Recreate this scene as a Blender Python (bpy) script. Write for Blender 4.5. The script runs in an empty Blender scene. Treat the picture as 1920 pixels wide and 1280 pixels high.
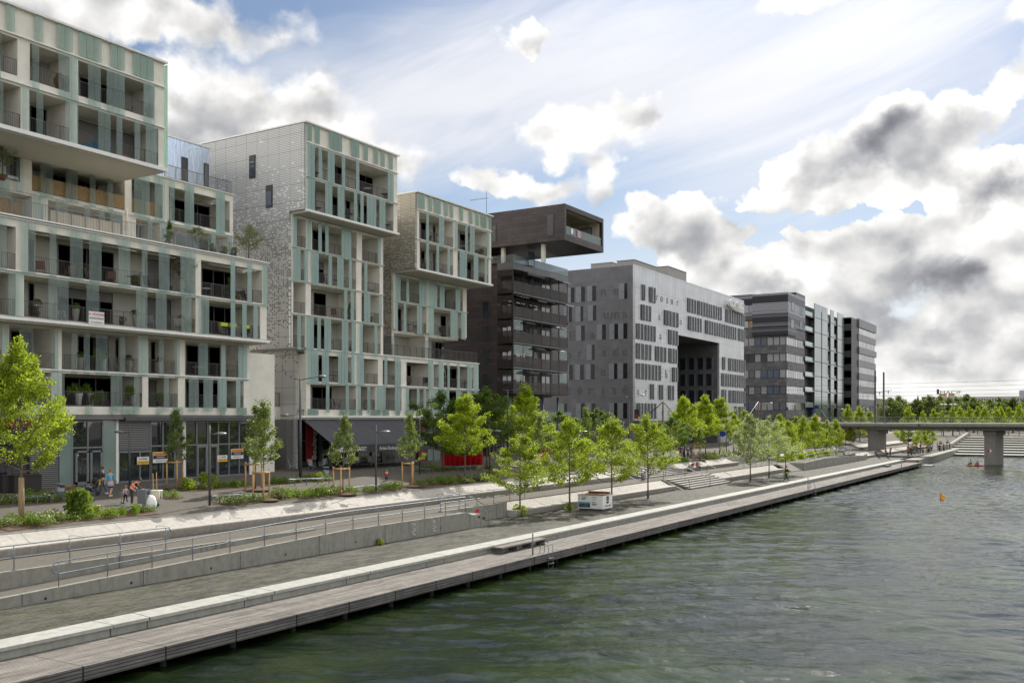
import bpy, bmesh, math, random
from math import sin, cos, pi, radians, atan2, sqrt
from mathutils import Vector, Matrix
random.seed(7)
scn = bpy.context.scene
COL = scn.collection
# ---------------- camera ----------------
F = 1810.0; HZ = 785.0; AY = math.atan(1105.0/F); SA, CA = sin(AY), cos(AY); CH = 8.5
cd = bpy.data.cameras.new("camera"); cam = bpy.data.objects.new("camera", cd); COL.objects.link(cam)
cam.location = (0, 0, CH); cam.rotation_euler = (pi/2, 0, AY)
cd.sensor_width = 36; cd.lens = F/1920*36; cd.shift_y = (HZ-640)/1920; cd.clip_end = 4000; cd.clip_start = 0.5
scn.camera = cam
# ---------------- sun and sky ----------------
SUN_EL = radians(38); SUN_AZ = radians(-13)     # azimuth from +Y, negative towards -X
sdir = Vector((sin(SUN_AZ)*cos(SUN_EL), cos(SUN_AZ)*cos(SUN_EL), sin(SUN_EL)))
sl = bpy.data.lights.new("sun", 'SUN'); sl.energy = 4.9; sl.angle = radians(0.6); sl.color = (1, .95, .87)
so = bpy.data.objects.new("sun", sl); COL.objects.link(so)
so.rotation_euler = sdir.to_track_quat('Z', 'Y').to_euler()
scn.view_settings.view_transform = 'Standard'; scn.view_settings.look = 'None'
scn.view_settings.exposure = 0.27; scn.view_settings.gamma = 1.0
scn.cycles.max_bounces = 5; scn.cycles.diffuse_bounces = 3; scn.cycles.glossy_bounces = 3; scn.cycles.transmission_bounces = 2; scn.cycles.transparent_max_bounces = 14
scn.cycles.sample_clamp_direct = 2.6; scn.cycles.use_adaptive_sampling = True; scn.cycles.adaptive_threshold = .02
scn.cycles.caustics_reflective = False; scn.cycles.caustics_refractive = False
scn.cycles.sample_clamp_indirect = 3
world = bpy.data.worlds.new("World"); scn.world = world; world.use_nodes = True

class NT:
    """small node-tree writer"""
    def __init__(s, tree): s.t = tree; s.n = tree.nodes; s.l = tree.links
    def new(s, typ, **kw):
        n = s.n.new(typ)
        for k, v in kw.items():
            if k == 'inp':
                for a, b in v.items():
                    if hasattr(b, 'is_linked'): s.l.new(b, n.inputs[a])
                    else: n.inputs[a].default_value = b
            else: setattr(n, k, v)
        return n
    def m(s, op, a, b=0.0, c=0.0, clamp=False):
        n = s.n.new('ShaderNodeMath'); n.operation = op; n.use_clamp = clamp
        for i, v in enumerate((a, b, c)):
            if hasattr(v, 'is_linked'): s.l.new(v, n.inputs[i])
            else: n.inputs[i].default_value = v
        return n.outputs[0]
    def ramp(s, fac, stops, interp='LINEAR'):
        n = s.n.new('ShaderNodeValToRGB'); n.color_ramp.interpolation = interp
        e = n.color_ramp.elements
        while len(e) < len(stops): e.new(0.5)
        for i, (p, c) in enumerate(stops):
            e[i].position = p; e[i].color = (c, c, c, 1) if isinstance(c, (int, float)) else (*c, 1)
        s.l.new(fac, n.inputs[0]); return n.outputs[0]
    def sstep(s, v, a, b):
        n = s.n.new('ShaderNodeMapRange'); n.interpolation_type = 'SMOOTHSTEP'
        s.l.new(v, n.inputs[0]); n.inputs[1].default_value = a; n.inputs[2].default_value = b
        return n.outputs[0]
    def mix(s, fac, a, b, bt='MIX'):
        n = s.n.new('ShaderNodeMix'); n.data_type = 'RGBA'; n.blend_type = bt
        for i, v in ((0, fac), (6, a), (7, b)):
            if hasattr(v, 'is_linked'): s.l.new(v, n.inputs[i])
            else: n.inputs[i].default_value = v if isinstance(v, (int, float)) else ((*v, 1) if len(v) == 3 else v)
        return n.outputs[2]

def build_sky():
    t = NT(world.node_tree); t.n.clear()
    out = t.new('ShaderNodeOutputWorld'); bg = t.new('ShaderNodeBackground'); t.l.new(bg.outputs[0], out.inputs[0])
    sky = t.new('ShaderNodeTexSky', sky_type='NISHITA', sun_disc=False, sun_elevation=SUN_EL, sun_rotation=SUN_AZ,
                air_density=1.0, dust_density=0.5, ozone_density=2.5)
    tc = t.new('ShaderNodeTexCoord'); sp = t.new('ShaderNodeSeparateXYZ'); t.l.new(tc.outputs['Generated'], sp.inputs[0])
    x, y, z = sp.outputs
    az = t.m('ARCTAN2', x, y)              # radians, 0 = +Y, positive to +X
    hyp = t.m('SQRT', t.m('ADD', t.m('MULTIPLY', x, x), t.m('MULTIPLY', y, y)))
    el = t.m('ARCTAN2', z, hyp)
    # cylindrical sky coordinates in degrees/10
    A = t.m('MULTIPLY', az, 5.7296); E = t.m('MULTIPLY', el, 5.7296)
    cv = t.new('ShaderNodeCombineXYZ'); t.l.new(A, cv.inputs[0]); t.l.new(E, cv.inputs[1])
    P = cv.outputs[0]
    def noise(vec, sc, det, rough=.55, dist=0.0, off=(0, 0, 0), scale3=(1, 1, 1)):
        mp = t.new('ShaderNodeMapping'); t.l.new(vec, mp.inputs[0]); mp.inputs['Location'].default_value = off
        mp.inputs['Scale'].default_value = scale3
        n = t.new('ShaderNodeTexNoise', inp={'Scale': sc, 'Detail': det, 'Roughness': rough, 'Distortion': dist})
        t.l.new(mp.outputs[0], n.inputs['Vector']); return n.outputs['Fac']
    def ell(px, py, rx, ry):
        """ellipse centred on photograph pixel direction -> (a0,e0,ra,re)"""
        def ae(qx, qy):
            u = (qx-960)/F; v = (HZ-qy)/F
            X = u*CA-SA; Y = u*SA+CA
            return atan2(X, Y)*5.7296, atan2(v, sqrt(X*X+Y*Y))*5.7296
        a0, e0 = ae(px, py); a1, _ = ae(px+rx, py); _, e1 = ae(px, py-ry)
        return a0, e0, abs(a1-a0), abs(e1-e0)
    CL = SKY_CLOUDS
    wn = t.new('ShaderNodeTexNoise', inp={'Scale': 1.7, 'Detail': 5.0, 'Roughness': .6}); t.l.new(P, wn.inputs['Vector'])
    ws = t.new('ShaderNodeSeparateXYZ'); t.l.new(wn.outputs['Color'], ws.inputs[0])
    Aw = t.m('ADD', A, t.m('MULTIPLY', t.m('SUBTRACT', ws.outputs[0], .5), .9))
    Ew = t.m('ADD', E, t.m('MULTIPLY', t.m('SUBTRACT', ws.outputs[1], .5), .6))
    dens = None; dark = None
    for (px, py, rx, ry, k) in CL:
        a0, e0, ra, re = ell(px, py, rx, ry)
        dx = t.m('MULTIPLY', t.m('SUBTRACT', Aw, a0), 1/ra); dy = t.m('MULTIPLY', t.m('SUBTRACT', Ew, e0), 1/re)
        r2 = t.m('ADD', t.m('MULTIPLY', dx, dx), t.m('MULTIPLY', dy, dy))
        d = t.m('MULTIPLY', t.m('SUBTRACT', 1.0, t.m('SQRT', r2)), k)
        dens = d if dens is None else t.m('SMOOTH_MAX', dens, d, .15)
    for (px, py, rx, ry, k) in SKY_DARK:
        a0, e0, ra, re = ell(px, py, rx, ry)
        dx = t.m('MULTIPLY', t.m('SUBTRACT', Aw, a0), 1/ra); dy = t.m('MULTIPLY', t.m('SUBTRACT', Ew, e0), 1/re)
        r2 = t.m('ADD', t.m('MULTIPLY', dx, dx), t.m('MULTIPLY', dy, dy))
        d = t.m('MULTIPLY', t.m('SUBTRACT', 1.0, t.m('SQRT', r2)), k)
        dark = d if dark is None else t.m('MAXIMUM', dark, d)
    # rest of the sky dome (out of frame): generic cloud field
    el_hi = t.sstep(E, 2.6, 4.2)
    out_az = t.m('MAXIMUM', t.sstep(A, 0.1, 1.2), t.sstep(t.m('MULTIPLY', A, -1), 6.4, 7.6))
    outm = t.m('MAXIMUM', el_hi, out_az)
    gen = noise(P, .55, 4, .5, 0, (3.3, 9.1, 0), (1, 1.7, 1))
    genf = t.m('MULTIPLY', t.m('SUBTRACT', gen, .36), 3.2)
    dens = t.m('MAXIMUM', dens, t.m('ADD', genf, t.m('MULTIPLY', t.m('SUBTRACT', outm, 1), 3)))
    # billowy detail
    n1 = noise(P, 1.6, 8, .54, .1, (1.7, 4.2, 0), (1, 1.3, 1))
    n1u = noise(P, 1.6, 4, .5, .1, (1.7-.04, 4.2+.20, 0), (1, 1.3, 1)); n1l = noise(P, 1.6, 4, .5, .1, (1.7, 4.2, 0), (1, 1.3, 1))
    vadd = t.new('ShaderNodeVectorMath', operation='ADD'); t.l.new(P, vadd.inputs[0])
    vs = t.new('ShaderNodeVectorMath', operation='SCALE'); t.l.new(wn.outputs['Color'], vs.inputs[0]); vs.inputs['Scale'].default_value = .45
    t.l.new(vs.outputs[0], vadd.inputs[1])
    def voro(sc, off):
        mp = t.new('ShaderNodeMapping'); t.l.new(vadd.outputs[0], mp.inputs[0]); mp.inputs['Location'].default_value = off
        v = t.new('ShaderNodeTexVoronoi', feature='SMOOTH_F1', inp={'Scale': sc, 'Smoothness': .5}); t.l.new(mp.outputs[0], v.inputs['Vector']); return v.outputs['Distance']
    v1 = voro(4.2, (0, 0, 0)); v1u = voro(4.2, (-.02, .07, 0)); v2 = voro(10.0, (3, 1, 0))
    puff = t.m('SUBTRACT', t.m('SUBTRACT', .50, v1), t.m('MULTIPLY', v2, .30))
    nn = t.m('ADD', t.m('MULTIPLY', t.m('SUBTRACT', n1, .5), 1.3), t.m('MULTIPLY', puff, .6))
    field = t.m('ADD', dens, nn)
    soft = noise(P, .9, 2, .5, 0, (8, 3, 0))
    wd = t.m('ADD', .14, t.m('MULTIPLY', t.sstep(soft, .38, .66), .70))
    alpha = t.sstep(t.m('DIVIDE', t.m('SUBTRACT', field, -.13), wd, clamp=True), 0.0, 1.0)
    # light: thick middles and bases in soft shade, relief of the billows lit from above
    core = t.sstep(t.m('ADD', dens, t.m('MULTIPLY', t.m('SUBTRACT', n1l, .5), .7)), .15, 1.15)
    dk = t.sstep(t.m('ADD', dark, t.m('ADD', t.m('MULTIPLY', t.m('SUBTRACT', n1l, .5), .55), t.m('MULTIPLY', t.m('SUBTRACT', n1, .5), .25))), -.15, .85)
    relief = t.m('ADD', t.m('MULTIPLY', t.m('SUBTRACT', n1l, n1u), .95), t.m('MULTIPLY', t.m('SUBTRACT', v1u, v1), .5))
    lum = t.m('SUBTRACT', 1.04, t.m('MULTIPLY', core, .11))
    lum = t.m('SUBTRACT', lum, t.m('MULTIPLY', dk, .27))
    lum = t.m('ADD', lum, relief)
    lum = t.m('MAXIMUM', t.m('MINIMUM', lum, 1.08), .5)
    ccol = t.mix(t.sstep(lum, .5, 1.0), (.88, .91, 1.0), (1, .99, .97))
    cl = t.new('ShaderNodeVectorMath', operation='SCALE'); t.l.new(ccol, cl.inputs[0])
    t.l.new(t.m('MULTIPLY', t.m('MULTIPLY', lum, lum), SKY_CW), cl.inputs['Scale'])
    # high thin cirrus sheet, streaked
    rot = t.new('ShaderNodeMapping'); t.l.new(P, rot.inputs[0]); rot.inputs['Rotation'].default_value = (0, 0, radians(-17))
    c1 = noise(rot.outputs[0], .5, 6, .55, .6, (5, 2.1, 0), (.45, 2.4, 1))
    c2 = noise(rot.outputs[0], 1.1, 7, .6, .9, (2, 7, 0), (.5, 2.6, 1))
    cir = t.m('ADD', t.m('MULTIPLY', c1, .65), t.m('MULTIPLY', c2, .35))
    band = None
    for (px, py, rx, ry, k) in SKY_VEIL:
        a0, e0, ra, re = ell(px, py, rx, ry)
        dx = t.m('MULTIPLY', t.m('SUBTRACT', A, a0), 1/ra); dy = t.m('MULTIPLY', t.m('SUBTRACT', E, e0), 1/re)
        d = t.m('MULTIPLY', t.m('SUBTRACT', 1.0, t.m('SQRT', t.m('ADD', t.m('MULTIPLY', dx, dx), t.m('MULTIPLY', dy, dy)))), k)
        band = d if band is None else t.m('SMOOTH_MAX', band, d, .3)
    ca = t.sstep(t.m('ADD', t.m('MULTIPLY', t.m('SUBTRACT', cir, .5), 3.8), band), -.55, .85)
    hb = t.sstep(E, 1.45, .2)            # milky air near the horizon
    ca = t.m('MAXIMUM', ca, t.m('MULTIPLY', hb, .85))
    lb = noise(P, 1.3, 6, .6, .5, (4, 1, 0), (.55, 3.2, 1))      # flat bars of cloud low over the horizon
    lbs = t.sstep(lb, .36, .64)
    # blue sky
    skb = t.new('ShaderNodeVectorMath', operation='SCALE'); t.l.new(sky.outputs[0], skb.inputs[0]); skb.inputs['Scale'].default_value = SKY_K
    veil = t.new('ShaderNodeVectorMath', operation='SCALE'); veil.inputs[0].default_value = (.76, .765, .80)
    t.l.new(t.m('SUBTRACT', t.m('ADD', .86, t.m('ADD', t.m('MULTIPLY', c2, .2), t.m('MULTIPLY', t.m('MULTIPLY', lbs, hb), .30))), t.m('MULTIPLY', hb, .22)), veil.inputs['Scale'])
    s1 = t.mix(t.m('MULTIPLY', ca, .92), skb.outputs[0], veil.outputs[0])
    s2 = t.mix(alpha, s1, cl.outputs[0])
    # sky outside the frame is brightened, added as fill light for the facades
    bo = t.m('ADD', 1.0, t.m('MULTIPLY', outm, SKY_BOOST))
    # thin cloud glows round the hidden sun disc
    ds = t.new('ShaderNodeVectorMath', operation='DOT_PRODUCT'); t.l.new(tc.outputs['Generated'], ds.inputs[0]); ds.inputs[1].default_value = tuple(sdir)
    glow = t.m('POWER', t.m('MAXIMUM', ds.outputs['Value'], 0.0), 26.0)
    bo = t.m('ADD', bo, t.m('MULTIPLY', glow, .55))
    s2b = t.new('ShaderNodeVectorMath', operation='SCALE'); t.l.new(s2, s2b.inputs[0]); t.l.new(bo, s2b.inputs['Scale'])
    gl = t.sstep(E, -.3, 0.0)
    s3 = t.mix(gl, (.12, .12, .11), s2b.outputs[0])
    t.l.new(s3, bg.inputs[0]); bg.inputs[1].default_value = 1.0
SKY_CW = .78
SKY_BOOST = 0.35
SKY_K = 0.072
SKY_CLOUDS = [(430, 200, 210, 120, 1.6), (550, 230, 170, 110, 1.5), (630, 300, 120, 110, 1.4), (340, 220, 150, 120, 1.4), (400, 300, 260, 90, 1.3), (745, 315, 55, 70, .8), (300, 35, 290, 75, 1.5), (60, 10, 240, 90, 1.2),
              (985, 62, 62, 40, .6), (1090, 225, 160, 62, .95), (1130, 310, 50, 90, .75), (975, 335, 120, 30, .8), (1195, 215, 80, 52, .7),
              (1690, 262, 225, 105, 1.6), (1560, 300, 140, 62, 1.2), (1830, 335, 115, 90, 1.3), (1620, 340, 230, 45, 1.1), (1690, 490, 200, 88, 1.5), (1860, 560, 180, 140, 1.4), (1560, 460, 70, 50, .9),
              (1270, 440, 120, 70, 1.3), (1350, 500, 130, 60, 1.2), (1440, 530, 130, 60, 1.2), (1700, 640, 340, 70, 1.3), (1850, 690, 280, 50, 1.1), (1540, 600, 180, 70, 1.2), (1650, 720, 320, 45, 1.0), (1900, 500, 120, 60, 1.0), (1900, 620, 220, 100, 1.3),
              (1410, 430, 40, 18, .5), (1490, 8, 95, 38, .7), (1900, 110, 70, 65, .9), (1900, 10, 70, 26, .6)]
SKY_DARK = [(1660, 250, 210, 80, .95), (1855, 355, 80, 65, .8), (1700, 555, 200, 60, 1.0), (1440, 555, 70, 40, .55), (1270, 470, 110, 36, .6), (430, 285, 240, 60, .22), (150, 60, 260, 45, .3),
            (1770, 668, 260, 42, .6), (1680, 480, 140, 40, .35), (1600, 650, 170, 34, .5)]
SKY_VEIL = [(1350, 190, 760, 220, 1.35), (860, 190, 420, 80, .8), (1600, 100, 560, 240, 1.1), (900, 260, 420, 120, .6)]
build_sky()

# ---------------- picture <-> place ----------------
def zprof(L):
    pts = [(27.1, .785), (30, .785), (30.01, 1.2), (38.2, 1.2), (38.3, 2.2), (42.9, 2.2), (44.1, 3.16), (50, 3.72), (60, 4.0), (400, 4.0)]
    if L <= pts[0][0]: return pts[0][1]
    for (a, za), (b, zb) in zip(pts, pts[1:]):
        if L <= b: return za+(zb-za)*(L-a)/(b-a)
    return pts[-1][1]
def ray(px): u = (px-960)/F; return u*CA-SA, u*SA+CA       # per unit depth
def G(px, py, z=None):
    """point of the ground seen at a pixel of the photograph"""
    dx, dy = ray(px); k = (py-HZ)/F
    if z is not None: d = (CH-z)/k; return Vector((dx*d, dy*d, z))
    d = 10.0
    while d < 600:
        zz = CH-k*d; L = -dx*d
        if L > 27.1 and zz <= zprof(L): break
        d += .05
    return Vector((dx*d, dy*d, zprof(-dx*d)))
def YP(px, L):
    dx, dy = ray(px); return dy*L/(-dx)
def XP(px, Y):
    dx, dy = ray(px); return dx*Y/dy
def depth(x, y): return -x*SA+y*CA
def ZP(py, x, y): return CH-(py-HZ)/F*depth(x, y)

# ---------------- mesh helpers ----------------
class MB:
    def __init__(s): s.v = []; s.f = []; s.mi = []; s.sm = []
    def quad(s, a, b, c, d, m=0):
        i = len(s.v); s.v += [tuple(a), tuple(b), tuple(c), tuple(d)]; s.f.append((i, i+1, i+2, i+3)); s.mi.append(m); s.sm.append(False); return s
    def box(s, x0, x1, y0, y1, z0, z1, m=0):
        if x0 > x1: x0, x1 = x1, x0
        if y0 > y1: y0, y1 = y1, y0
        if z0 > z1: z0, z1 = z1, z0
        i = len(s.v)
        s.v += [(x0, y0, z0), (x1, y0, z0), (x1, y1, z0), (x0, y1, z0), (x0, y0, z1), (x1, y0, z1), (x1, y1, z1), (x0, y1, z1)]
        for f in ((0, 3, 2, 1), (4, 5, 6, 7), (0, 1, 5, 4), (1, 2, 6, 5), (2, 3, 7, 6), (3, 0, 4, 7)):
            s.f.append(tuple(i+k for k in f)); s.mi.append(m); s.sm.append(False)
        return s
    def obox(s, c, dx, dy, h, ang, m=0, taper=1.0):
        """box centred on c (bottom), rotated about z"""
        ca, sa = cos(ang), sin(ang); i = len(s.v)
        for z, k in ((0, 1.0), (h, taper)):
            for a, b in ((-1, -1), (1, -1), (1, 1), (-1, 1)):
                x, y = a*dx/2*k, b*dy/2*k; s.v.append((c[0]+x*ca-y*sa, c[1]+x*sa+y*ca, c[2]+z))
        for f in ((0, 3, 2, 1), (4, 5, 6, 7), (0, 1, 5, 4), (1, 2, 6, 5), (2, 3, 7, 6), (3, 0, 4, 7)):
            s.f.append(tuple(i+k for k in f)); s.mi.append(m); s.sm.append(False)
        return s
    def tube(s, pts, r, n=6, m=0, caps=True, smooth=True):
        pts = [Vector(p) for p in pts]; rs = r if isinstance(r, (list, tuple)) else [r]*len(pts)
        i0 = len(s.v); up = None
        for k, p in enumerate(pts):
            d = (pts[min(k+1, len(pts)-1)]-pts[max(k-1, 0)])
            if d.length < 1e-9: d = Vector((0, 0, 1))
            d.normalize()
            if up is None: up = d.orthogonal().normalized()
            up = (up-d*up.dot(d))
            if up.length < 1e-6: up = d.orthogonal()
            up.normalize(); w = d.cross(up)
            for j in range(n):
                a = 2*pi*j/n; q = p+(up*cos(a)+w*sin(a))*rs[k]; s.v.append(tuple(q))
        for k in range(len(pts)-1):
            for j in range(n):
                a = i0+k*n+j; b = i0+k*n+(j+1) % n
                s.f.append((a, b, b+n, a+n)); s.mi.append(m); s.sm.append(smooth)
        if caps:
            s.f.append(tuple(i0+j for j in range(n))[::-1]); s.mi.append(m); s.sm.append(False)
            e = i0+(len(pts)-1)*n; s.f.append(tuple(e+j for j in range(n))); s.mi.append(m); s.sm.append(False)
        return s
    def lathe(s, c, prof, n=10, m=0, smooth=True):
        """prof: list of (r,z) from bottom to top"""
        i0 = len(s.v)
        for r, z in prof:
            for j in range(n):
                a = 2*pi*j/n; s.v.append((c[0]+r*cos(a), c[1]+r*sin(a), c[2]+z))
        for k in range(len(prof)-1):
            for j in range(n):
                a = i0+k*n+j; b = i0+k*n+(j+1) % n
                s.f.append((a, b, b+n, a+n)); s.mi.append(m); s.sm.append(smooth)
        s.f.append(tuple(i0+j for j in range(n))[::-1]); s.mi.append(m); s.sm.append(False)
        e = i0+(len(prof)-1)*n; s.f.append(tuple(e+j for j in range(n))); s.mi.append(m); s.sm.append(False)
        return s
    def blob(s, c, rx, ry, rz, m=0, n=8, rings=6, tilt=None):
        i0 = len(s.v); c = Vector(c)
        for k in range(1, rings):
            t = pi*k/rings
            for j in range(n):
                a = 2*pi*j/n; q = Vector((rx*sin(t)*cos(a), ry*sin(t)*sin(a), -rz*cos(t)))
                if tilt is not None: q = tilt @ q
                s.v.append(tuple(c+q))
        b0 = Vector((0, 0, -rz)); t0 = Vector((0, 0, rz))
        if tilt is not None: b0 = tilt @ b0; t0 = tilt @ t0
        s.v.append(tuple(c+b0)); s.v.append(tuple(c+t0)); ib = len(s.v)-2; it = len(s.v)-1
        for k in range(rings-2):
            for j in range(n):
                a = i0+k*n+j; b = i0+k*n+(j+1) % n; s.f.append((a, b, b+n, a+n)); s.mi.append(m); s.sm.append(True)
        e = i0+(rings-2)*n
        for j in range(n):
            s.f.append((ib, i0+(j+1) % n, i0+j)); s.mi.append(m); s.sm.append(True)
            s.f.append((it, e+j, e+(j+1) % n)); s.mi.append(m); s.sm.append(True)
        return s
    def prism(s, poly, axis, a, b, m=0):
        """extrude a 2D polygon; axis 'y': poly in (x,z); axis 'x': poly in (y,z); axis 'z': poly in (x,y)"""
        n = len(poly); i = len(s.v)
        for t in (a, b):
            for (p, q) in poly:
                s.v.append((p, t, q) if axis == 'y' else (t, p, q) if axis == 'x' else (p, q, t))
        s.f.append(tuple(range(i, i+n))); s.f.append(tuple(range(i+2*n-1, i+n-1, -1))); s.mi += [m, m]; s.sm += [False, False]
        for k in range(n):
            k2 = (k+1) % n; s.f.append((i+k, i+n+k, i+n+k2, i+k2)); s.mi.append(m); s.sm.append(False)
        return s
    def add(s, o, m=None):
        i = len(s.v); s.v += o.v; s.f += [tuple(k+i for k in f) for f in o.f]; s.mi += (o.mi if m is None else [m]*len(o.mi)); s.sm += o.sm; return s
    def mesh(s, name, mats, fix=True):
        me = bpy.data.meshes.new(name); me.from_pydata(s.v, [], s.f)
        for mt in (mats if isinstance(mats, (list, tuple)) else [mats]): me.materials.append(mt)
        me.polygons.foreach_set('material_index', s.mi); me.polygons.foreach_set('use_smooth', s.sm)
        if fix:
            bm = bmesh.new(); bm.from_mesh(me); bmesh.ops.recalc_face_normals(bm, faces=bm.faces[:]); bm.to_mesh(me); bm.free()
        me.update(); return me
    def build(s, name, mats, parent=None, fix=True):
        o = bpy.data.objects.new(name, s.mesh(name, mats, fix)); COL.objects.link(o)
        if parent is not None: o.parent = parent
        return o
def tag(o, label=None, cat=None, group=None, kind=None):
    if label: o['label'] = label
    if cat: o['category'] = cat
    if group: o['group'] = group
    if kind: o['kind'] = kind
    return o
def struct(name, mb, mat): return tag(mb.build(name, mat), kind='structure')
def empty(name, loc, rz=0, sc=1):
    o = bpy.data.objects.new(name, None); o.location = loc; o.rotation_euler = (0, 0, rz); o.scale = (sc,)*3 if not isinstance(sc, tuple) else sc
    o.empty_display_size = .2; COL.objects.link(o); return o
def kids(o): return [c for c in COL.objects if c.parent == o]
_kids = {}
def copy_tree(o, parent=None):
    c = o.copy(); COL.objects.link(c); c.parent = parent
    if o not in _kids: _kids[o] = kids(o)
    for k in _kids[o]: copy_tree(k, c)
    return c
def text_mb(txt, size, mat_i=0, ext=.01, align='LEFT', font=None, sx=1.0):
    """lettering as mesh in the local xy plane"""
    cu = bpy.data.curves.new('t', 'FONT'); cu.body = txt; cu.size = size; cu.extrude = ext; cu.align_x = align; cu.resolution_u = 3
    o = bpy.data.objects.new('t', cu); COL.objects.link(o)
    bpy.context.view_layer.update()
    dg = bpy.context.evaluated_depsgraph_get(); me = bpy.data.meshes.new_from_object(o.evaluated_get(dg))
    mb = MB(); mb.v = [(v.co.x*sx, v.co.y, v.co.z) for v in me.vertices]; mb.f = [tuple(p.vertices) for p in me.polygons]
    mb.mi = [mat_i]*len(mb.f); mb.sm = [False]*len(mb.f)
    bpy.data.objects.remove(o); bpy.data.meshes.remove(me); bpy.data.curves.remove(cu); return mb
def xf(mb, M):
    mb.v = [tuple(M @ Vector(v)) for v in mb.v]; return mb
def face_x(mb, x, y, z):      # text facing +X, reading along +Y
    mb.v = [(x+v[2], y+v[0], z+v[1]) for v in mb.v]; return mb
def face_my(mb, x, y, z):     # text facing -Y, reading along +X
    mb.v = [(x+v[0], y-v[2], z+v[1]) for v in mb.v]; return mb
# ---------------- materials ----------------
MATS = {}
def mat(name, col=(.5, .5, .5), rough=.7, metal=0.0, spec=.5, nscale=0, namt=.15, bump=0.0, bscale=None, coord='Object', stretch=(1, 1, 1), emit=None, stain=0):
    m = bpy.data.materials.new(name); m.use_nodes = True; t = NT(m.node_tree); b = t.n['Principled BSDF']
    b.inputs['Base Color'].default_value = (*col, 1); b.inputs['Roughness'].default_value = rough; b.inputs['Metallic'].default_value = metal
    b.inputs['Specular IOR Level'].default_value = spec
    tc = t.new('ShaderNodeTexCoord'); mp = t.new('ShaderNodeMapping'); t.l.new(tc.outputs[coord], mp.inputs[0]); mp.inputs['Scale'].default_value = stretch
    c = None
    if nscale:
        n = t.new('ShaderNodeTexNoise', inp={'Scale': nscale, 'Detail': 6.0, 'Roughness': .6}); t.l.new(mp.outputs[0], n.inputs['Vector'])
        lo = tuple(x*(1-namt) for x in col); hi = tuple(min(1, x*(1+namt)) for x in col)
        c = t.mix(t.sstep(n.outputs['Fac'], .3, .7), lo, hi)
        if stain:
            n2 = t.new('ShaderNodeTexNoise', inp={'Scale': nscale*.23, 'Detail': 8.0, 'Roughness': .65}); t.l.new(mp.outputs[0], n2.inputs['Vector'])
            c = t.mix(t.m('MULTIPLY', t.sstep(n2.outputs['Fac'], .5, .68), stain), c, tuple(x*.55 for x in col))
        t.l.new(c, b.inputs['Base Color'])
    if bump:
        n = t.new('ShaderNodeTexNoise', inp={'Scale': bscale or nscale or 10, 'Detail': 4.0}); t.l.new(mp.outputs[0], n.inputs['Vector'])
        bp = t.new('ShaderNodeBump', inp={'Strength': bump, 'Distance': .02}); t.l.new(n.outputs['Fac'], bp.inputs['Height']); t.l.new(bp.outputs[0], b.inputs['Normal'])
    if emit: b.inputs['Emission Color'].default_value = (*emit[0], 1); b.inputs['Emission Strength'].default_value = emit[1]
    MATS[name] = m; m['nt'] = 0
    return m
def principled(name, rough=.7, metal=0):
    m = bpy.data.materials.new(name); m.use_nodes = True; t = NT(m.node_tree); b = t.n['Principled BSDF']
    b.inputs['Roughness'].default_value = rough; b.inputs['Metallic'].default_value = metal; MATS[name] = m
    if rough >= .75: b.inputs['Specular IOR Level'].default_value = .12
    tc = t.new('ShaderNodeTexCoord'); sp = t.new('ShaderNodeSeparateXYZ'); t.l.new(tc.outputs['Object'], sp.inputs[0])
    return m, t, b, tc.outputs['Object'], sp.outputs
def comb(t, x, y, z=0.0):
    n = t.new('ShaderNodeCombineXYZ')
    for i, v in enumerate((x, y, z)):
        if hasattr(v, 'is_linked'): t.l.new(v, n.inputs[i])
        else: n.inputs[i].default_value = v
    return n.outputs[0]
def nz(t, vec, sc, det=5.0, rough=.6, dist=0.0):
    n = t.new('ShaderNodeTexNoise', inp={'Scale': sc, 'Detail': det, 'Roughness': rough, 'Distortion': dist}); t.l.new(vec, n.inputs['Vector']); return n.outputs['Fac']
def wn2(t, vec, c=False):
    n = t.new('ShaderNodeTexWhiteNoise'); n.noise_dimensions = '3D'; t.l.new(vec, n.inputs['Vector']); return n.outputs['Color' if c else 'Value']

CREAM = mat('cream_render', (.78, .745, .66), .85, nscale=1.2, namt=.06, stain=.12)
CREAMD = mat('shaded_loggia_render', (.47, .45, .395), .85, nscale=1.0, namt=.05)  # darker cream: shade behind the glass strips is put into the colour
WHITE = mat('white_metal_edge', (.80, .79, .76), .6, nscale=3, namt=.05)
WHITEP = mat('white_paint', (.78, .78, .76), .5)
RAILM = mat('dark_railing', (.10, .095, .09), .5, .3)
STEEL = mat('galvanised_steel', (.20, .23, .26), .45, .6, nscale=9, namt=.12)
DKGREY = mat('dark_grey_metal', (.085, .088, .095), .45, .4)
MIDGREY = mat('grey_aluminium', (.22, .23, .24), .45, .5)
FRAME = mat('dark_window_frame', (.05, .05, .055), .5)
SHUT = mat('grey_roller_shutter', (.16, .155, .15), .6)
BLACK = mat('black_plastic', (.02, .02, .022), .5)
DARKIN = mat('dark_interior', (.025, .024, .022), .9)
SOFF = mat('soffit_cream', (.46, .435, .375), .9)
RED = mat('red_plastic', (.62, .015, .02), .4)
REDD = mat('dark_red', (.22, .012, .015), .5)
ORANGE = mat('orange_vest', (.95, .16, .01), .6)
YEL = mat('yellow_board', (.85, .50, .02), .5)
ORB = mat('orange_board', (.85, .30, .02), .5)
WOODS = mat('stake_wood', (.50, .30, .12), .75, nscale=14, namt=.25, stretch=(1, 1, .15))
BARK = mat('tree_bark', (.13, .105, .075), .9, nscale=18, namt=.35, bump=.6, stretch=(1, 1, .3))
BARKB = mat('wrapped_trunk', (.33, .24, .13), .9, nscale=14, namt=.2, stretch=(1, 1, .2))
SOIL = mat('bark_mulch', (.11, .06, .035), .95, nscale=30, namt=.5, bump=.8)
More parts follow.
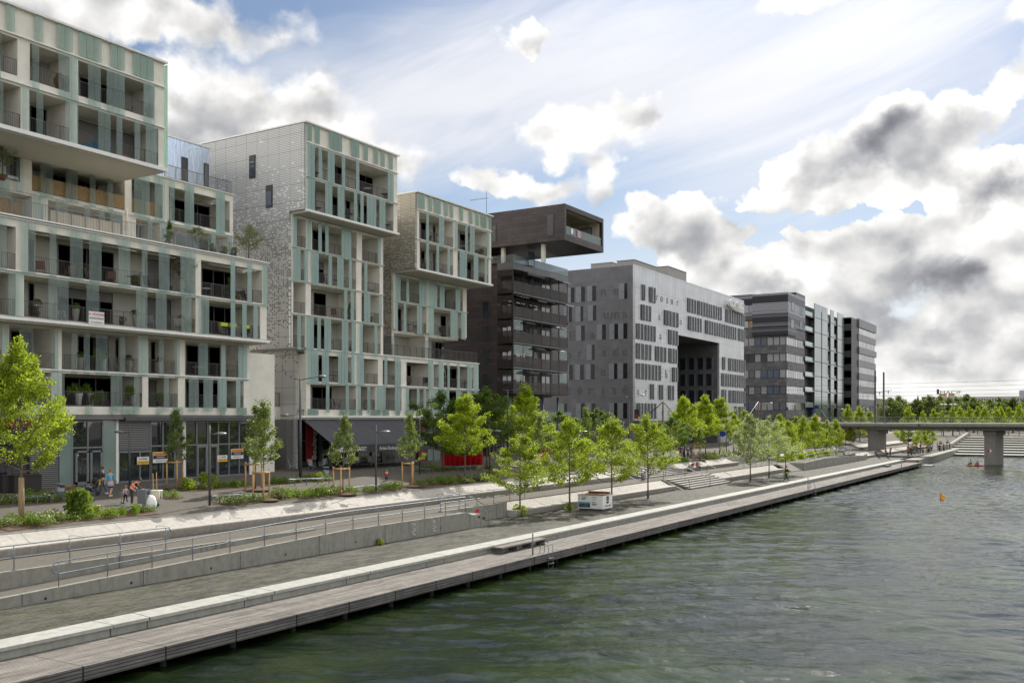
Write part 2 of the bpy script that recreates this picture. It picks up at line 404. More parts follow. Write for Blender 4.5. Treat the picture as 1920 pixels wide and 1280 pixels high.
BAMBOO = mat('bamboo_screen', (.28, .19, .09), .8, nscale=30, namt=.35, stretch=(1, 1, .06))
TEAK = mat('brown_wood', (.16, .07, .03), .6, nscale=20, namt=.3)
WICK = mat('dark_wicker', (.03, .027, .025), .7)
ALU = mat('light_mesh_fabric', (.45, .45, .44), .6)
POTW = mat('pale_pot', (.55, .53, .47), .6)
PURP = mat('purple_pot', (.12, .02, .13), .5)
LIME = mat('lime_plastic', (.42, .55, .02), .5)
BLUEF = mat('blue_fabric', (.02, .16, .28), .8)
CORAL = mat('coral_fabric', (.42, .12, .08), .8)
CANVAS = mat('canvas_cream', (.62, .56, .44), .8)

def conc(name, col, panel=None, seam=.6, bump=.3, rough=.8, darkstain=.35):
    """cast concrete / stone with fine grain, soft stains and vertical seams every `panel` metres along y"""
    m, t, b, P, (x, y, z) = principled(name, rough)
    c = t.mix(t.sstep(nz(t, P, 3.0, 8, .65), .3, .72), tuple(v*.86 for v in col), tuple(min(1, v*1.12) for v in col))
    mp = t.new('ShaderNodeMapping'); t.l.new(P, mp.inputs[0]); mp.inputs['Scale'].default_value = (1, 1.2, .25)
    c = t.mix(t.m('MULTIPLY', t.sstep(nz(t, mp.outputs[0], 1.3, 9, .7), .5, .72), darkstain), c, tuple(v*.5 for v in col))
    gr = nz(t, P, 45, 3, .6); c = t.mix(t.m('MULTIPLY', t.sstep(gr, .45, .75), .25), c, tuple(v*.7 for v in col))
    m3 = t.new('ShaderNodeMapping'); t.l.new(P, m3.inputs[0]); m3.inputs['Scale'].default_value = (1, 3.2, .12)
    c = t.mix(t.m('MULTIPLY', t.sstep(nz(t, m3.outputs[0], 1.1, 7, .75), .54, .66), darkstain*.8), c, tuple(v*.45 for v in col))
    if panel:
        q = t.m('ADD', y, t.m('MULTIPLY', x, .15)); fr = t.m('FRACT', t.m('MULTIPLY', q, 1/panel))
        ln = t.m('LESS_THAN', fr, .025/panel*2)
        idx = t.m('FLOOR', t.m('MULTIPLY', q, 1/panel))
        v = t.m('MULTIPLY', t.m('SUBTRACT', wn2(t, comb(t, idx, 3.1, 0)), .5), .16)
        c = t.mix(t.m('ABSOLUTE', v), c, tuple(v2*.35 for v2 in col))
        c = t.mix(t.m('MULTIPLY', ln, seam), c, tuple(v2*.15 for v2 in col))
    t.l.new(c, b.inputs['Base Color'])
    bp = t.new('ShaderNodeBump', inp={'Strength': bump, 'Distance': .01}); t.l.new(gr, bp.inputs['Height']); t.l.new(bp.outputs[0], b.inputs['Normal'])
    return m
CONC = conc('cast_concrete', (.29, .283, .25), 5.6, .7, .3, .8, .62)
COPING = conc('coping_concrete', (.40, .40, .365), 6.3, .9)
GRANITE = conc('white_granite', (.45, .425, .385), 5.1, .45, .1, .85, .15)
BRIDGEC = conc('bridge_concrete', (.30, .285, .26), 3.0, .8)
ASPH = mat('promenade_asphalt', (.125, .113, .097), .9, spec=.12, nscale=5, namt=.14, bump=.3, bscale=80, stain=.25)
PROMT = mat('terrace_asphalt', (.135, .122, .104), .9, spec=.12, nscale=5, namt=.12, bump=.3, bscale=80, stain=.25)
STEPC = conc('step_concrete', (.40, .385, .35), None)

def m_paving():
    m, t, b, P, (x, y, z) = principled('quay_stone_paving', .8)
    br = t.new('ShaderNodeTexBrick', inp={'Scale': 1.0, 'Mortar Size': .012, 'Brick Width': .62, 'Row Height': .24, 'Bias': 0.0, 'Color1': (.042, .040, .038, 1), 'Color2': (.095, .090, .084, 1), 'Mortar': (.045, .045, .035, 1)})
    t.l.new(comb(t, y, x), br.inputs['Vector'])
    c = br.outputs['Color']
    c = t.mix(t.m('MULTIPLY', t.sstep(nz(t, P, .35, 6), .35, .65), .5), c, (.12, .112, .10))
    c = t.mix(t.m('MULTIPLY', t.sstep(nz(t, P, 2.2, 8, .75), .5, .65), .35), c, (.035, .035, .033))
    sm = t.new('ShaderNodeMapping'); t.l.new(P, sm.inputs[0]); sm.inputs['Scale'].default_value = (1.5, .32, 1)
    st = nz(t, sm.outputs[0], 1.6, 7, .72)
    c = t.mix(t.m('MULTIPLY', t.sstep(st, .48, .62), .60), c, (.025, .024, .022))
    c = t.mix(t.m('MULTIPLY', t.sstep(st, .46, .34), .45), c, (.15, .14, .125))
    # small moss and weeds in the joints, denser in patches
    ms = t.m('MULTIPLY', t.m('SUBTRACT', 1.0, t.m('LESS_THAN', br.outputs['Fac'], .5)), t.sstep(t.m('ADD', nz(t, P, 4.5, 5, .7), t.m('MULTIPLY', nz(t, P, .25, 3), .35)), .66, .72))
    c = t.mix(t.m('MULTIPLY', ms, .9), c, (.17, .19, .02))
    sp2 = t.m('MULTIPLY', t.sstep(nz(t, P, 3.2, 3, .8), .66, .69), t.sstep(nz(t, P, .22, 2), .42, .62)); c = t.mix(t.m('MULTIPLY', sp2, .8), c, (.20, .21, .03))
    t.l.new(c, b.inputs['Base Color'])
    bp = t.new('ShaderNodeBump', inp={'Strength': .5, 'Distance': .01}); t.l.new(t.m('SUBTRACT', nz(t, P, 6, 6), br.outputs['Fac']), bp.inputs['Height']); t.l.new(bp.outputs[0], b.inputs['Normal'])
    return m
PAVING = m_paving()
def m_deck(name, c1, c2, side=False):
    m, t, b, P, (x, y, z) = principled(name, .85)
    q = z if side else x
    w = .115 if side else .145
    row = t.m('FLOOR', t.m('MULTIPLY', q, 1/w)); fr = t.m('FRACT', t.m('MULTIPLY', q, 1/w))
    rv = wn2(t, comb(t, row, 1.7, 0))
    jj = t.m('FLOOR', t.m('ADD', t.m('MULTIPLY', y, .33), t.m('MULTIPLY', rv, 7.0)))
    v = wn2(t, comb(t, row, jj, .5))
    mp = t.new('ShaderNodeMapping'); t.l.new(P, mp.inputs[0]); mp.inputs['Scale'].default_value = (8, .6, 8)
    g = nz(t, mp.outputs[0], 3.0, 8, .7)
    c = t.mix(v, c1, c2); c = t.mix(t.m('MULTIPLY', t.sstep(g, .4, .7), .55), c, tuple(k*.45 for k in c1))
    c = t.mix(t.m('MULTIPLY', t.sstep(nz(t, P, .8, 8, .75), .45, .7), .35), c, tuple(k*1.35 for k in c2))
    m2_ = t.new('ShaderNodeMapping'); t.l.new(P, m2_.inputs[0]); m2_.inputs['Scale'].default_value = (3.2, .22, 3.2)
    g2 = nz(t, m2_.outputs[0], 1.4, 8, .75); c = t.mix(t.m('MULTIPLY', t.sstep(g2, .48, .64), .55), c, tuple(k*.38 for k in c1))
    gap = t.m('LESS_THAN', fr, .2)
    c = t.mix(t.m('MULTIPLY', gap, .92), c, (.02, .018, .015))
    # module joint across the deck
    fj = t.m('FRACT', t.m('MULTIPLY', y, 1/3.12)); c = t.mix(t.m('MULTIPLY', t.m('LESS_THAN', fj, .012), .8), c, (.02, .02, .02))
    t.l.new(c, b.inputs['Base Color'])
    bp = t.new('ShaderNodeBump', inp={'Strength': .8, 'Distance': .012}); t.l.new(t.m('SUBTRACT', g, gap), bp.inputs['Height']); t.l.new(bp.outputs[0], b.inputs['Normal'])
    return m
DECK = m_deck('weathered_deck_boards', (.178, .162, .145), (.30, .278, .25))
DECKS = m_deck('weathered_side_boards', (.14, .135, .13), (.20, .19, .185), True)

def m_water():
    m, t, b, P, (x, y, z) = principled('dock_water', .03)
    b.inputs['Base Color'].default_value = (.012, .028, .012, 1); b.inputs['IOR'].default_value = 1.33
    b.inputs['Specular IOR Level'].default_value = .5
    mp = t.new('ShaderNodeMapping'); t.l.new(P, mp.inputs[0]); mp.inputs['Rotation'].default_value = (0, 0, radians(25)); mp.inputs['Scale'].default_value = (.75, 1.35, 1)
    n1 = nz(t, mp.outputs[0], 2.6, 3, .5, .4); n2 = nz(t, mp.outputs[0], 7.0, 4, .6, .6)
    big = nz(t, P, .07, 3, .5)     # calmer and livelier patches of wind
    amp = t.m('ADD', .45, t.m('MULTIPLY', t.sstep(big, .35, .65), .75))
    h = t.m('MULTIPLY', t.m('ADD', t.m('MULTIPLY', n1, 1.0), t.m('MULTIPLY', n2, .34)), amp)
    bp = t.new('ShaderNodeBump', inp={'Strength': 1.0, 'Distance': .05}); t.l.new(h, bp.inputs['Height']); t.l.new(bp.outputs[0], b.inputs['Normal'])
    c = t.mix(t.sstep(nz(t, P, .12, 4), .4, .65), (.007, .013, .007), (.020, .034, .007))
    t.l.new(c, b.inputs['Base Color'])
    return m
WATER = m_water()

def glass_mat(name, col, mirror=.9, rough=.03):
    m = bpy.data.materials.new(name); m.use_nodes = True; b = m.node_tree.nodes['Principled BSDF']
    b.inputs['Base Color'].default_value = (*col, 1); b.inputs['Roughness'].default_value = rough; b.inputs['Specular IOR Level'].default_value = mirror; b.inputs['IOR'].default_value = 1.6
    t = NT(m.node_tree); tc = t.new('ShaderNodeTexCoord')
    n = nz(t, tc.outputs['Object'], .35, 2); bp = t.new('ShaderNodeBump', inp={'Strength': .06, 'Distance': .2}); t.l.new(n, bp.inputs['Height']); t.l.new(bp.outputs[0], b.inputs['Normal'])
    return m
GLASS = glass_mat('window_glass', (.018, .022, .03), 1.0)
GLASSB = glass_mat('blue_window_glass', (.05, .08, .13), 1.2)
GLASSC = glass_mat('curtained_glass', (.30, .29, .30), .8, .05)
GLASSK = glass_mat('dark_plain_glass', (.015, .016, .02), .25, .1)
GLASSD = glass_mat('dim_curtained_glass', (.10, .105, .115), .9, .04)
GLASSE = glass_mat('half_lit_interior_glass', (.055, .05, .045), .9, .04)
def strip_mat(name, tint, body, k):
    """see-through printed glass strip"""
    m = bpy.data.materials.new(name); m.use_nodes = True; t = NT(m.node_tree); t.n.clear()
    out = t.new('ShaderNodeOutputMaterial'); tr = t.new('ShaderNodeBsdfTransparent', inp={0: (*tint, 1)})
    b = t.new('ShaderNodeBsdfPrincipled', inp={'Base Color': (*body, 1), 'Roughness': .12, 'Specular IOR Level': .9})
    tc = t.new('ShaderNodeTexCoord'); wn = nz(t, tc.outputs['Object'], .6, 3)
    fr = t.new('ShaderNodeFresnel', inp={'IOR': 1.5})
    f = t.m('ADD', t.m('MULTIPLY', fr.outputs[0], .8), t.m('ADD', k-.06, t.m('MULTIPLY', wn, .12)), clamp=True)
    mx = t.new('ShaderNodeMixShader'); t.l.new(f, mx.inputs[0]); t.l.new(tr.outputs[0], mx.inputs[1]); t.l.new(b.outputs[0], mx.inputs[2]); t.l.new(mx.outputs[0], out.inputs[0])
    return m
STRIP = strip_mat('pale_green_glass_strip', (.945, .985, .98), (.56, .68, .65), .065)
STRIPO = strip_mat('opaque_green_glass_strip', (.90, .96, .93), (.50, .62, .56), .22)
CLEARG = strip_mat('clear_balustrade_glass', (.95, .98, .98), (.45, .50, .51), .06)

def leaf_mat(name, c1, c2, trans=.5):
    m = bpy.data.materials.new(name); m.use_nodes = True; t = NT(m.node_tree); t.n.clear()
    out = t.new('ShaderNodeOutputMaterial'); geo = t.new('ShaderNodeNewGeometry'); oi = t.new('ShaderNodeObjectInfo')
    r = geo.outputs['Random Per Island']; c = t.mix(r, c1, c2)
    hs = t.new('ShaderNodeHueSaturation'); t.l.new(c, hs.inputs['Color']); t.l.new(t.m('ADD', .85, t.m('MULTIPLY', oi.outputs['Random'], .3)), hs.inputs['Value'])
    d = t.new('ShaderNodeBsdfPrincipled', inp={'Roughness': .45, 'Specular IOR Level': .35}); tl = t.new('ShaderNodeBsdfTranslucent')
    t.l.new(hs.outputs[0], d.inputs['Base Color']); t.l.new(t.mix(.5, hs.outputs[0], (.35, .45, .02), 'ADD'), tl.inputs[0])
    mx = t.new('ShaderNodeMixShader', inp={0: trans}); t.l.new(d.outputs[0], mx.inputs[1]); t.l.new(tl.outputs[0], mx.inputs[2]); t.l.new(mx.outputs[0], out.inputs[0])
    return m
LEAF_L = leaf_mat('spring_maple_leaf', (.075, .135, .010), (.36, .42, .03))
LEAF_B = leaf_mat('bright_lime_leaf', (.12, .20, .008), (.38, .44, .02))
LEAF_D = leaf_mat('deep_green_leaf', (.030, .075, .010), (.085, .15, .018), .35)
LEAF_P = leaf_mat('pear_leaf', (.07, .12, .025), (.20, .25, .07), .35)
LEAF_O = leaf_mat('grey_olive_leaf', (.10, .12, .05), (.20, .21, .10), .3)
LEAF_S = leaf_mat('shrub_leaf', (.06, .12, .012), (.17, .26, .04), .4)
LEAF_F = leaf_mat('far_tree_leaf', (.05, .085, .022), (.13, .17, .045), .25)
FLOW = leaf_mat('white_blossom', (.6, .6, .55), (.75, .70, .75), .2)
FLOWO = leaf_mat('orange_blossom', (.8, .3, .02), (.85, .15, .02), .2)

def m_perf(name, z_lo, z_hi, base, dark, warm):
    """perforated panels: dark slots on pale sheet, ever denser towards the top"""
    m, t, b, P, (x, y, z) = principled(name, .35, .35)
    cw, ch = .22, .15
    rr = t.m('FLOOR', t.m('MULTIPLY', z, 1/ch)); cx = t.m('FLOOR', t.m('MULTIPLY', x, 1/cw))
    h = wn2(t, comb(t, cx, rr, 1.0))
    mp = t.new('ShaderNodeMapping'); t.l.new(comb(t, cx, rr), mp.inputs[0]); mp.inputs['Scale'].default_value = (.12, .11, 1)
    g = t.m('MULTIPLY', t.m('SUBTRACT', z, z_lo), 1/(z_hi-z_lo))
    cl = t.m('MULTIPLY', t.m('SUBTRACT', nz(t, mp.outputs[0], 1.3, 2), .5), 1.2)
    p = t.m('ADD', g, t.m('MULTIPLY', cl, .75))
    hole = t.m('LESS_THAN', h, p)
    fx = t.m('FRACT', t.m('MULTIPLY', x, 1/cw)); fz = t.m('FRACT', t.m('MULTIPLY', z, 1/ch))
    inz = t.m('MULTIPLY', t.m('GREATER_THAN', fz, .22), t.m('LESS_THAN', fz, .86))
    # isolated holes are square, dense ones run together into slots
    inx = t.m('MAXIMUM', t.m('MULTIPLY', t.m('GREATER_THAN', fx, .2), t.m('LESS_THAN', fx, .8)), t.m('GREATER_THAN', p, .62))
    hol = t.m('MULTIPLY', t.m('MULTIPLY', hole, inz), inx)
    dd = t.mix(t.sstep(g, .3, 1.0), dark, tuple(v*.58 for v in base))
    c = t.mix(hol, base, dd)
    for v, per in ((x, 1.35), (z, 1.48)):
        f = t.m('FRACT', t.m('MULTIPLY', v, 1/per)); c = t.mix(t.m('MULTIPLY', t.m('LESS_THAN', f, .022), .7), c, (.05, .05, .05))
    t.l.new(c, b.inputs['Base Color']); t.l.new(t.m('SUBTRACT', .45, t.m('MULTIPLY', hol, .4)), b.inputs['Metallic'])
    bp = t.new('ShaderNodeBump', inp={'Strength': .12, 'Distance': .15}); t.l.new(nz(t, P, .8, 3), bp.inputs['Height']); t.l.new(bp.outputs[0], b.inputs['Normal'])
    return m
PERF = m_perf('perforated_metal_cladding', 7.5, 27.5, (.66, .655, .635), (.035, .035, .035), 0)
PERF2 = m_perf('warm_perforated_cladding', -4, 16.0, (.46, .435, .375), (.05, .048, .045), 0)
def m_tiles(name, c1, c2, w, h, mort=(.02, .017, .016), rough=.5, metal=.3, swap=False):
    """long flat cladding plates; works on faces along x and along y"""
    m, t, b, P, (x, y, z) = principled(name, rough, metal)
    br = t.new('ShaderNodeTexBrick', inp={'Scale': 1.0, 'Mortar Size': .018, 'Brick Width': w, 'Row Height': h, 'Color1': (*c1, 1), 'Color2': (*c2, 1), 'Mortar': (*mort, 1)})
    t.l.new(comb(t, t.m('ADD', x, y), z), br.inputs['Vector'])
    c = t.mix(t.m('MULTIPLY', t.sstep(nz(t, P, .6, 6), .35, .7), .4), br.outputs['Color'], tuple(k*.6 for k in c1))
    t.l.new(c, b.inputs['Base Color'])
    bp = t.new('ShaderNodeBump', inp={'Strength': .15, 'Distance': .05}); t.l.new(t.m('SUBTRACT', nz(t, P, 2, 3), br.outputs['Fac']), bp.inputs['Height']); t.l.new(bp.outputs[0], b.inputs['Normal'])
    return m
BROWN = m_tiles('brown_metal_cladding', (.055, .042, .042), (.085, .066, .064), 1.4, .42)
BROWND = m_tiles('dark_brown_slats', (.035, .026, .023), (.055, .04, .035), 2.6, .30)
GREYP = m_tiles('grey_aluminium_panels', (.15, .147, .155), (.178, .174, .182), 1.25, 1.55, (.10, .10, .10), .45, .35)
SLATE = m_tiles('dark_slate_bands', (.085, .083, .085), (.15, .147, .148), 1.1, .62, (.06, .06, .06), .55, .1)
SLATE2 = m_tiles('smooth_grey_bands', (.12, .12, .125), (.15, .15, .155), 2.2, 1.1, (.05, .05, .05), .4, .3)
def m_fluted():
    m, t, b, P, (x, y, z) = principled('ribbed_aluminium_front', .35, .55)
    c = t.mix(t.sstep(nz(t, P, .25, 4), .3, .7), (.50, .51, .52), (.62, .62, .63))
    f = t.m('FRACT', t.m('MULTIPLY', y, 1/1.25)); c = t.mix(t.m('MULTIPLY', t.m('LESS_THAN', f, .035), .6), c, (.12, .12, .12))
    f2 = t.m('FRACT', t.m('MULTIPLY', z, 1/3.13)); c = t.mix(t.m('MULTIPLY', t.m('LESS_THAN', f2, .015), .6), c, (.12, .12, .12))
    t.l.new(c, b.inputs['Base Color'])
    w = t.new('ShaderNodeTexWave', inp={'Scale': .5, 'Distortion': 1.5, 'Detail': 2.0}); w.bands_direction = 'Y'; t.l.new(P, w.inputs['Vector'])
    bp = t.new('ShaderNodeBump', inp={'Strength': .6, 'Distance': .12}); t.l.new(w.outputs['Fac'], bp.inputs['Height']); t.l.new(bp.outputs[0], b.inputs['Normal'])
    return m
FLUTE = m_fluted()
def m_silver():
    m, t, b, P, (x, y, z) = principled('crumpled_silver_membrane', .32, .8)
    b.inputs['Base Color'].default_value = (.62, .72, .88, 1)
    mp = t.new('ShaderNodeMapping'); t.l.new(P, mp.inputs[0]); mp.inputs['Scale'].default_value = (1, 1, .45)
    bp = t.new('ShaderNodeBump', inp={'Strength': .3, 'Distance': .2}); t.l.new(nz(t, mp.outputs[0], 1.6, 4, .6, 1.5), bp.inputs['Height']); t.l.new(bp.outputs[0], b.inputs['Normal'])
    return m
SILVER = m_silver()
def m_corr():
    m, t, b, P, (x, y, z) = principled('corrugated_black_cladding', .35, .6)
    rr = t.m('FLOOR', t.m('MULTIPLY', z, 1/.42)); h = wn2(t, comb(t, rr, 2.0))
    c = t.mix(t.sstep(h, .35, .9), (.035, .035, .04), (.26, .26, .28)); t.l.new(c, b.inputs['Base Color'])
    f = t.m('PINGPONG', t.m('MULTIPLY', z, 1/.42), .5)
    bp = t.new('ShaderNodeBump', inp={'Strength': .9, 'Distance': .12}); t.l.new(f, bp.inputs['Height']); t.l.new(bp.outputs[0], b.inputs['Normal'])
    return m
CORR = m_corr()
def m_louv():
    m, t, b, P, (x, y, z) = principled('horizontal_grey_louvres', .45, .5)
    f = t.m('FRACT', t.m('MULTIPLY', z, 1/.13)); c = t.mix(t.sstep(f, .25, .75), (.03, .03, .03), (.27, .27, .27)); t.l.new(c, b.inputs['Base Color'])
    return m
LOUV = m_louv()
GREENG = glass_mat('green_facade_glass', (.20, .27, .25), .9, .08)
SHELL = mat('glass_shell', (.15, .185, .18), .14, .45, nscale=.5, namt=.25, stretch=(1, 1, .15))

# ---------------- ground, quay, terraces ----------------
YN, YF = -60.0, 266.0       # dock from behind the camera to its far end
g = MB()
g.quad((-1500, -600, 3.95), (-62, -600, 3.95), (-62, 1500, 3.95), (-1500, 1500, 3.95))
g.quad((-62, 300, 3.6), (1500, 300, 3.6), (1500, 1500, 3.6), (-62, 1500, 3.6))
g.quad((70, -600, 3.6), (1500, -600, 3.6), (1500, 300, 3.6), (70, 300, 3.6))
g.box(70, 70.6, -60, 300, -2, 3.6); g.quad((-62, -600, 3.6), (70, -600, 3.6), (70, YN, 3.6), (-62, YN, 3.6)); g.quad((-62, YN, -2), (70, YN, -2), (70, YN, 3.6), (-62, YN, 3.6))
struct('ground', g, ASPH)
import numpy as np
def wave_sheet():
    rs = np.random.RandomState(5)
    xs = np.concatenate([np.arange(-32, 14, .18), np.arange(14, 70.1, 2.0)]); ys = np.concatenate([np.arange(YN, 14, 2.0), np.arange(14, 90, .17), np.arange(90, 242.3, .26)])
    X, Y = np.meshgrid(xs, ys, indexing='ij'); H = np.zeros_like(X)
    for i in range(56):
        lam = .62*(4.5/.62)**(rs.rand()**1.5); th = radians(-68)+rs.normal(0, .55); k = 2*pi/lam
        H += .0112*lam**.72*np.cos(k*(cos(th)*X+sin(th)*Y)+rs.rand()*6.28)/2.4
    patch = .75+.35*np.sin(X*.07+1.3+np.sin(Y*.031)*2)*np.sin(Y*.045+.4)+.15*np.sin(X*.19+Y*.11)
    fade = np.clip((13-X)/4, 0, 1)*np.clip((Y-14)/6, 0, 1)
    H *= patch*fade
    nx, ny = X.shape; co = np.stack([X, Y, H], -1).reshape(-1, 3).astype(np.float32)
    I = np.arange(nx*ny).reshape(nx, ny); q = np.stack([I[:-1, :-1], I[1:, :-1], I[1:, 1:], I[:-1, 1:]], -1).reshape(-1, 4)
    me = bpy.data.meshes.new('water'); me.vertices.add(len(co)); me.vertices.foreach_set('co', co.ravel()); me.loops.add(q.size); me.loops.foreach_set('vertex_index', q.ravel().astype(np.int32))
    me.polygons.add(len(q)); me.polygons.foreach_set('loop_start', np.arange(0, q.size, 4, dtype=np.int32)); me.polygons.foreach_set('use_smooth', np.ones(len(q), bool)); me.update(calc_edges=True); me.materials.append(WATER)
    o = bpy.data.objects.new('water', me); COL.objects.link(o); tag(o, kind='structure')
wave_sheet()
# promenade as a gently rising sheet
p = MB()
prof = [(44.05, 3.15), (50, 3.72), (62.3, 4.02)]
for (a, za), (b_, zb) in zip(prof, prof[1:]):
    p.quad((-a, YN, za), (-a, 300, za), (-b_, 300, zb), (-b_, YN, zb))
struct('promenade', p, ASPH)
t_ = MB(); t_.box(-42.9, -38.3, YN, 61.5, -1, 2.2); t_.box(-42.9, -38.88, 61.5, 133.1, -1, 2.2); t_.box(-42.9, -38.3, 133.1, 183, -1, 2.2); t_.box(-42.9, -38.88, 183, YF+2, -1, 2.2); struct('middle_terrace', t_, PROMT)
lq = MB()
lq.box(-38.6, -31.14, YN, YF+1, -1.5, 1.195)
struct('quay_paving', lq, PAVING)
# ---------------- coping, deck ----------------
cp = MB(); y = YN; ce = [YN]
while y < 183: cp.box(-31.14, -29.94, y+.015, y+6.27, 1.08, 1.2); cp.box(-31.1, -30.12, y+.02, y+6.26, .5, 1.03); cp.box(-31.1, -30.22, y+.02, y+6.26, 1.03, 1.08); y += 6.3
y0 = y
cp.box(-31.14, -29.96, y0+.01, 183.4, 1.06, 1.2); struct('coping', cp, COPING)
pl = MB(); pl.box(-31.1, -27.55, 183.45, YF, 1.192, 1.215) ; pl = MB()
pl.prism([(-30.0, 183.4), (-27.6, 183.4), (-29.6, 266), (-31, 266)], 'z', -1, 1.24); struct('stone_quay_edge', pl, CONC)
dk = empty('timber_deck', (0, 0, 0)); tag(dk, 'long weathered grey timber deck along the water below the pale coping', 'deck')
d1 = MB(); d1.box(-30.05, -27.16, YN, 182.9, .70, .785); d1.build('deck_boards', DECK, dk)
d2 = MB(); y = -59.28
while y < 182.9: d2.box(-27.16, -27.10, y+.012, min(182.9, y+3.1), .33, .787); y += 3.12
d2.box(-30.05, -27.16, 182.85, 182.92, .33, .787); d2.build('fascia_boards', DECKS, dk)
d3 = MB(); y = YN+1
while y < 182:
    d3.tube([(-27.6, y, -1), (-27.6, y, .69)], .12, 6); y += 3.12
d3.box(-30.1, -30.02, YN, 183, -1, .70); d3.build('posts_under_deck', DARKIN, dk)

# ---------------- ramps and low walls ----------------
def zramp(y): return 1.2 if y < 12 else min(2.2, 1.2+(y-12)*1.0/29.3)
ra = MB()
for a, b_ in ((12, 41.3), (41.3, 53.2)):
    ra.prism([(a, .5), (b_, .5), (b_, zramp(b_)), (a, zramp(a))], 'x', -38.2, -36.25)
struct('ramp', ra, PROMT)
wa = MB()
wa.prism([(YN, .8), (YN, 1.26), (12, 1.26), (14, 1.38), (41.3, 2.28), (53.2, 2.28), (56.6, 1.2), (56.6, .8)], 'x', -36.26, -36.0)
o = wa.build('ramp_wall', CONC)
for yy in (23.2, 27.2, 31.6, 36.5, 42.0, 47.6, 50.2): dh = MB(); dh.tube([(-36.05, yy, 1.2+.35*(zramp(yy)-1.2)), (-35.985, yy, 1.2+.35*(zramp(yy)-1.2))], .06, 8); dh.build('drain_hole', BLACK, o)
tag(o, 'low grey concrete wall of the ramp beside the stone paving', 'wall')
wb = MB(); wb.box(-38.34, -38.08, YN, 41.0, .9, 2.27); o = wb.build('terrace_wall', CONC); tag(o, 'concrete wall behind the ramp holding up the middle terrace, nearest the camera', 'wall')
wc = MB(); wc.box(-38.30, -38.0, 53.2, 61.5, .9, 2.27); o = wc.build('terrace_wall', CONC); tag(o, 'short concrete wall with red notice between the ramp end and the pale bench', 'wall')
rs = MB(); rs.box(-37.985, -37.96, 57.3, 57.65, 1.55, 2.05); o = rs.build('notice_sign', RED); tag(o, 'small red notice on the concrete wall beside the grey litter bin', 'sign')
# hidden little stair at the ramp end
s_ = MB()
for i in range(6): s_.box(-38.0, -36.26, 53.2+i*.32, 55.2, .9, 2.2-(i+1)*.165)
s_ = tag(s_.build('concrete_steps', STEPC), 'small flight of concrete steps at the end of the ramp', 'steps')
# steps + ramp wall in the distance
s2 = empty('concrete_steps', (0, 0, 0)); tag(s2, 'narrow flight of dark concrete steps left of the far ramp wall', 'steps')
m_ = MB()
for i in range(6): m_.box(-38.3, -36.1-(0), 133+i*.0, 138.6, .9, .9+.001) if False else m_.box(-38.3+0, -36.3-i*.33, 133.2, 138.6, .9, 1.2+(i+1)*.165)
m_.build('treads', STEPC, s2)
wd = MB(); wd.prism([(138.7, .9), (138.7, 2.25), (150, 2.5), (168, 2.3), (182, 1.9), (182, .9)], 'x', -36.3, -36.0)
wd.box(-38.3, -36.3, 138.65, 138.95, .9, 2.25)
o = wd.build('terrace_wall', CONC); tag(o, 'sloping concrete wall of the far ramp with a handrail along its top', 'wall')
rf = MB(); rf.prism([(138.9, .9), (182, .9), (182, 1.88), (150, 2.42), (138.9, 2.2)], 'x', -38.3, -36.3); struct('far_ramp', rf, PROMT)

def handrail(y0, y1, x, zf, step, label, loop0=True, loop1=True, group=None, extra=None, h=1.03):
    t = empty('handrail', (x, y0, zf(y0))); tag(t, label, 'handrail', group)
    ys = [y0+step*k for k in range(int((y1-y0)/step)+1)]
    L = lambda px_, py_, pz_: (px_-x, py_-y0, pz_-zf(y0))
    top = MB(); n = 24
    pts = [(x, y0+(y1-y0)*k/n, zf(y0+(y1-y0)*k/n)+h) for k in range(n+1)]
    low = [(a, b_, c-.5) for a, b_, c in pts]
    rail = list(pts)
    if loop1:
        e = pts[-1]; rail += [(x, e[1]+.30*sin(a), e[2]-.25+.25*cos(a)) for a in [pi*k/8 for k in range(1, 8)]]
    if loop1: rail += low[::-1]
    if loop0:
        e = low[0]; rail = rail if loop1 else rail
        st = [(x, e[1]-.30*sin(a), e[2]+.25-.25*cos(a)) for a in [pi*k/8 for k in range(1, 9)]]
        if loop1: rail += st
        else: rail = low[::-1]+st+pts[1:]
    if not (loop0 or loop1): rail = pts; top.tube([L(*q) for q in low], .024, 5)
    top.tube([L(*q) for q in rail], .026, 6)
    top.build('rail', STEEL, t)
    for yy in ys:
        b_ = MB(); b_.tube([L(x, yy, zf(yy)), L(x, yy, zf(yy)+h)], .023, 6); b_.box(-.08, .08, yy-y0-.08, yy-y0+.08, zf(yy)-zf(y0), zf(yy)-zf(y0)+.012); b_.build('post', STEEL, t)
    if extra:
        b_ = MB()
        for q in extra: b_.tube([L(*p_) for p_ in q], .026, 6)
        b_.build('end_rail', STEEL, t)
    return t
zA = lambda y: (zramp(y)+.08 if y < 41.3 else 2.28)
pyA = [YP(q, 36.13) for q in (110, 202, 286, 362.5, 432, 497, 556, 612, 663, 711, 755, 797.5, 836, 872.5)]
stp = (pyA[-1]-pyA[0])/(len(pyA)-1)
eA = pyA[-1]
handrail(pyA[0], eA, -36.13, zA, stp, 'long grey steel handrail on the ramp wall nearest the stone paving', True, False, 'steel handrails by the ramps',
         extra=[[(-36.13, eA, 3.31), (-36.13, eA+.9, 3.25), (-36.13, eA+2.6, 2.45), (-36.13, eA+2.75, 2.2), (-36.13, eA+2.55, 2.02), (-36.13, eA+1.0, 2.68), (-36.13, eA, 2.81)], [(-36.13, eA+2.2, 2.25), (-36.13, eA+2.0, 1.5)]])
zB = lambda y: 2.27
b1 = YP(311, 38.2); handrail(b1-2.52*9, b1, -38.2, zB, 2.52, 'grey steel handrail on the upper concrete wall at lower left', False, True, 'steel handrails by the ramps')
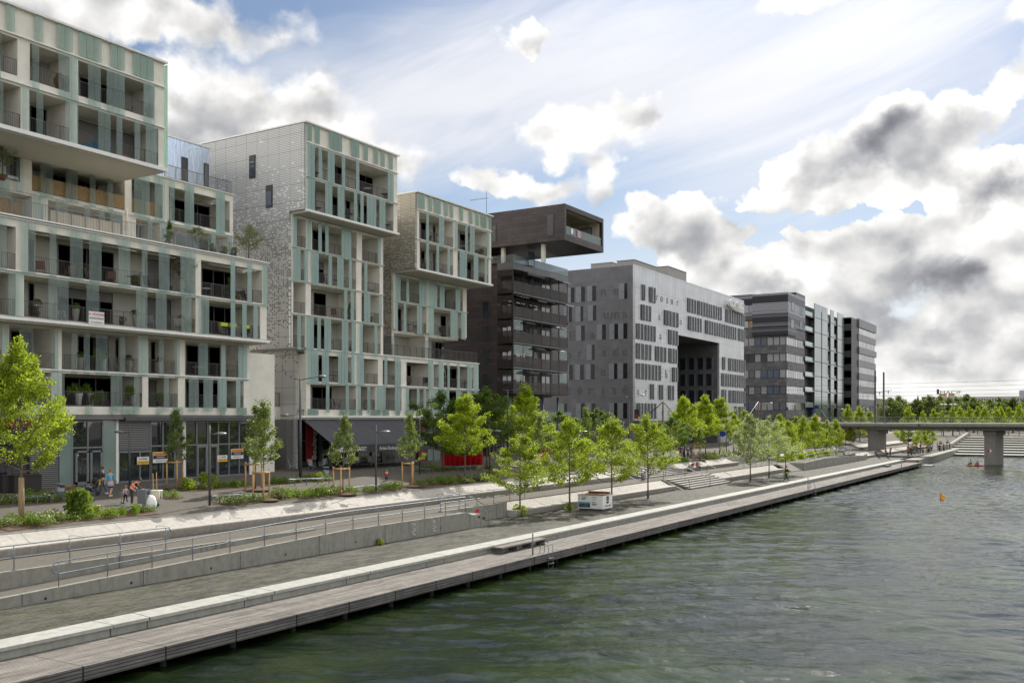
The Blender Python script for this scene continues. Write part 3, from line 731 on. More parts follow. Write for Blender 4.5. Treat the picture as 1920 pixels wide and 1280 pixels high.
c0, c1 = YP(826, 38.15), YP(984, 38.15); handrail(c0, c1, -38.15, zB, (c1-c0)/5-1e-4, 'short grey steel handrail above the small concrete steps at the ramp end', True, True, 'steel handrails by the ramps')
zD = lambda y: 2.25 if y < 140 else (2.25+(y-140)*.025 if y < 150 else 2.5-(y-150)*.0125)
handrail(139.2, 176, -36.15, zD, 2.83, 'steel handrail along the sloping wall of the far ramp', False, False, 'steel handrails by the ramps')
handrail(118, 132.5, -38.1, lambda y: 2.2, 2.4, 'short steel handrail at the terrace edge left of the narrow steps', False, False, 'steel handrails by the ramps')
handrail(141, 196, -41.9, lambda y: 2.2, 3.0, 'far steel handrail along the planted bed before the bridge', False, False, 'steel handrails by the ramps')

# ---------------- stone benches ----------------
def bench(y0, y1, xf, zb, label, group, cut=5.1, hooks=True, back=.97, w=.95, rc=1.2):
    """seat with a leaning back, in blocks; xf = x of the front edge of the seat"""
    t = empty('stone_bench', (xf, y0, zb)); tag(t, label, 'bench', group)
    n = max(1, round((y1-y0)/cut)); c = (y1-y0)/n; zt = back
    st = MB(); bk = MB(); hk = MB()
    for k in range(n):
        a, b_ = k*c+.008, (k+1)*c-.008
        st.prism([(-w, -.3), (-.22, -.3), (-.22, .0), (0, .40), (0, .47), (-w, .47)], 'y', a, b_)
        bk.prism([(-w-.02, -.3), (-w-.02+.22, .0), (-w+.12, .48), (-w-.25, zt), (-w-.62, zt), (-w-.62, -.3)], 'y', a, b_) if False else bk.prism([(-w+.02, .474), (-w-rc, zt-.02), (-w-rc-.02, .2), (-w-.01, .2)], 'y', a, b_)
    st.build('seat', GRANITE, t); bk.build('backrest', GRANITE, t)
    if hooks:
        for k in range(n):
            yy = k*c+c*.5
            hk.tube([(-w+.05, yy, .50), (-w+.05, yy, .62), (-w+.05, yy+.32, .60), (-.25, yy+.34, .56), (-.25, yy+.34, .47)], .014, 4)
        hk.build('skate_guards', RAILM, t)
    return t
bench(YN, 92.3, -41.95, 2.2, 'long white granite bench with leaning back at the promenade edge, nearest the camera', 'long stone benches')
bench(61.6, 93.2, -37.1, 1.2, rc=.85, label= 'white granite bench at the edge of the quay paving behind the row of young trees', group='long stone benches', hooks=False)
bench(106.8, 128, -41.95, 2.2, 'white granite bench on the terrace just beyond the upper flight of steps', 'long stone benches')
bench(107.8, 133, -37.1, 1.2, rc=.85, label= 'white granite bench on the quay just beyond the lower flight of steps', group='long stone benches', hooks=False)
bench(198, 262, -41.95, 2.2, 'far white granite bench on the terrace behind the bridge pier', 'long stone benches', hooks=False)
bench(183, 262, -37.1, 1.2, rc=.85, label= 'far white granite bench under the bridge with people sitting on it', group='long stone benches', hooks=False)
bench(150, 190, -41.95, 2.2, 'white granite bench on the terrace behind the planted bed of the far ramp', 'long stone benches', hooks=False)
fill = MB(); fill.box(-44.2, -43.9, YN, YF, 2, 3.13); struct('terrace_edge', fill, STEPC)

def steps(name, x0, x1, ya, yb, z0, z1, n, label, skew):
    """flight rising towards -x; foot is shifted along y by skew"""
    t = empty('wide_steps', (x0, ya, z0)); tag(t, label, 'steps', 'wide flights of steps')
    m_ = MB(); r = (z1-z0)/n; d = (x1-x0)/n
    for i in range(n):
        xx = i*d; k = skew*(1-(i+.5)/n)
        m_.box(xx, (x1-x0)-.02, k, yb-ya+k*.55, -.2, r*(i+1)-.05)
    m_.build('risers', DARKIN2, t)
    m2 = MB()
    for i in range(n):
        xx = i*d; k = skew*(1-(i+.5)/n)
        m2.box(xx+.03, (i+1)*d-.05 if i < n-1 else (x1-x0)-.02, k, yb-ya+k*.55, r*(i+1)-.05, r*(i+1)) if i == n-1 else m2.box(xx+.03, xx+d-.04, k, yb-ya+k*.55, r*(i+1)-.05, r*(i+1))
    m2.build('treads', STEPC, t)
    sd = MB(); sd.prism([(0, -.2), (x1-x0, -.2), (x1-x0, z1-z0+.01)], 'y', -.25, -.02); sd.build('side_wall', CONC, t)
    return t
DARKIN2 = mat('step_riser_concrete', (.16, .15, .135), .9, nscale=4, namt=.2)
steps('low', -36.2, -38.9, 94.0, 107.0, 1.2, 2.2, 6, 'lower wide flight of concrete steps rising from the quay paving', .9)
steps('up', -41.0, -44.1, 92.9, 106.4, 2.2, 3.15, 7, 'upper wide flight of concrete steps rising to the promenade', .9)
def stair_rail(y, xa, za, xb, zb, label):
    t = empty('stair_handrail', (xb, y, zb)); tag(t, label, 'handrail', 'sloping handrails of the steps')
    m_ = MB(); m_.tube([(0, 0, .0), (0, 0, .95), (.25, 0, .95), (xa-xb-.1, 0, za-zb+.92), (xa-xb, 0, za-zb+.80), (xa-xb-.05, 0, za-zb)], .03, 6); m_.build('rail', STEEL, t)
    return t
for k, (yy, nm) in enumerate(((94.2, 'at its near end'), (100.3, 'in its middle'), (107.2, 'at its far end'))):
    stair_rail(yy, -36.1, 1.2, -39.0, 2.2, 'sloping steel handrail of the lower steps, '+nm)
for k, (yy, nm) in enumerate(((93.1, 'at its near end'), (99.5, 'in its middle'), (106.0, 'at its far end'))):
    stair_rail(yy, -40.9, 2.2, -44.3, 3.2, 'sloping steel handrail of the upper steps, '+nm)

# ---------------- far end of the dock: broad steps ----------------
st = empty('amphitheatre_steps', (0, 242, 0)); tag(st, 'broad pale terraced steps closing the far end of the dock', 'steps')
m1 = MB(); m2 = MB(); n = 8
for i in range(n):
    ya = 242+i*6.6; z = .45+i*.44
    m1.box(-31.5, 70, ya-242+.25, 60, -1, z-.10)
    m2.box(-31.5, 70, ya-242, ya-242+6.6 if i < n-1 else 60, z-.10, z)
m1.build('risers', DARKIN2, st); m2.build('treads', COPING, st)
wl = MB(); wl.prism([(242, .9), (300, .9), (300, 4.6), (296, 4.6), (262, 2.4), (242, 2.4)], 'x', -32.4, -31.6); o = wl.build('sloping_wall', CONC); tag(o, 'sloping concrete wall beside the broad steps at the end of the dock', 'wall')
gap = MB(); gap.box(-43.1, -31.5, YF-2, 301, -1, 3.18) ; gap = MB(); gap.prism([(262, -1), (301, -1), (301, 3.6), (296, 3.6), (262, 1.19)], 'x', -43, -32.4); struct('end_ramp', gap, PROMT)
gg = MB(); gg.box(-62, 70, 294, 301, 2, 3.585); struct('end_promenade', gg, ASPH)
# ---------------- buildings ----------------
WRND = random.Random(55)
class Bld:
    """collects parts; keeps the 100 largest of a name as parts of their own, the rest as one part"""
    def __init__(s, name, label, loc, cat='building'):
        s.root = empty(name, loc); tag(s.root, label, cat); s.parts = {}; s.loc = Vector(loc); s.lim = {}
    def add(s, name, mb, mt, fix=True, subs=()):
        if not mb.v: return
        xs = [ (CH-v[2], v) for v in mb.v]
        us = [((v[0]*CA+v[1]*SA)/max(1, depth(v[0], v[1])), (v[2]-CH)/max(1, depth(v[0], v[1]))) for v in mb.v]
        a = (max(u[0] for u in us)-min(u[0] for u in us))*(max(u[1] for u in us)-min(u[1] for u in us))
        s.parts.setdefault(name, []).append((a, mb, mt, fix, subs))
    def finish(s):
        for name, ps in s.parts.items():
            ps.sort(key=lambda p: -p[0]); lim = s.lim.get(name, 100)
            for a, mb, mt, fix, subs in ps[:lim]:
                mb.v = [(v[0]-s.loc.x, v[1]-s.loc.y, v[2]-s.loc.z) for v in mb.v]; o = mb.build(name, mt, s.root, fix)
                for (sn, smb, smt) in subs:
                    smb.v = [(v[0]-s.loc.x, v[1]-s.loc.y, v[2]-s.loc.z) for v in smb.v]; smb.build(sn, smt, o)
            rest = ps[lim:]
            if rest:
                by = {}
                for a, mb, mt, fix, subs in rest:
                    by.setdefault(mt if not isinstance(mt, list) else tuple(mt), []).append((mb, subs))
                big = MB(); mats = []
                for mt, mbs in by.items():
                    base = len(mats); ml = list(mt) if isinstance(mt, tuple) else [mt]; mats += ml
                    for mb, subs in mbs:
                        c = MB(); c.add(mb); c.mi = [base+q for q in c.mi]; big.add(c)
                        for (sn, smb, smt) in subs:
                            if smt not in mats: mats.append(smt)
                            big.add(smb, mats.index(smt))
                big.v = [(v[0]-s.loc.x, v[1]-s.loc.y, v[2]-s.loc.z) for v in big.v]
                tag(big.build(name, mats, s.root), kind='stuff')

def railing(B, x, ya, yb, z, ends=0.0, h=1.02, m=RAILM, sp=.115):
    mb = MB(); mb.box(x-.025, x+.025, ya, yb, z+h-.035, z+h); mb.box(x-.02, x+.02, ya, yb, z+.06, z+.09)
    n = max(1, int((yb-ya)/sp))
    for k in range(n+1):
        yy = ya+(yb-ya)*k/n; r = .022 if k % 9 == 0 else .0085
        mb.box(x-r, x+r, yy-r, yy+r, z, z+h)
    if ends:
        for yy in (yb,):
            mb.box(x-ends, x, yy-.02, yy+.02, z+h-.035, z+h)
            k = x-ends
            while k < x: mb.box(k-.008, k+.008, yy-.008, yy+.008, z, z+h); k += .115
    B.add('railing', mb, m)
def window(B, x, ya, yb, za, zb, kind='slide', gm=None, inset=True):
    """door or window in a wall whose face is at x, looking +x"""
    gm = gm or GLASS
    if gm is GLASS: gm = WRND.choice((GLASS, GLASSB, GLASSD, GLASSE, GLASSD, GLASSE))
    fr = MB(); w = yb-ya
    e = .07
    fr.box(x-.05, x+.03, ya, yb, zb-e, zb); fr.box(x-.05, x+.03, ya, yb, za, za+e); fr.box(x-.05, x+.03, ya, ya+e, za+e, zb-e); fr.box(x-.05, x+.03, yb-e, yb, za+e, zb-e)
    subs = []
    if kind == 'slide':
        n = max(1, round(w/1.15)); 
        for k in range(1, n): yy = ya+w*k/n; fr.box(x-.05, x+.045, yy-.045, yy+.045, za+e, zb-e)
        p = MB(); p.box(x-.04, x+.0, ya+e, yb-e, za+e, zb-e); subs.append(('pane', p, gm))
    elif kind == 'shut':
        p = MB(); p.box(x-.04, x+.01, ya+e, yb-e, za+e, zb-e); subs.append(('shutter', p, SHUT))
    elif kind == 'half':
        zm = zb-(zb-za)*.28; p = MB(); p.box(x-.04, x+.0, ya+e, yb-e, za+e, zm); subs.append(('pane', p, gm)); p = MB(); p.box(x-.04, x+.035, ya+e, yb-e, zm, zb-e); subs.append(('shutter', p, SHUT))
        for k in range(1, max(1, round(w/1.15))): yy = ya+w*k/max(1, round(w/1.15)); fr.box(x-.05, x+.045, yy-.045, yy+.045, za+e, zm)
    B.add('window', fr, FRAME, subs=subs)
def strips(B, x, ya, yb, za, zb, dens=.45, w=.47, rnd=None, opaque=False, excl=()):
    """glass strips hung in front of a storey"""
    r = rnd or random; y = ya; m = STRIPO if opaque else STRIP
    while y < yb-.3:
        k = r.choice((1, 1, 1, 2, 2, 3)) if r.random() < dens*1.5 else 0
        if k == 0: y += r.choice((.5, .8)); continue
        for q in range(k):
            if y+w > yb+.05: break
            mb = MB(); mb.box(x-.012, x+.012, y, y+w-.025, za, zb); B.add('glass_strip', mb, m, fix=False); y += w
        y += r.choice((.45, .7, .95, 1.3))
def loggias(B, L, y0, y1, z0, z1, bays, dep=2.3, slab=.26, lip=.16, front=True, rail=True, soff=SOFF, sdens=.45, para=0.0, curb=0.0, top=True, r=None, bottom=True):
    """one storey of open loggias between z0 (floor) and z1 (next floor).
    bays: list of (ya, yb, [windows (wa, wb, kind, glass)]), all in metres; the rest of the front is wall"""
    x = -L; zc = z1-slab-para; w = MB()
    if top: w.box(x-dep-.3, x, y0, y1, z1-slab, z1-.003)
    if para: w.box(x-.2, x-.002, y0, y1, zc, z1-slab-.004)
    ys = y0
    for (a, b, ws) in bays:
        if a-ys > .03: w.box(x-dep, x-.004, ys, a, z0, zc-.004)
        ys = b
    if y1-ys > .03: w.box(x-dep, x-.004, ys, y1, z0, zc-.004)
    B.add('wall', w, CREAM)
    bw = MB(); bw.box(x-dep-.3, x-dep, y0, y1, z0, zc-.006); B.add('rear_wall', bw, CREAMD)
    if curb:
        for (a, b, ws) in bays: c = MB(); c.box(x-.18, x-.01, a, b, z0+.002, z0+curb); B.add('wall', c, CREAM)
    if lip:
        s = MB(); s.box(x-.01, x+lip, y0-.02, y1+.06, z1-slab*.45, z1-.05); B.add('floor_edge', s, WHITE)
    for (a, b, ws) in bays:
        for (wa, wb, kd, gm) in ws: window(B, -L-dep, wa, min(b-.15, wb+.35*(wb-wa > 1.2)), z0+.05, min(z0+2.5, zc-.12), kd, gm)
        if rail: railing(B, x-.10, a+.02, b-.02, z0+curb)
    if front: strips(B, x+lip+.02, y0+.02, y1, z0+.05-(.3), z1-.16, sdens, rnd=r)

def bayspx(L, spec):
    """spec: list of (pxa, pxb, [(pxwa, pxwb, kind, glass), ...]) measured on the photograph at the facade plane"""
    out = []
    for (a, b, ws) in spec:
        out.append((YP(a, L), YP(b, L), [(YP(p, L+2.3), YP(q, L+2.3), k, g) for (p, q, k, g) in ws]))
    return out
G0, GB, GC = GLASS, GLASSB, GLASSC
# ======== building 1 (left) ========
B1 = Bld('apartment_building', 'cream apartment block with pale green glass strips and deep balconies at the far left', (-59, 30, 3.9))
R = random.Random(3)
yl = 8.0
# shops at street level
ye0 = YP(466, 59.5)
b = MB(); b.box(-75, -60.2, yl, ye0, 3.8, 8.5); b.box(-60.2, -59.0, yl, ye0+.3, 8.45, 8.8); B1.add('core', b, SHUT)
def shopfront(B, x, ya, yb, z0, z1, n, gm=GLASS, fm=MIDGREY, tr=.58):
    fr = MB(); fr.box(x-.08, x+.06, ya, yb, z0, z0+.12); fr.box(x-.08, x+.06, ya, yb, z1-.12, z1); zt = z0+(z1-z0)*tr; fr.box(x-.07, x+.055, ya, yb, zt-.05, zt+.05)
    for k in range(n+1): yy = ya+(yb-ya)*k/n; fr.box(x-.08, x+.07, yy-.05, yy+.05, z0+.12, z1-.12)
    p = MB(); p.box(x-.06, x-.01, ya, yb, z0+.1, z1-.1)
    B.add('shop_window', fr, fm, subs=[('pane', p, gm)])
q = lambda px: YP(px, 59.6)
b = MB(); b.box(-60.2, -59.55, q(56), q(109), 3.9, 8.45); B1.add('louvred_wall', b, LOUV)
b = MB(); b.box(-59.57, -59.5, q(63), q(72), 4.6, 5.7); B1.add('wall_box', b, FRAME)
b = MB(); b.box(-59.63, -59.5, q(110), q(134), 3.95, 8.4); B1.add('glass_panel', b, GREENG); b = MB(); b.box(-59.63, -59.5, q(191), q(216), 3.95, 8.4); B1.add('glass_panel', b, GREENG)
for a_, c_ in ((215.5, 220), (465.5, 470.5), (340, 346)): b = MB(); b.box(-59.75, -59.45, q(a_), q(c_), 3.9, 8.42); B1.add('column', b, WHITE)
shopfront(B1, -59.55, q(134), q(191), 3.95, 8.4, 2)
b = MB()
for a_, c_ in ((139, 164), (167, 190)): b.box(-59.56, -59.44, q(a_), q(c_), 3.98, 4.2); b.box(-59.56, -59.44, q(a_), q(c_), 6.2, 6.32); b.box(-59.56, -59.44, q(a_), q(a_)+.16, 4.0, 6.3); b.box(-59.56, -59.44, q(c_)-.16, q(c_), 4.0, 6.3)
pn = MB(); pn.box(-59.53, -59.50, q(139)+.1, q(190)-.1, 4.1, 6.25)
tx = face_x(text_mb('7', .34), -59.45, q(141), 5.85)
B1.add('door', b, MIDGREY, subs=[('pane', pn, GLASS), ('house_number', tx, WHITEP)])
b = MB(); b.box(-59.6, -59.48, q(221), q(279), 6.25, 8.35); B1.add('louvred_wall', b, LOUV)
shopfront(B1, -59.55, q(221), q(281)-.05, 3.95, 6.2, 3, tr=.985)
shopfront(B1, -59.55, q(281), q(326), 3.95, 8.35, 2)
b = MB(); b.box(-59.62, -59.5, q(326), q(340), 3.95, 8.35); B1.add('louvred_wall', b, LOUV)
shopfront(B1, -59.55, q(346), q(465.5), 3.95, 8.35, 6)
b = MB()
for a_, c_ in ((367, 386), (390, 406)): b.box(-59.56, -59.42, q(a_), q(a_)+.14, 4.0, 6.45); b.box(-59.56, -59.42, q(c_)-.14, q(c_), 4.0, 6.45); b.box(-59.56, -59.42, q(a_)+.14, q(c_)-.14, 6.3, 6.45)
B1.add('door', b, MIDGREY)
b = MB(); b.box(-59.5, -58.75, q(222), q(470), 8.36, 8.62); B1.add('awning_box', b, DKGREY)
b = MB(); b.box(-60.2, -59.3, yl, q(95), 8.0, 8.5); B1.add('shop_fascia', b, REDD)
b = MB(); b.box(-60.2, -59.75, yl, q(56), 3.95, 8.0); B1.add('shop_window', b, GLASS)
# storeys 1-2, L=59
L = 59.0; yr = YP(468, L)
s1 = [(-40, 97, [(-40, 10, 'slide', G0), (20, 70, 'slide', G0)]), (116, 267, [(117, 200, 'slide', G0), (234, 242, 'slide', G0)]), (278, 334, [(279, 312, 'shut', G0)]), (347, 457, [(349, 408, 'slide', G0)])]
s2_ = [(-40, 4, []), (17, 103, [(20, 62, 'slide', G0)]), (116, 260, [(146, 195, 'slide', G0), (234, 242, 'slide', G0)]), (278, 332, [(283, 307, 'slide', G0)]), (347, 457, [(349, 406, 'slide', G0)])]
loggias(B1, L, yl, yr, 9.35, 11.8, bayspx(L, s1), dep=2.3, r=R)
b = MB(); b.box(-59.2, -59.0, yl, yr, 8.8, 9.35); B1.add('wall', b, CREAM); strips(B1, -58.8, yl, yr, 8.85, 9.4, .35, rnd=R, opaque=True)
loggias(B1, L, yl, yr, 11.8, 14.5, bayspx(L, s2_), dep=2.3, slab=.05, lip=0, r=R)
b = MB(); b.box(-75, -61.6, yl, yr, 8.8, 14.5); B1.add('core', b, CREAM)
# storeys 3-4, L=57.5
L = 57.5; yr2 = YP(500, L)
s3 = [(-60, 29, [(-60, -5, 'slide', G0)]), (45, 367, [(53, 64, 'slide', G0), (108, 203, 'half', G0), (273, 313, 'shut', G0)]), (377, 488, [(380, 434, 'slide', GB)])]
s4 = [(-60, 30, [(-60, -5, 'slide', G0)]), (53, 366, [(53, 64, 'slide', G0), (108, 205, 'slide', GC), (272, 312, 'shut', G0)]), (377, 492, [(378, 434, 'slide', GB)])]
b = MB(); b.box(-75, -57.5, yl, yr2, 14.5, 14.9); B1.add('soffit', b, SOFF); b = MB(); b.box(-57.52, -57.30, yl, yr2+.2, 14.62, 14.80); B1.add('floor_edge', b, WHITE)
loggias(B1, L, yl, yr2, 14.9, 17.75, bayspx(L, s3), r=R, sdens=.42)
loggias(B1, L, yl, yr2, 17.75, 21.0, bayspx(L, s4), r=R, para=.35, sdens=.42)
b = MB(); b.box(-75, -60.1, yl, yr2, 14.9, 20.7); B1.add('core', b, CREAM)
b = MB(); b.box(-57.6, -57.22, yl, yr2+.1, 21.0, 21.09); B1.add('roof_edge', b, WHITE)
railing(B1, -57.75, yl, yr2-3.2, 21.1, h=1.1, m=MIDGREY)
# storeys 5-6 set back, L=62
L = 62.0; yr3 = YP(437, L)
s5 = [(-80, 60, []), (90, 230, [(95, 150, 'shut', G0), (170, 200, 'slide', G0)]), (255, 300, [(262, 290, 'shut', G0)]), (322, 428, [(330, 395, 'half', G0)])]
s6 = [(60, 234, [(84, 175, 'slide', G0)]), (247, 305, [(250, 290, 'slide', G0)]), (317, 431, [(322, 392, 'slide', GB)])]
loggias(B1, L, yl, yr3, 21.0, 23.85, bayspx(L, s5), rail=False, sdens=.3, r=R)
loggias(B1, L, yl, yr3, 23.85, 27.3, bayspx(L, s6), para=.45, r=R, sdens=.42, curb=.15)
window(B1, -61.98, YP(12, L), YP(37, L), 24.4, 26.3, 'slide')
b = MB(); b.box(-75, -64.5, yl, yr3, 21.0, 27.1); B1.add('core', b, CREAM)
for a_, c_ in ((60, 234), (247, 300)):
    b = MB(); b.box(-62.05, -62.0, YP(a_, 62), YP(c_, 62), 24.05, 25.05); B1.add('bamboo_screen', b, BAMBOO)
railing(B1, -62.2, YP(312, 62), yr3, 27.3)
# top box, L=57
L = 57.0; yr4 = YP(307.5, L)
b = MB(); b.box(-71, -57.0, yl, yr4, 26.0, 26.3); B1.add('soffit', b, SOFF); b = MB(); b.box(-57.02, -56.8, yl, yr4+.2, 26.1, 26.35); B1.add('floor_edge', b, WHITE)
s7 = [(-90, 39, [(-70, -10, 'slide', G0), (0, 14, 'slide', G0)]), (55, 131, [(56, 92, 'slide', GB)]), (145, 297, [(146, 244, 'shut', G0)])]
s8 = [(-90, 33, [(-70, -20, 'slide', G0)]), (56, 131, [(60, 75, 'shut', G0)]), (147, 289, [(150, 225, 'slide', G0)])]
loggias(B1, L, yl, yr4, 26.3, 29.25, bayspx(L, s7), r=R, sdens=.4)
loggias(B1, L, yl, yr4, 29.25, 32.15, bayspx(L, s8), r=R, sdens=.4, curb=.35)
b = MB(); b.box(-70, -57.02, yl, yr4, 32.15, 33.75); B1.add('wall', b, CREAM); strips(B1, -56.85, yl, yr4, 32.2, 33.75, .75, w=.55, rnd=R, opaque=True)
b = MB(); b.box(-70.2, -56.75, yl, yr4+.15, 33.76, 33.9); B1.add('roof_edge', b, WHITE)
b = MB(); b.box(-70, -59.6, yl, yr4, 26.3, 32.1); B1.add('core', b, CREAM)
b = MB(); b.box(-59.3, -56.85, yr4+.16, yr4+.19, 26.4, 33.7); B1.add('glass_strip', b, STRIPO)
B1.finish()
# link volume between building 1 and 2
W1 = Bld('side_annex', 'plain white rendered wall with a gate between the cream block and the perforated tower', (-60, 57, 3.9), 'building')
xa = YP(499, 61.5)
b = MB(); b.box(-75, -60.5, yr+.35, xa, 3.8, 14.0); W1.add('wall', b, CREAM); b = MB(); b.box(-75, -64, xa, 64.5, 3.8, 9.6); W1.add('wall', b, CREAM)
b = MB(); b.box(-64.02, -63.9, xa+.2, 64.3, 3.9, 6.3); W1.add('gate', b, STEEL); railing(W1, -64.1, xa, 64.4, 9.6, h=1.3)
W1.finish()
# silver penthouse behind
S1 = Bld('silver_penthouse', 'penthouse clad in crumpled silvery blue membrane behind the cream block', (-71, 52, 27), 'building')
ysl, ysr = YP(290, 68), YP(393, 68)
b = MB(); b.box(-78, -68, ysl, ysr, 27, 32.6); S1.add('wall', b, SILVER); b = MB(); b.box(-78.2, -67.9, ysl, ysr+.1, 32.6, 32.72); S1.add('roof_edge', b, WHITE)
window(S1, -67.98, YP(340, 68), YP(352, 68), 29.0, 31.2, 'slide'); window(S1, -67.98, YP(382, 68), YP(391, 68), 29.0, 31.2, 'slide')
railing(S1, -66.2, ysl, YP(428, 66), 27.3, h=1.1); S1.finish()

# ======== building 2 ========
B2 = Bld('apartment_tower', 'tall apartment tower with perforated metal side and projecting glass-striped top box', (-61, 64, 3.9))
R = random.Random(11)
yL = 62.5
def sidewall(B, x0, x1, y, zlist, mt, thick=.25):
    for (xa_, xb_, za, zb) in zlist:
        b = MB(); b.box(xa_, xb_, y, y+thick, za, zb); B.add('perforated_cladding', b, mt)
b = MB(); b.box(-74, -59.35, yL-.12, yL+.1, 26.8, 34.3); b.box(-74, -61.1, yL-.12, yL+.1, 14.9, 26.8); b.box(-74, -62, 64.2, 64.4, 3.9, 14.9)
B2.add('perforated_cladding', b, PERF)
b = MB(); b.box(-74, -61.0, yL-.1, 64.4, 14.75, 14.9); B2.add('soffit', b, PERF)
for (pxa, pxb, pya, pyb) in ((470, 481, 293, 336), (501, 513, 349, 391)):
    xx0, xx1 = XP(pxa, yL), XP(pxb, yL); z0_, z1_ = ZP(pyb, xx0, yL), ZP(pya, xx0, yL)
    fr = MB(); fr.box(xx0, xx1, yL-.2, yL-.1, z0_, z1_); p = MB(); p.box(xx0+.08, xx1-.08, yL-.22, yL-.15, z0_+.08, z0_+(z1_-z0_)*.72); B2.add('window', fr, FRAME, subs=[('pane', p, GLASS)])
# box, L=59.3
L = 59.3; ya, yb = yL+.1, YP(745, L)
b = MB(); b.box(-72, -59.3, ya, yb, 26.55, 26.85); B2.add('soffit', b, SOFF); b = MB(); b.box(-59.32, -59.1, ya-.1, yb+.1, 26.62, 26.82); B2.add('floor_edge', b, WHITE)
q1 = [(579, 738, [(582, 592, 'slide', G0), (615, 632, 'slide', G0), (648, 656, 'slide', G0), (672, 688, 'slide', G0)])]
q2 = [(580, 737, [(583, 592, 'slide', G0), (618, 640, 'slide', G0), (672, 694, 'slide', G0)])]
loggias(B2, L, ya, yb, 26.85, 29.8, bayspx(L, q1), sdens=.42, r=R); loggias(B2, L, ya, yb, 29.8, 32.75, bayspx(L, q2), sdens=.42, r=R)
b = MB(); b.box(-72, -59.32, ya, yb, 32.75, 34.35); B2.add('wall', b, CREAM); strips(B2, -59.12, ya, yb, 32.8, 34.3, .8, w=.55, rnd=R, opaque=True)
b = MB(); b.box(-74.2, -59.05, yL-.15, yb+.15, 34.35, 34.48); B2.add('roof_edge', b, WHITE)
b = MB(); b.box(-74, -61.95, ya, yb, 26.9, 32.7); B2.add('core', b, CREAM)
# shaft, L=61
L = 61.0; ya, yb = yL+.1, YP(718.5, L)
lv = [14.9, 17.9, 20.87, 23.8, 26.55]
sh = [[(549, 572, [(551, 565, 'slide', GB)]), (582, 667, [(584, 604, 'slide', G0)]), (677, 714, [(692, 704, 'slide', G0)])],
      [(550, 573, [(552, 562, 'shut', G0)]), (583, 668, [(588, 606, 'slide', G0)]), (678, 712, [(682, 690, 'slide', G0)])],
      [(550, 574, [(551, 562, 'slide', G0)]), (584, 668, [(585, 602, 'half', G0)]), (678, 712, [])],
      [(551, 574, [(552, 562, 'slide', G0)]), (585, 669, [(586, 606, 'slide', G0)]), (679, 712, [(690, 700, 'slide', G0)])]]
for k in range(4): loggias(B2, L, ya, yb, lv[k], lv[k+1], bayspx(L, sh[k]), sdens=.40, r=R, slab=.2)
b = MB(); b.box(-74, -63.6, ya, yb, 14.9, 26.5); B2.add('core', b, CREAM)
B2.finish()
# ======== podium of 2 and 3 with bakery ========
PD = Bld('podium_building', 'low glass-striped podium with balconies above a bakery under a dark awning', (-61, 78, 3.9))
L = 61.0; ya, yb = YP(574, L), YP(897, L)
pa = [(582, 660, [(584, 604, 'slide', G0)]), (676, 709, [(692, 702, 'slide', G0)]), (718, 752, [(722, 745, 'slide', G0)]), (762, 809, [(763, 770, 'slide', G0)]), (813, 824, []), (832, 888, [(836, 862, 'slide', G0)])]
pb = [(582, 668, [(585, 617, 'slide', G0)]), (676, 704, [(692, 702, 'slide', G0)]), (718, 753, [(728, 745, 'shut', G0)]), (762, 805, [(763, 769, 'slide', G0)]), (815, 890, [(830, 860, 'slide', G0)])]
b = MB(); b.box(-61.2, -61.0, ya, yb, 8.8, 9.35); PD.add('wall', b, CREAM); strips(PD, -60.8, ya, yb, 8.85, 9.4, .4, rnd=R, opaque=True)
loggias(PD, L, ya, yb, 9.35, 11.9, bayspx(L, pb), sdens=.4, r=R); loggias(PD, L, ya, yb, 11.9, 14.9, bayspx(L, pa), sdens=.35, r=R, para=.3)
b = MB(); b.box(-74, -63.6, ya, yb, 8.8, 14.6); b.box(-74, -61.1, ya, yb, 8.45, 8.8); PD.add('core', b, CREAM)
b = MB(); b.box(-74, -62.4, ya-1, yb, 3.8, 8.45); PD.add('core', b, SHUT)
b = MB(); b.box(-61.3, -60.75, ya-1.2, yb, 8.62, 8.8); PD.add('roof_edge', b, WHITE)
q = lambda px: YP(px, 62)
shopfront(PD, -62.3, q(565), q(700), 3.95, 8.4, 5); shopfront(PD, -62.3, q(700), q(760), 3.95, 8.4, 3)
b = MB(); b.box(-62.35, -62.25, q(720), q(762), 3.95, 8.4); PD.add('wall', b, SHUT)
for a_, c_ in ((560, 566), (600, 604), (664, 669)): b = MB(); b.box(-62.2, -61.95, q(a_), q(c_), 3.9, 8.44); PD.add('column', b, DKGREY)
b = MB(); b.box(-62.3, -62.1, q(786), q(801), 3.95, 8.4); PD.add('door', b, REDD)
b = MB(); b.box(-62.3, -62.0, q(802), q(812), 3.95, 8.4); PD.add('glass_panel', b, GREENG)
b = MB(); b.box(-62.3, -61.9, q(812), q(824), 3.95, 8.0); b2 = MB(); b2.box(-61.9, -61.86, q(814), q(822), 5.2, 5.6); PD.add('cash_machine', b, MIDGREY, subs=[('screen', b2, BLACK)])
shopfront(PD, -62.3, q(830), q(900), 3.95, 8.4, 4)
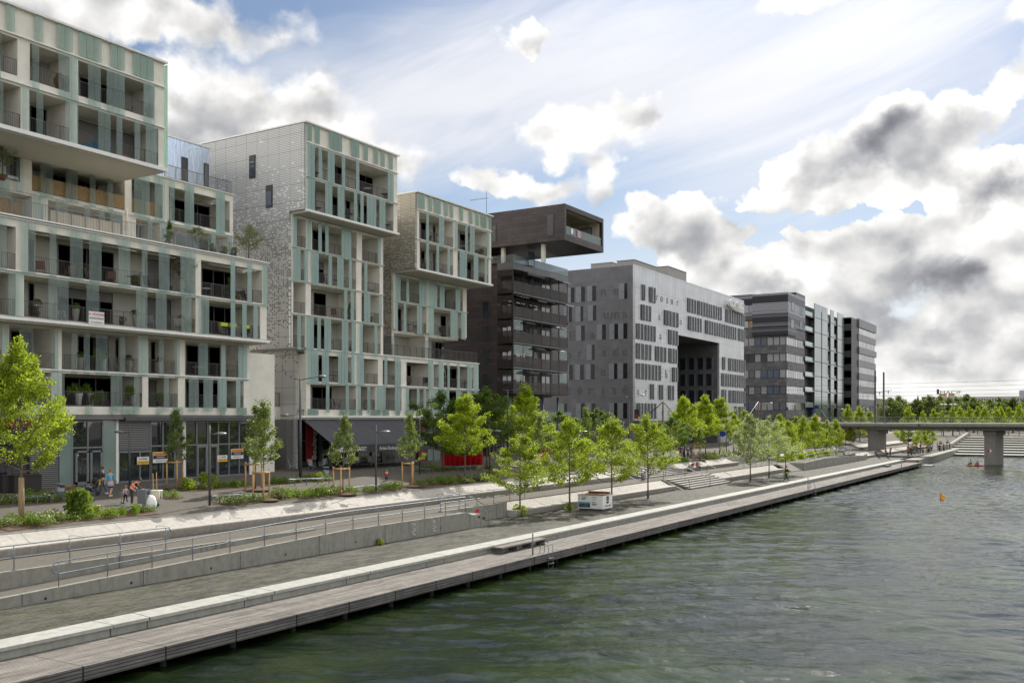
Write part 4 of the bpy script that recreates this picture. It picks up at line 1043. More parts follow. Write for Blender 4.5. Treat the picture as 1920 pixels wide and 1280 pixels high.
# awning
ys0, ys1 = YP(566, 61.2), YP(766, 61.2); xo = -57.4
aw = MB()
nn_ = 4
for k in range(nn_):
    a_, c_ = ys0+(ys1-ys0)*k/nn_, ys0+(ys1-ys0)*(k+1)/nn_
    aw.prism([(-61.1, 8.45), (-61.1, 8.39), (xo, 6.12), (xo, 6.18)], 'y', a_+.02, c_-.02)
vl = MB(); vl.box(xo-.01, xo+.03, ys0, ys1, 5.45, 6.14)
def fit(txt, h, y0_, y1_, x, z):
    m_ = text_mb(txt, h); w_ = max(v[0] for v in m_.v); k_ = (y1_-y0_)/w_; m_.v = [(v[0]*k_, v[1], v[2]) for v in m_.v]; return face_x(m_, x, y0_, z)
tx = fit('Kaiser Christophe RASSET', .50, YP(624, 57.4), YP(687, 57.4), xo+.035, 5.62)
tx.add(fit('Artisan Boulanger - Patissier', .48, YP(711, 57.4), YP(768, 57.4), xo+.035, 5.62))
tr_ = MB(); tr_.prism([(ys0+.6, 5.58), (ys0+1.5, 5.58), (ys0+1.25, 5.95), (ys0+1.05, 6.08), (ys0+.85, 5.95)], 'x', xo+.03, xo+.04)
tx.add(tr_)
PD.add('awning', aw, mat('awning_fabric', (.075, .075, .085), .75, nscale=1.5, namt=.15, stretch=(.3, 2.5, .3)), subs=[('valance', vl, DKGREY), ('lettering', tx, WHITEP)])
b = MB(); b.box(-61.9, -61.8, q(571.5), q(585), 4.5, 8.1)
tx = text_mb('Boulangerie', .82); tx.v = [(-61.79+v[2], q(575.5)+1.0-v[1], 4.75+v[0]) for v in tx.v]
tx.v = [(v[0], v[1], v[2]) for v in tx.v]
PD.add('shop_sign', b, REDD, subs=[('lettering', tx, CANVAS)])
PD.finish()
# ======== building 3 ========
B3 = Bld('apartment_tower', 'second perforated apartment tower, lower, whose glass-striped top box juts towards the water', (-61, 82, 14.9))
R = random.Random(23)
L = 59.0; yL = YP(781, L); yb = YP(921, L)
b = MB(); b.box(-74, -59.05, yL-.12, yL+.1, 23.7, 31.35); b.box(-74, -62.1, yL-.12, yL+.1, 14.9, 23.7); B3.add('perforated_cladding', b, PERF2)
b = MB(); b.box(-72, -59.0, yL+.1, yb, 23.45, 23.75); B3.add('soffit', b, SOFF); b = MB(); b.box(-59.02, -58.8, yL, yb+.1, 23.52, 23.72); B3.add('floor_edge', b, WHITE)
r1 = [(787, 850, [(789, 796, 'slide', G0), (812, 834, 'half', G0)]), (858, 916, [(862, 880, 'slide', G0)])]
r2 = [(786, 850, [(789, 798, 'slide', GB), (812, 830, 'slide', G0)]), (858, 914, [(862, 872, 'slide', G0)])]
loggias(B3, L, yL+.1, yb, 23.75, 26.75, bayspx(L, r1), sdens=.42, r=R); loggias(B3, L, yL+.1, yb, 26.75, 29.75, bayspx(L, r2), sdens=.42, r=R)
b = MB(); b.box(-72, -59.02, yL+.1, yb, 29.75, 31.3); B3.add('wall', b, CREAM); strips(B3, -58.82, yL+.1, yb, 29.8, 31.25, .85, w=.55, rnd=R, opaque=True)
b = MB(); b.box(-74.2, -58.75, yL-.15, yb+.15, 31.35, 31.48); B3.add('roof_edge', b, WHITE)
b = MB(); b.box(-74, -61.65, yL+.1, yb, 23.8, 29.7); B3.add('core', b, CREAM)
L = 62.0; yb2 = YP(875, L)
lv = [17.75, 20.72, 23.45]
r3 = [(742, 800, [(744, 752, 'slide', G0)]), (812, 868, [(826, 846, 'slide', G0)])]
for k in range(2): loggias(B3, L, yL+.1, yb2, lv[k], lv[k+1], bayspx(L, r3), sdens=.42, r=R, slab=.2)
loggias(B3, 63.2, yL+.1, yb2, 14.9, 17.75, [(YP(742, 63), YP(800, 63), []), (YP(806, 63), YP(868, 63), [(YP(812, 65.3), YP(850, 65.3), 'slide', G0)])], sdens=0, rail=False, front=False, lip=0, dep=2.3)
b = MB(); b.box(-74, -64.6, yL+.1, yb2, 17.75, 23.4); b.box(-74, -65.6, yL+.1, yb2, 14.9, 17.7); B3.add('core', b, CREAM)
railing(B3, -61.2, YP(722, 61.2), YP(894, 61.2), 14.95, h=1.1)
for pxg in (735, 806): b = MB(); b.box(-63.2, -61.3, YP(pxg, 62), YP(pxg, 62)+.04, 14.95, 17.0); B3.add('glass_screen', b, CLEARG)
B3.finish()
# ======== building 4: dark slatted block with cantilevered top ========
B4 = Bld('apartment_building', 'dark brown apartment block with slatted balconies and a cantilevered metal box on top', (-61, 105, 4))
yS, yE = 98.5, 112.2
b = MB(); b.box(-80, -62.2, yS, yE, 11.3, 26.9); B4.add('wall', b, BROWN)
b = MB(); b.box(-80, -63.5, yS+.8, yE, 3.9, 11.3); B4.add('ground_floor_wall', b, BROWND)
shopfront(B4, -63.4, yS+1, yE-.5, 4.0, 8.2, 5); b = MB(); b.box(-63.4, -63.3, yS+.9, yE, 8.3, 9.2); B4.add('shop_fascia', b, REDD)
for k in range(4): b = MB(); b.tube([(-61, yS+1+k*4, 3.9), (-61, yS+1+k*4, 11.3)], .16, 8); B4.add('column', b, STEEL)
b = MB(); b.box(-63.4, -60.5, yS+.5, yE, 8.2, 8.3); B4.add('floor', b, BROWND); b = MB(); b.box(-60.5, -60.46, yS+.5, yE+2, 8.3, 9.4); B4.add('glass_balustrade', b, CLEARG)
fl = [11.9, 14.9, 17.9, 20.9, 23.9]
for k, z in enumerate(fl):
    b = MB(); b.box(-62.2, -59.98, yS-.02, yE, z-.35, z-.05); B4.add('balcony_floor', b, BROWND)
    s = MB()
    n = 11
    for i in range(n): zz = z-.25+i*.125; s.box(-60.04, -59.94, yS, yE, zz, zz+.10)
    for i in range(7): yy = yS+(yE-yS)*i/6; s.box(-60.05, -59.94, yy-.04, yy+.04, z-.3, z+2.62)
    B4.add('slatted_balustrade', s, BROWND)
    s = MB()
    for i in range(12): zz = z-.25+i*.12; s.box(-62.2, -60.05, yS-.03, yS+.02, zz, zz+.10)
    for i in range(6): zz = z+1.7+i*.12; s.box(-62.2, -60.05, yS-.03, yS+.02, zz, zz+.10)
    B4.add('side_slats', s, BROWND)
    for i in range(4):
        wa = yS+1+i*3.2; window(B4, -62.18, wa, wa+2.4, z, z+2.2, 'slide', GLASS)
    R = random.Random(40+k)
    for i in range(6):
        ya_ = yS+.1+(yE-yS)*i/6; yb_ = ya_+(yE-yS)/6-.15
        if k in (0, 1, 2) and i in ((0, 5) if k != 1 else (0, 1, 5)):
            s = MB()
            for j in range(9): zz = z+1.3+j*.14; s.box(-60.0, -59.95, ya_, yb_, zz, zz+.09)
            B4.add('louvre_shutter', s, SHELL)
        elif R.random() < .75:
            s = MB(); o_ = R.uniform(.5, 1.1); s.prism([(-60.0, z+2.52), (-60.0, z+2.47), (-60.0+o_, z+2.2+R.uniform(-.15, .2)), (-59.95+o_, z+2.28)], 'y', ya_-.02, yb_+.05); B4.add('sun_flap', s, DKGREY)
    if k: b = MB(); b.box(-59.96, -59.90, yS, yE, z-.34, z-.28); B4.add('light_edge', b, SHELL)
b = MB(); b.box(-62.2, -59.9, yS-.05, yE+.1, 26.35, 27.25); B4.add('parapet', b, SLATE2); b = MB(); b.box(-80, -62.2, yS-.05, yE, 26.9, 27.0); B4.add('roof', b, BROWND)
b = MB(); b.box(-59.95, -59.92, yS, yE+.1, 27.25, 28.15); b.box(-66, -59.95, yS-.03, yS, 27.25, 28.15); B4.add('glass_balustrade', b, CLEARG)
for (za, zb) in ((20.7, 22.9), (17.8, 19.95), (14.9, 17.0), (12.0, 14.1)):
    xx0, xx1 = XP(904, yS), XP(917, yS); fr = MB(); fr.box(xx0, xx1, yS-.05, yS+.05, za, zb); p = MB(); p.box(xx0+.12, xx1-.1, yS-.08, yS-.03, za+.1, zb-.1); B4.add('window', fr, FRAME, subs=[('pane', p, GLASS)])
b = MB(); b.box(-78, -66, yS+1.5, 108, 27.0, 29.2); B4.add('rear_wall', b, mat('reddish_wood_wall', (.11, .045, .03), .7, nscale=4, namt=.25))
for px_ in (944, 1019): xx = XP(px_, 99.5); b = MB(); b.box(xx-.22, xx+.22, 99.3, 99.7, 27.0, 29.2); B4.add('column', b, CREAM)
window(B4, XP(1002, 103)+0, 101.5, 103, 27.2, 29, 'slide'); 
yt = YP(1131.5, 53)
bx = MB(); bx.box(-78, -53.3, yS, yS+.4, 29.2, 33.4); bx.box(-78, -53.3, yt-.35, yt, 29.2, 33.4); bx.box(-78, -53.3, yS+.4, yt-.35, 32.95, 33.4); bx.box(-78, -53.3, yS+.4, yt-.35, 29.2, 29.85)
bx.box(-53.3, -53.0, yS-.01, yS+.4, 29.19, 33.41); bx.box(-53.3, -53.0, yt-.35, yt+.01, 29.19, 33.41); bx.box(-53.3, -53.0, yS+.4, yt-.35, 32.85, 33.41); bx.box(-53.3, -53.0, yS+.4, yt-.35, 29.19, 29.95)
B4.add('cantilevered_box', bx, BROWN)
b = MB(); b.box(-57.6, -57.3, yS+.4, yt-.35, 29.9, 32.9); b.box(-57.3, -53.4, yS+.42, yS+.46, 29.9, 32.9); b.box(-57.3, -53.4, yS+.4, yt-.35, 32.88, 32.94); B4.add('loggia_lining', b, mat('olive_cream_render', (.50, .46, .36), .85))
b = MB(); b.box(-57.3, -53.4, yt-.42, yt-.36, 29.9, 32.9); p = MB(); p.box(-55.9, -54.5, yt-.46, yt-.40, 30.0, 32.3); p2 = MB(); p2.box(-56.0, -54.4, yt-.45, yt-.41, 29.9, 32.45); B4.add('loggia_lining', b, MATS['olive_cream_render'], subs=[('window_frame', p2, FRAME), ('pane', p, GLASSC)])
b = MB(); b.box(-53.16, -53.13, yS+.45, yt-.4, 29.95, 30.95)
sg = MB(); sg.lathe((0, 0, 0), [(.34, 0), (.34, .02)], 20); sg.v = [(-53.09+v[2]*.5, yS+2.0+v[0], 30.5+v[1]) for v in sg.v]
sg2 = MB(); sg2.box(-53.10, -53.08, yS+3.3, yS+4.3, 30.02, 30.85); 
st_ = MB(); 
for i in range(3): st_.box(-53.08, -53.07, yS+3.4, yS+4.2, 30.1+i*.26, 30.22+i*.26)
B4.add('glass_balustrade', b, CLEARG, subs=[('round_sign', sg, WHITEP), ('pink_sign', sg2, mat('pink_sign', (.6, .05, .2), .5)), ('sign_lines', st_, mat('mint_lines', (.4, .7, .55), .5))])
for (pa_, pb_, ya_, yb_) in ((1026, 1039, 402, 443), (923, 931, 423, 454)):
    xx0, xx1 = XP(pa_, yS), XP(pb_, yS); z0_, z1_ = ZP(yb_, xx0, yS), ZP(ya_, xx0, yS); fr = MB(); fr.box(xx0, xx1, yS-.05, yS+.05, z0_, z1_); p = MB()
    k = z0_+.1
    while k < z1_-.1: p.box(xx0+.1, xx1-.1, yS-.09, yS-.04, k, k+.07); k += .14
    B4.add('window', fr, FRAME, subs=[('louvres', p, SHUT)])
an = MB(); xx = XP(912, 100); an.tube([(xx, 100, 33.4), (xx, 100, 36.6)], .03, 4); an.tube([(xx-2.4, 100, 35.7), (xx+.3, 100, 35.7)], .02, 4)
for k in range(8): an.tube([(xx-2.3+k*.3, 99.7, 35.7), (xx-2.3+k*.3, 100.3, 35.7)], .015, 4)
B4.add('aerial', an, RAILM); B4.finish()

# ======== building 5: grey lettered office block ========
B5 = Bld('office_building', 'large grey office block with giant letters on its panels and a deep square gateway', (-62, 160, 4))
yS, yE, zt = 138.3, 192.0, 32.5
LB = 62.0; v0, v1, zv = 155.9, 177.2, 22.9
b = MB(); b.box(-95, -62.35, yS, yS+.5, 4, zt); B5.add('side_wall', b, GREYP)
b = MB()
b.box(-90, -62.35, yS+.5, v0, 4, zt-.02); b.box(-90, -62.35, v1, yE, 4, zt-.02); b.box(-90, -62.35, v0, v1, zv, zt-.02); B5.add('core', b, GREYP)
b = MB(); b.box(-62.35, -62.0, yS, v0, 8.2, zt); b.box(-62.35, -62.0, v1, yE, 4, zt); b.box(-62.35, -62.0, v0, v1, zv, zt); B5.add('ribbed_front', b, FLUTE)
rows = [29.7-3.12*k for k in range(7)]
def zx(px4): return px4/3.6575+1040
sidew = [[(112, 135), (182, 207), (258, 283), (478, 498)], [(97, 118), (178, 195), (263, 285)], [(182, 206), (325, 350), (410, 436), (472, 498)], [(255, 274)], [(100, 124), (175, 198), (248, 273), (408, 428), (470, 498)], [], [(66, 84), (180, 204), (253, 280), (408, 428), (470, 497)]]
for k, ws in enumerate(sidew):
    for (a_, c_) in ws:
        x0_, x1_ = XP(zx(a_), yS), XP(zx(c_), yS); fr = MB(); fr.box(x0_-.9, x0_, yS-.06, yS+.02, rows[k]-2.45, rows[k]+.05); p = MB(); p.box(x0_, x1_, yS-.03, yS+.02, rows[k]-2.4, rows[k]); p2 = MB(); p2.box(x0_-.5, x1_, yS-.07, yS-.04, rows[k]-1.3, rows[k]-1.25)
        B5.add('window', fr, MIDGREY, subs=[('pane', p, GLASSK), ('rail', p2, FRAME)])
LET = mat('letter_relief', (.105, .103, .11), .5, .3)
for (ch, x4, y4) in (('n', 332, 305), ('e', 418, 300), ('u', 352, 465), ('m', 413, 462), ('a', 480, 458), ('E', 115, 612), ('a', 258, 600), ('o', 92, 738), ('r', 170, 730), ('s', 342, 725), ('d', 418, 722), ('e', 480, 718), ('e', 332, 855), ('t', 98, 985), ('é', 172, 985), ('r', 245, 983), ('i', 332, 983), ('s', 408, 980), ('é', 482, 980)):
    xx = XP(zx(x4), yS); zz = ZP(470+y4/3.6575, xx, yS); B5.add('letter', face_my(text_mb(ch, 2.1, align='CENTER', ext=.02), xx, yS-.03, zz), LET)
frw = [[(595, 615), (648, 686), (908, 965), (975, 1140), (1170, 1298)], [(590, 655), (750, 843), (913, 1003), (1030, 1240), (1255, 1299)], [(558, 687), (778, 838)], [(557, 658), (688, 760), (780, 835), (1147, 1165), (1190, 1299)], [(557, 723), (803, 837), (1142, 1299)], [(652, 677), (713, 738), (776, 812), (1143, 1172), (1192, 1299)], [(560, 690), (1232, 1245), (1260, 1299)]]
SHP = mat('perforated_shutter', (.085, .088, .095), .5, .4, nscale=2, namt=.2)
R = random.Random(5)
for k, ws in enumerate(frw):
    for (a_, c_) in ws:
        ya_, yb_ = YP(zx(a_), 62), YP(zx(c_), 62); n = max(1, round((yb_-ya_)/1.35))
        for i in range(n):
            y1_ = ya_+(yb_-ya_)*i/n; y2_ = ya_+(yb_-ya_)*(i+1)/n-.26; o_ = R.uniform(.25, .75)
            o_ = R.uniform(.05, .12); m_ = MB(); m_.box(-61.99, -61.93+o_, y1_+.04, y2_, rows[k]-2.42+R.uniform(-.03, .03), rows[k]+R.uniform(-.03, .03))
            f_ = MB(); f_.box(-61.99, -61.80+o_, y2_+.02, y2_+.16, rows[k]-2.45, rows[k]+.03); f2 = MB(); f2.box(-61.93+o_, -61.92+o_, y1_+.04, y2_, rows[k]-1.25, rows[k]-1.20)
            B5.add('shutter_panel', m_, SHP, subs=[('edge', f_, FLUTE), ('seam', f2, FRAME)])
    R2 = random.Random(k)
for (ch, k, yy) in (('d', 0, 145), ('r', 0, 147), ('o', 0, 149), ('s', 0, 151.5), ('u', 0, 153.5), ('r', 0, 156), ('s', 1, 148), ('i', 1, 150), ('a', 2, 148.5), ('n', 1, 157.5), ('t', 0, 141), ('a', 5, 139.5), ('r', 5, 142.5), ('u', 5, 148), ('e', 6, 149.5), ('s', 6, 152), ('c', 4, 149), ('h', 4, 151)):
    B5.add('letter', face_x(text_mb(ch, 2.0, align='CENTER', ext=.02), -61.97, yy, rows[k]-1.9), mat('letter_front', (.24, .24, .25), .4, .4) if 'letter_front' not in MATS else MATS['letter_front'])
# inside of the gateway: far jamb with windows
for k in range(3, 7):
    for dx in ((.9, 2.6, 4.4, 6.2) if k != 6 else (1.2, 4.2)):
        p = MB(); p.box(-62.6-dx-1.0, -62.6-dx, v1-.07, v1+.02, rows[k]-2.35, rows[k]-.1); f_ = MB(); f_.box(-62.6-dx-1.05, -62.6-dx+.35, v1-.04, v1+.02, rows[k]-2.4, rows[k]-.05)
        B5.add('window', f_, MIDGREY, subs=[('pane', p, GLASS)])
b = MB(); b.box(-95, -90, v0, v1, 4, zv); B5.add('core', b, GREYP)
shopfront(B5, -62.3, yS+.5, v0-.3, 4, 8.1, 6); b = MB(); b.box(-62.2, -60.9, yS+.6, YP(1240, 62), 7.4, 8.1); B5.add('awning_box', b, SHUT)
for (a_, h_, c_, d_) in ((-80, 6, 142, 148), (-72, 3.2, 150, 158), (-70, 2.6, 141, 147)): pass
def roofbox(px0, px1, ytop, yb_):
    x0_, x1_ = XP(px0, yb_), XP(px1, yb_); z_ = ZP(ytop, x1_, yb_); m_ = MB(); m_.box(x0_, x1_, yb_, yb_+9, zt-.05, z_); m_.box(x0_-.1, x1_+.1, yb_-.1, yb_+9.1, z_, z_+.08); B5.add('roof_plant_room', m_, CREAM if False else mat('pale_roof_box', (.36, .35, .33), .8) if 'pale_roof_box' not in MATS else MATS['pale_roof_box'])
roofbox(1108, 1147, 492, 148); roofbox(1157, 1189, 487, 141.5); roofbox(1212, 1252, 499, 160)
# roof sign on the corner
sg = MB(); ysg = YP(1362, 61.5); L_ = YP(1394, 61.5)-ysg
sg.prism([(ysg, 30.45), (ysg+1, 30.0), (ysg+L_*.5, 29.55), (ysg+L_*.9, 29.5), (ysg+L_, 29.7), (ysg+L_*.8, 29.75), (ysg+L_*.4, 29.95), (ysg+1, 30.4)], 'x', -61.6, -61.3)
tx = text_mb('GDF SUEZ', 1.9, sx=(L_-1.2)/8.8, ext=.12); tx = face_x(tx, -61.2, ysg+.8, 30.2)
B5.add('roof_sign', sg, MATS['pale_roof_box'], subs=[('lettering', tx, WHITEP)])
b = MB(); b.box(-62.0, -61.2, yS-.2, yS+.05, 8.6, 10.0); B5.add('blade_sign', b, BLACK); b = MB(); b.box(-61.9, -61.3, yS-.24, yS-.2, 8.7, 9.2); B5.add('blade_sign', b, REDD); B5.finish()

# ======== buildings 6, 7, 8 ========
def banded(B, faces, z0, nb, pitch, wh, mt, gm, cm=GLASSC, curt=.6, seed=1, ztop=None):
    """faces: list of ('x'|'y', const, a, b)"""
    R = random.Random(seed)
    for k in range(nb):
        zb = z0+k*pitch
        for (ax, c, a_, b_) in faces:
            n = max(1, round(abs(b_-a_)/1.55))
            for i in range(n):
                p0, p1 = a_+(b_-a_)*i/n+.10, a_+(b_-a_)*(i+1)/n-.10
                g_ = cm if R.random() < curt else R.choice((gm, GLASSD, GLASSB)); m_ = MB(); f_ = MB()
                if ax == 'x': f_.box(c-.25, c-.16, p0-.05, p1+.05, zb, zb+wh); m_.box(c-.17, c-.12, p0, p1, zb+.06, zb+wh-.06)
                else: f_.box(p0-.05, p1+.05, c+.16, c+.25, zb, zb+wh); m_.box(p0, p1, c+.12, c+.17, zb+.06, zb+wh-.06)
                B.add('window', f_, FRAME, subs=[('pane', m_, g_)])
B6 = Bld('office_building', 'dark slate-banded block with long window strips and a louvred metal box on its corner', (-62, 231, 4))
y0_, y1_ = 223.5, 239.2
b = MB(); b.box(-90, -62.3, y0_+.3, y1_, 8.6, 30); b.box(-90, -64, y0_+2, y1_, 4, 8.6); B6.add('core', b, FRAME)
for k in range(6):
    z = 8.6+3.78*k; m_ = MB(); j = .12*((k % 2)*2-1); m_.box(-90, -62.0+j, y0_+j, y1_, z, z+(1.85 if k < 5 else 2.2)); B6.add('slate_band', m_, SLATE)
banded(B6, [('x', -62.05, y0_+.2, y1_), ('y', y0_+.05, -74, -62.3)], 10.5, 5, 3.78, 1.88, SLATE, GLASS, curt=.45, seed=2)
m_ = MB(); m_.box(-70, -61.6, y0_-.5, 230, 27.9, 37.7); B6.add('louvred_box', m_, CORR)
m_ = MB(); m_.box(-88, -70, y0_+3, y1_, 29.9, 38.2); B6.add('louvred_box', m_, CORR); m_ = MB(); m_.box(-70, -61.9, 231, 239.2, 29.9, 38.6); B6.add('louvred_box', m_, CORR)
for (yy0, yy1, za, zb) in ((226, 228, 33.6, 35.8), (225.6, 227.6, 29.6, 31.8)): window(B6, -61.58, yy0, yy1, za, zb, 'slide', GLASSC)
for (yy0, yy1, za, zb) in ((234.5, 236.5, 33.6, 35.8), (234.5, 236.5, 30.0, 32.2)): window(B6, -61.88, yy0, yy1, za, zb, 'slide', GLASSB)
for (za, zb, ms) in ((33.8, 35.6, (GLASSB, GLASSC, GLASSB)), (30.1, 31.8, (GLASS, GLASSC, WOODS))):
    for i, mm in enumerate(ms): p = MB(); p.box(-74.8+i*1.5, -73.5+i*1.5, y0_+2.9, y0_+3.02, za, zb); B6.add('window', p, mm)
B6.finish()
B7 = Bld('office_building', 'tall block screened by upright panels of silvery green glass, between two slate-banded blocks', (-62, 260, 4))
y0_, y1_ = 239.3, 282.3
b = MB(); b.box(-90, -63.2, y0_, y1_, 4, 36.8); B7.add('core', b, DKGREY)
for (pa_, pb_, m_t) in ((1527.5, 1540, 0), (1541.5, 1552, 0), (1557.5, 1564, 0), (1570.5, 1582.6, 0)):
    ya_, yb_ = YP(pa_, 61.6), YP(pb_, 61.6); z = 4.5; k = 0
    while z < 37: m_ = MB(); m_.box(-61.75, -61.6, ya_, yb_-.1, z+.05, min(37.6, z+3.6)); B7.add('glass_panel', m_, SHELL); z += 3.7
for k in range(9):
    z = 4+3.75*k
    m_ = MB(); m_.box(-63.2, -61.9, y0_, y1_, z-.15, z+.1); B7.add('floor', m_, DKGREY)
    m_ = MB(); m_.box(-61.95, -61.9, y0_, YP(1527, 61.9), z+.1, z+1.1); B7.add('glass_balustrade', m_, GREENG)
    m_ = MB(); m_.box(-61.95, -61.9, YP(1552, 61.9), YP(1557, 61.9), z+.1, z+1.2); m_.box(-61.95, -61.9, YP(1564.5, 61.9), YP(1570, 61.9), z+.1, z+1.2); B7.add('glass_balustrade', m_, SHELL)
B7.finish()
B8 = Bld('office_building', 'farthest dark banded block at the end of the row, left of the two tall masts', (-62, 300, 4))
y0_, y1_ = 283, 316
b = MB(); b.box(-90, -60.3, y0_, y1_-.3, 8.6, 37); b.box(-90, -63, y0_, y1_-3, 4, 8.6); B8.add('core', b, FRAME)
for k in range(8):
    z = 8.6+3.78*k; m_ = MB(); m_.box(-90, -60.0+.2*(k % 2), y0_+8, y1_, z, z+1.85+(.6 if k == 7 else 0)); m_.box(-90, -60.4, y0_, y0_+8, z+.3, z+2.2); B8.add('slate_band', m_, SLATE2)
banded(B8, [('x', -60.05, y0_+9, y1_-1)], 10.5, 7, 3.78, 1.88, SLATE, GLASS, curt=.6, seed=5); B8.finish()
TB = Bld('old_building', 'tan stone building just right of the banded blocks, partly behind trees and masts', (-78, 400, 4))
x0_, x1_ = XP(1626, 400), XP(1646, 400); b = MB(); b.box(x0_, x1_, 400, 420, 3.6, ZP(747, x0_, 400)); TB.add('wall', b, mat('tan_stone', (.30, .25, .19), .85, nscale=2))
for i in range(3):
    for j in range(3): p = MB(); p.box(x0_+.6+i*1.6, x0_+1.3+i*1.6, 399.94, 400, 6+j*3.2, 8+j*3.2); TB.add('window', p, FRAME)
TB.finish()
LBd = Bld('long_building', 'long flat pale building on the horizon with yellow roof boxes, beyond the far trees', (-30, 560, 4))
Yb = 560; x0_, x1_ = XP(1729, Yb), XP(1960, Yb); ztb = ZP(744.5, x0_, Yb)
b = MB(); b.box(x0_, x1_, Yb, Yb+20, 3.6, ztb); LBd.add('wall', b, mat('pale_office_wall', (.40, .41, .42), .7))
b = MB(); b.box(x0_-.2, XP(1752, Yb), Yb-.3, Yb+10, 3.6, ztb+.2); LBd.add('dark_wing', b, mat('dark_wing_wall', (.045, .05, .065), .7))
n = 40
for i in range(n):
    xa_ = XP(1753, Yb)+(x1_-XP(1753, Yb))*i/n
    for j in (0, 1): p = MB(); p.box(xa_+.4, xa_+(x1_-x0_)/n-.5, Yb-.08, Yb, ztb-2.6-3.3*j, ztb-1.1-3.3*j); LBd.add('window', p, FRAME)
for (a_, c_, t_) in ((1761, 1773, 737.5), (1778, 1788, 737.3)): b = MB(); b.box(XP(a_, Yb), XP(c_, Yb), Yb, Yb+5, ztb, ZP(t_, XP(a_, Yb), Yb)); LBd.add('roof_box', b, mat('yellow_roof_box', (.55, .42, .20), .8) if 'yellow_roof_box' not in MATS else MATS['yellow_roof_box'])
tx = face_my(text_mb('MACIF', 2.5, ext=.1, sx=1.5), XP(1762, Yb)-0, Yb-.4, ztb+1.6); LBd.add('roof_lettering', tx, FRAME)
b = MB(); b.box(XP(1756.5, Yb), XP(1761, Yb), Yb-.4, Yb, ztb+1.5, ztb+4.2); LBd.add('roof_sign', b, mat('blue_sign', (.02, .05, .12), .5))
b = MB(); b.box(XP(1911, Yb), XP(1935, Yb), Yb, Yb+6, ztb, ztb+3); LBd.add('roof_box', b, MATS['pale_office_wall'])
LBd.finish()
sp_ = MB(); xx = XP(1721, 600); zz = ZP(740, xx, 600); sp_.lathe((xx, 600, 3.6), [(2, 0), (2, 10), (1.6, 12), (.05, zz-3.6)], 8); o = sp_.build('church_spire', FRAME); tag(o, 'thin dark church spire rising above the far trees', 'church spire')

# ======== bridge ========
BR = empty('bridge', (-39, 207, 0)); tag(BR, 'concrete footbridge with thin steel railing crossing the dock on square piers', 'bridge')
dvec = Vector((22, -6.5, 0)).normalized(); nvec = Vector((-dvec.y, dvec.x, 0)); base = Vector((-39, 207, 0))
def along(s, t, z): v = dvec*s+nvec*t; return (v.x, v.y, z)
def sweep(prof, s0, s1, m=0):
    mb = MB(); n = len(prof); i = 0
    for s_ in (s0, s1):
        for (t_, z_) in prof: mb.v.append(along(s_, t_, z_))
    mb.f.append(tuple(range(n))); mb.f.append(tuple(range(2*n-1, n-1, -1)))
    for k in range(n): mb.f.append((k, n+k, n+(k+1) % n, (k+1) % n))
    mb.mi = [0]*len(mb.f); mb.sm = [False]*len(mb.f); return mb
sA, sB = -100, 120
fs = MB(); s_ = sA
while s_ < sB:
    e_ = min(sB, s_+3.4); fs.add(sweep([(-4.1, 7.75), (-4.35, 7.70), (-4.5, 7.45), (-4.45, 7.10), (-4.2, 6.86), (-3.9, 6.8), (4, 6.8), (4.2, 6.86), (4.45, 7.1), (4.5, 7.45), (4.35, 7.7), (4.1, 7.75)], s_+.02, e_-.02)); s_ += 3.4
fs.build('deck', BRIDGEC, BR)
sweep([(-3.3, 6.86), (-3.3, 6.38), (-2.8, 6.3), (2.8, 6.3), (3.3, 6.38), (3.3, 6.86)], sA, sB).build('beam', BRIDGEC, BR)
for sd in (-4.15, 4.15):
    rl = MB()
    for zz in (8.82, 8.55, 8.3, 8.05): rl.tube([along(sA, sd, zz), along(sB, sd, zz)], .03 if zz > 8.8 else .014, 5)
    rl.build('rail', STEEL, BR)
    k = 0; s_ = -60
    while s_ < 75: p_ = MB(); q_ = along(s_, sd, 7.75); p_.box(q_[0]-.025, q_[0]+.025, q_[1]-.03, q_[1]+.03, 7.75, 8.82); p_.build('railing_post', STEEL, BR); s_ += 2.9
for (s_, zb) in ((0, 2.2), (22.9, -1.5)):
    pm = MB(); c_ = dvec*s_
    pm.obox((c_.x-nvec.x*1.1, c_.y-nvec.y*1.1, zb), 2.0, 1.9, 5.5-zb, atan2(dvec.y, dvec.x)); pm.obox((c_.x+nvec.x*1.1, c_.y+nvec.y*1.1, zb), 1.7, 1.9, 5.5-zb, atan2(dvec.y, dvec.x))
    pm.obox((c_.x, c_.y, 5.5), 2.25, 4.6, .82, atan2(dvec.y, dvec.x)); po = pm.build('pier', BRIDGEC, BR)
    if s_ > 1:
        for sgn, mm, nm in ((-1, RED, 'red_half'), (1, WHITEP, 'white_half')):
            d_ = MB(); o0 = c_-nvec*2.1; pt = lambda a_, z_: (o0.x+dvec.x*a_, o0.y+dvec.y*a_, z_)
            a0, a1, a2 = Vector(pt(0, 3.05)), Vector(pt(.44*sgn, 2.6)), Vector(pt(0, 2.15)); i = 0
            for k_ in (0, .05):
                for q_ in (a0, a1, a2): d_.v.append(tuple(q_-nvec*k_))
            d_.f = [(0, 1, 2), (5, 4, 3), (0, 3, 4, 1), (1, 4, 5, 2), (2, 5, 3, 0)]; d_.mi = [0]*5; d_.sm = [False]*5; d_.v = [(x_+c_.x*0, y_, z_) for x_, y_, z_ in d_.v]; d_.build(nm, mm, po)
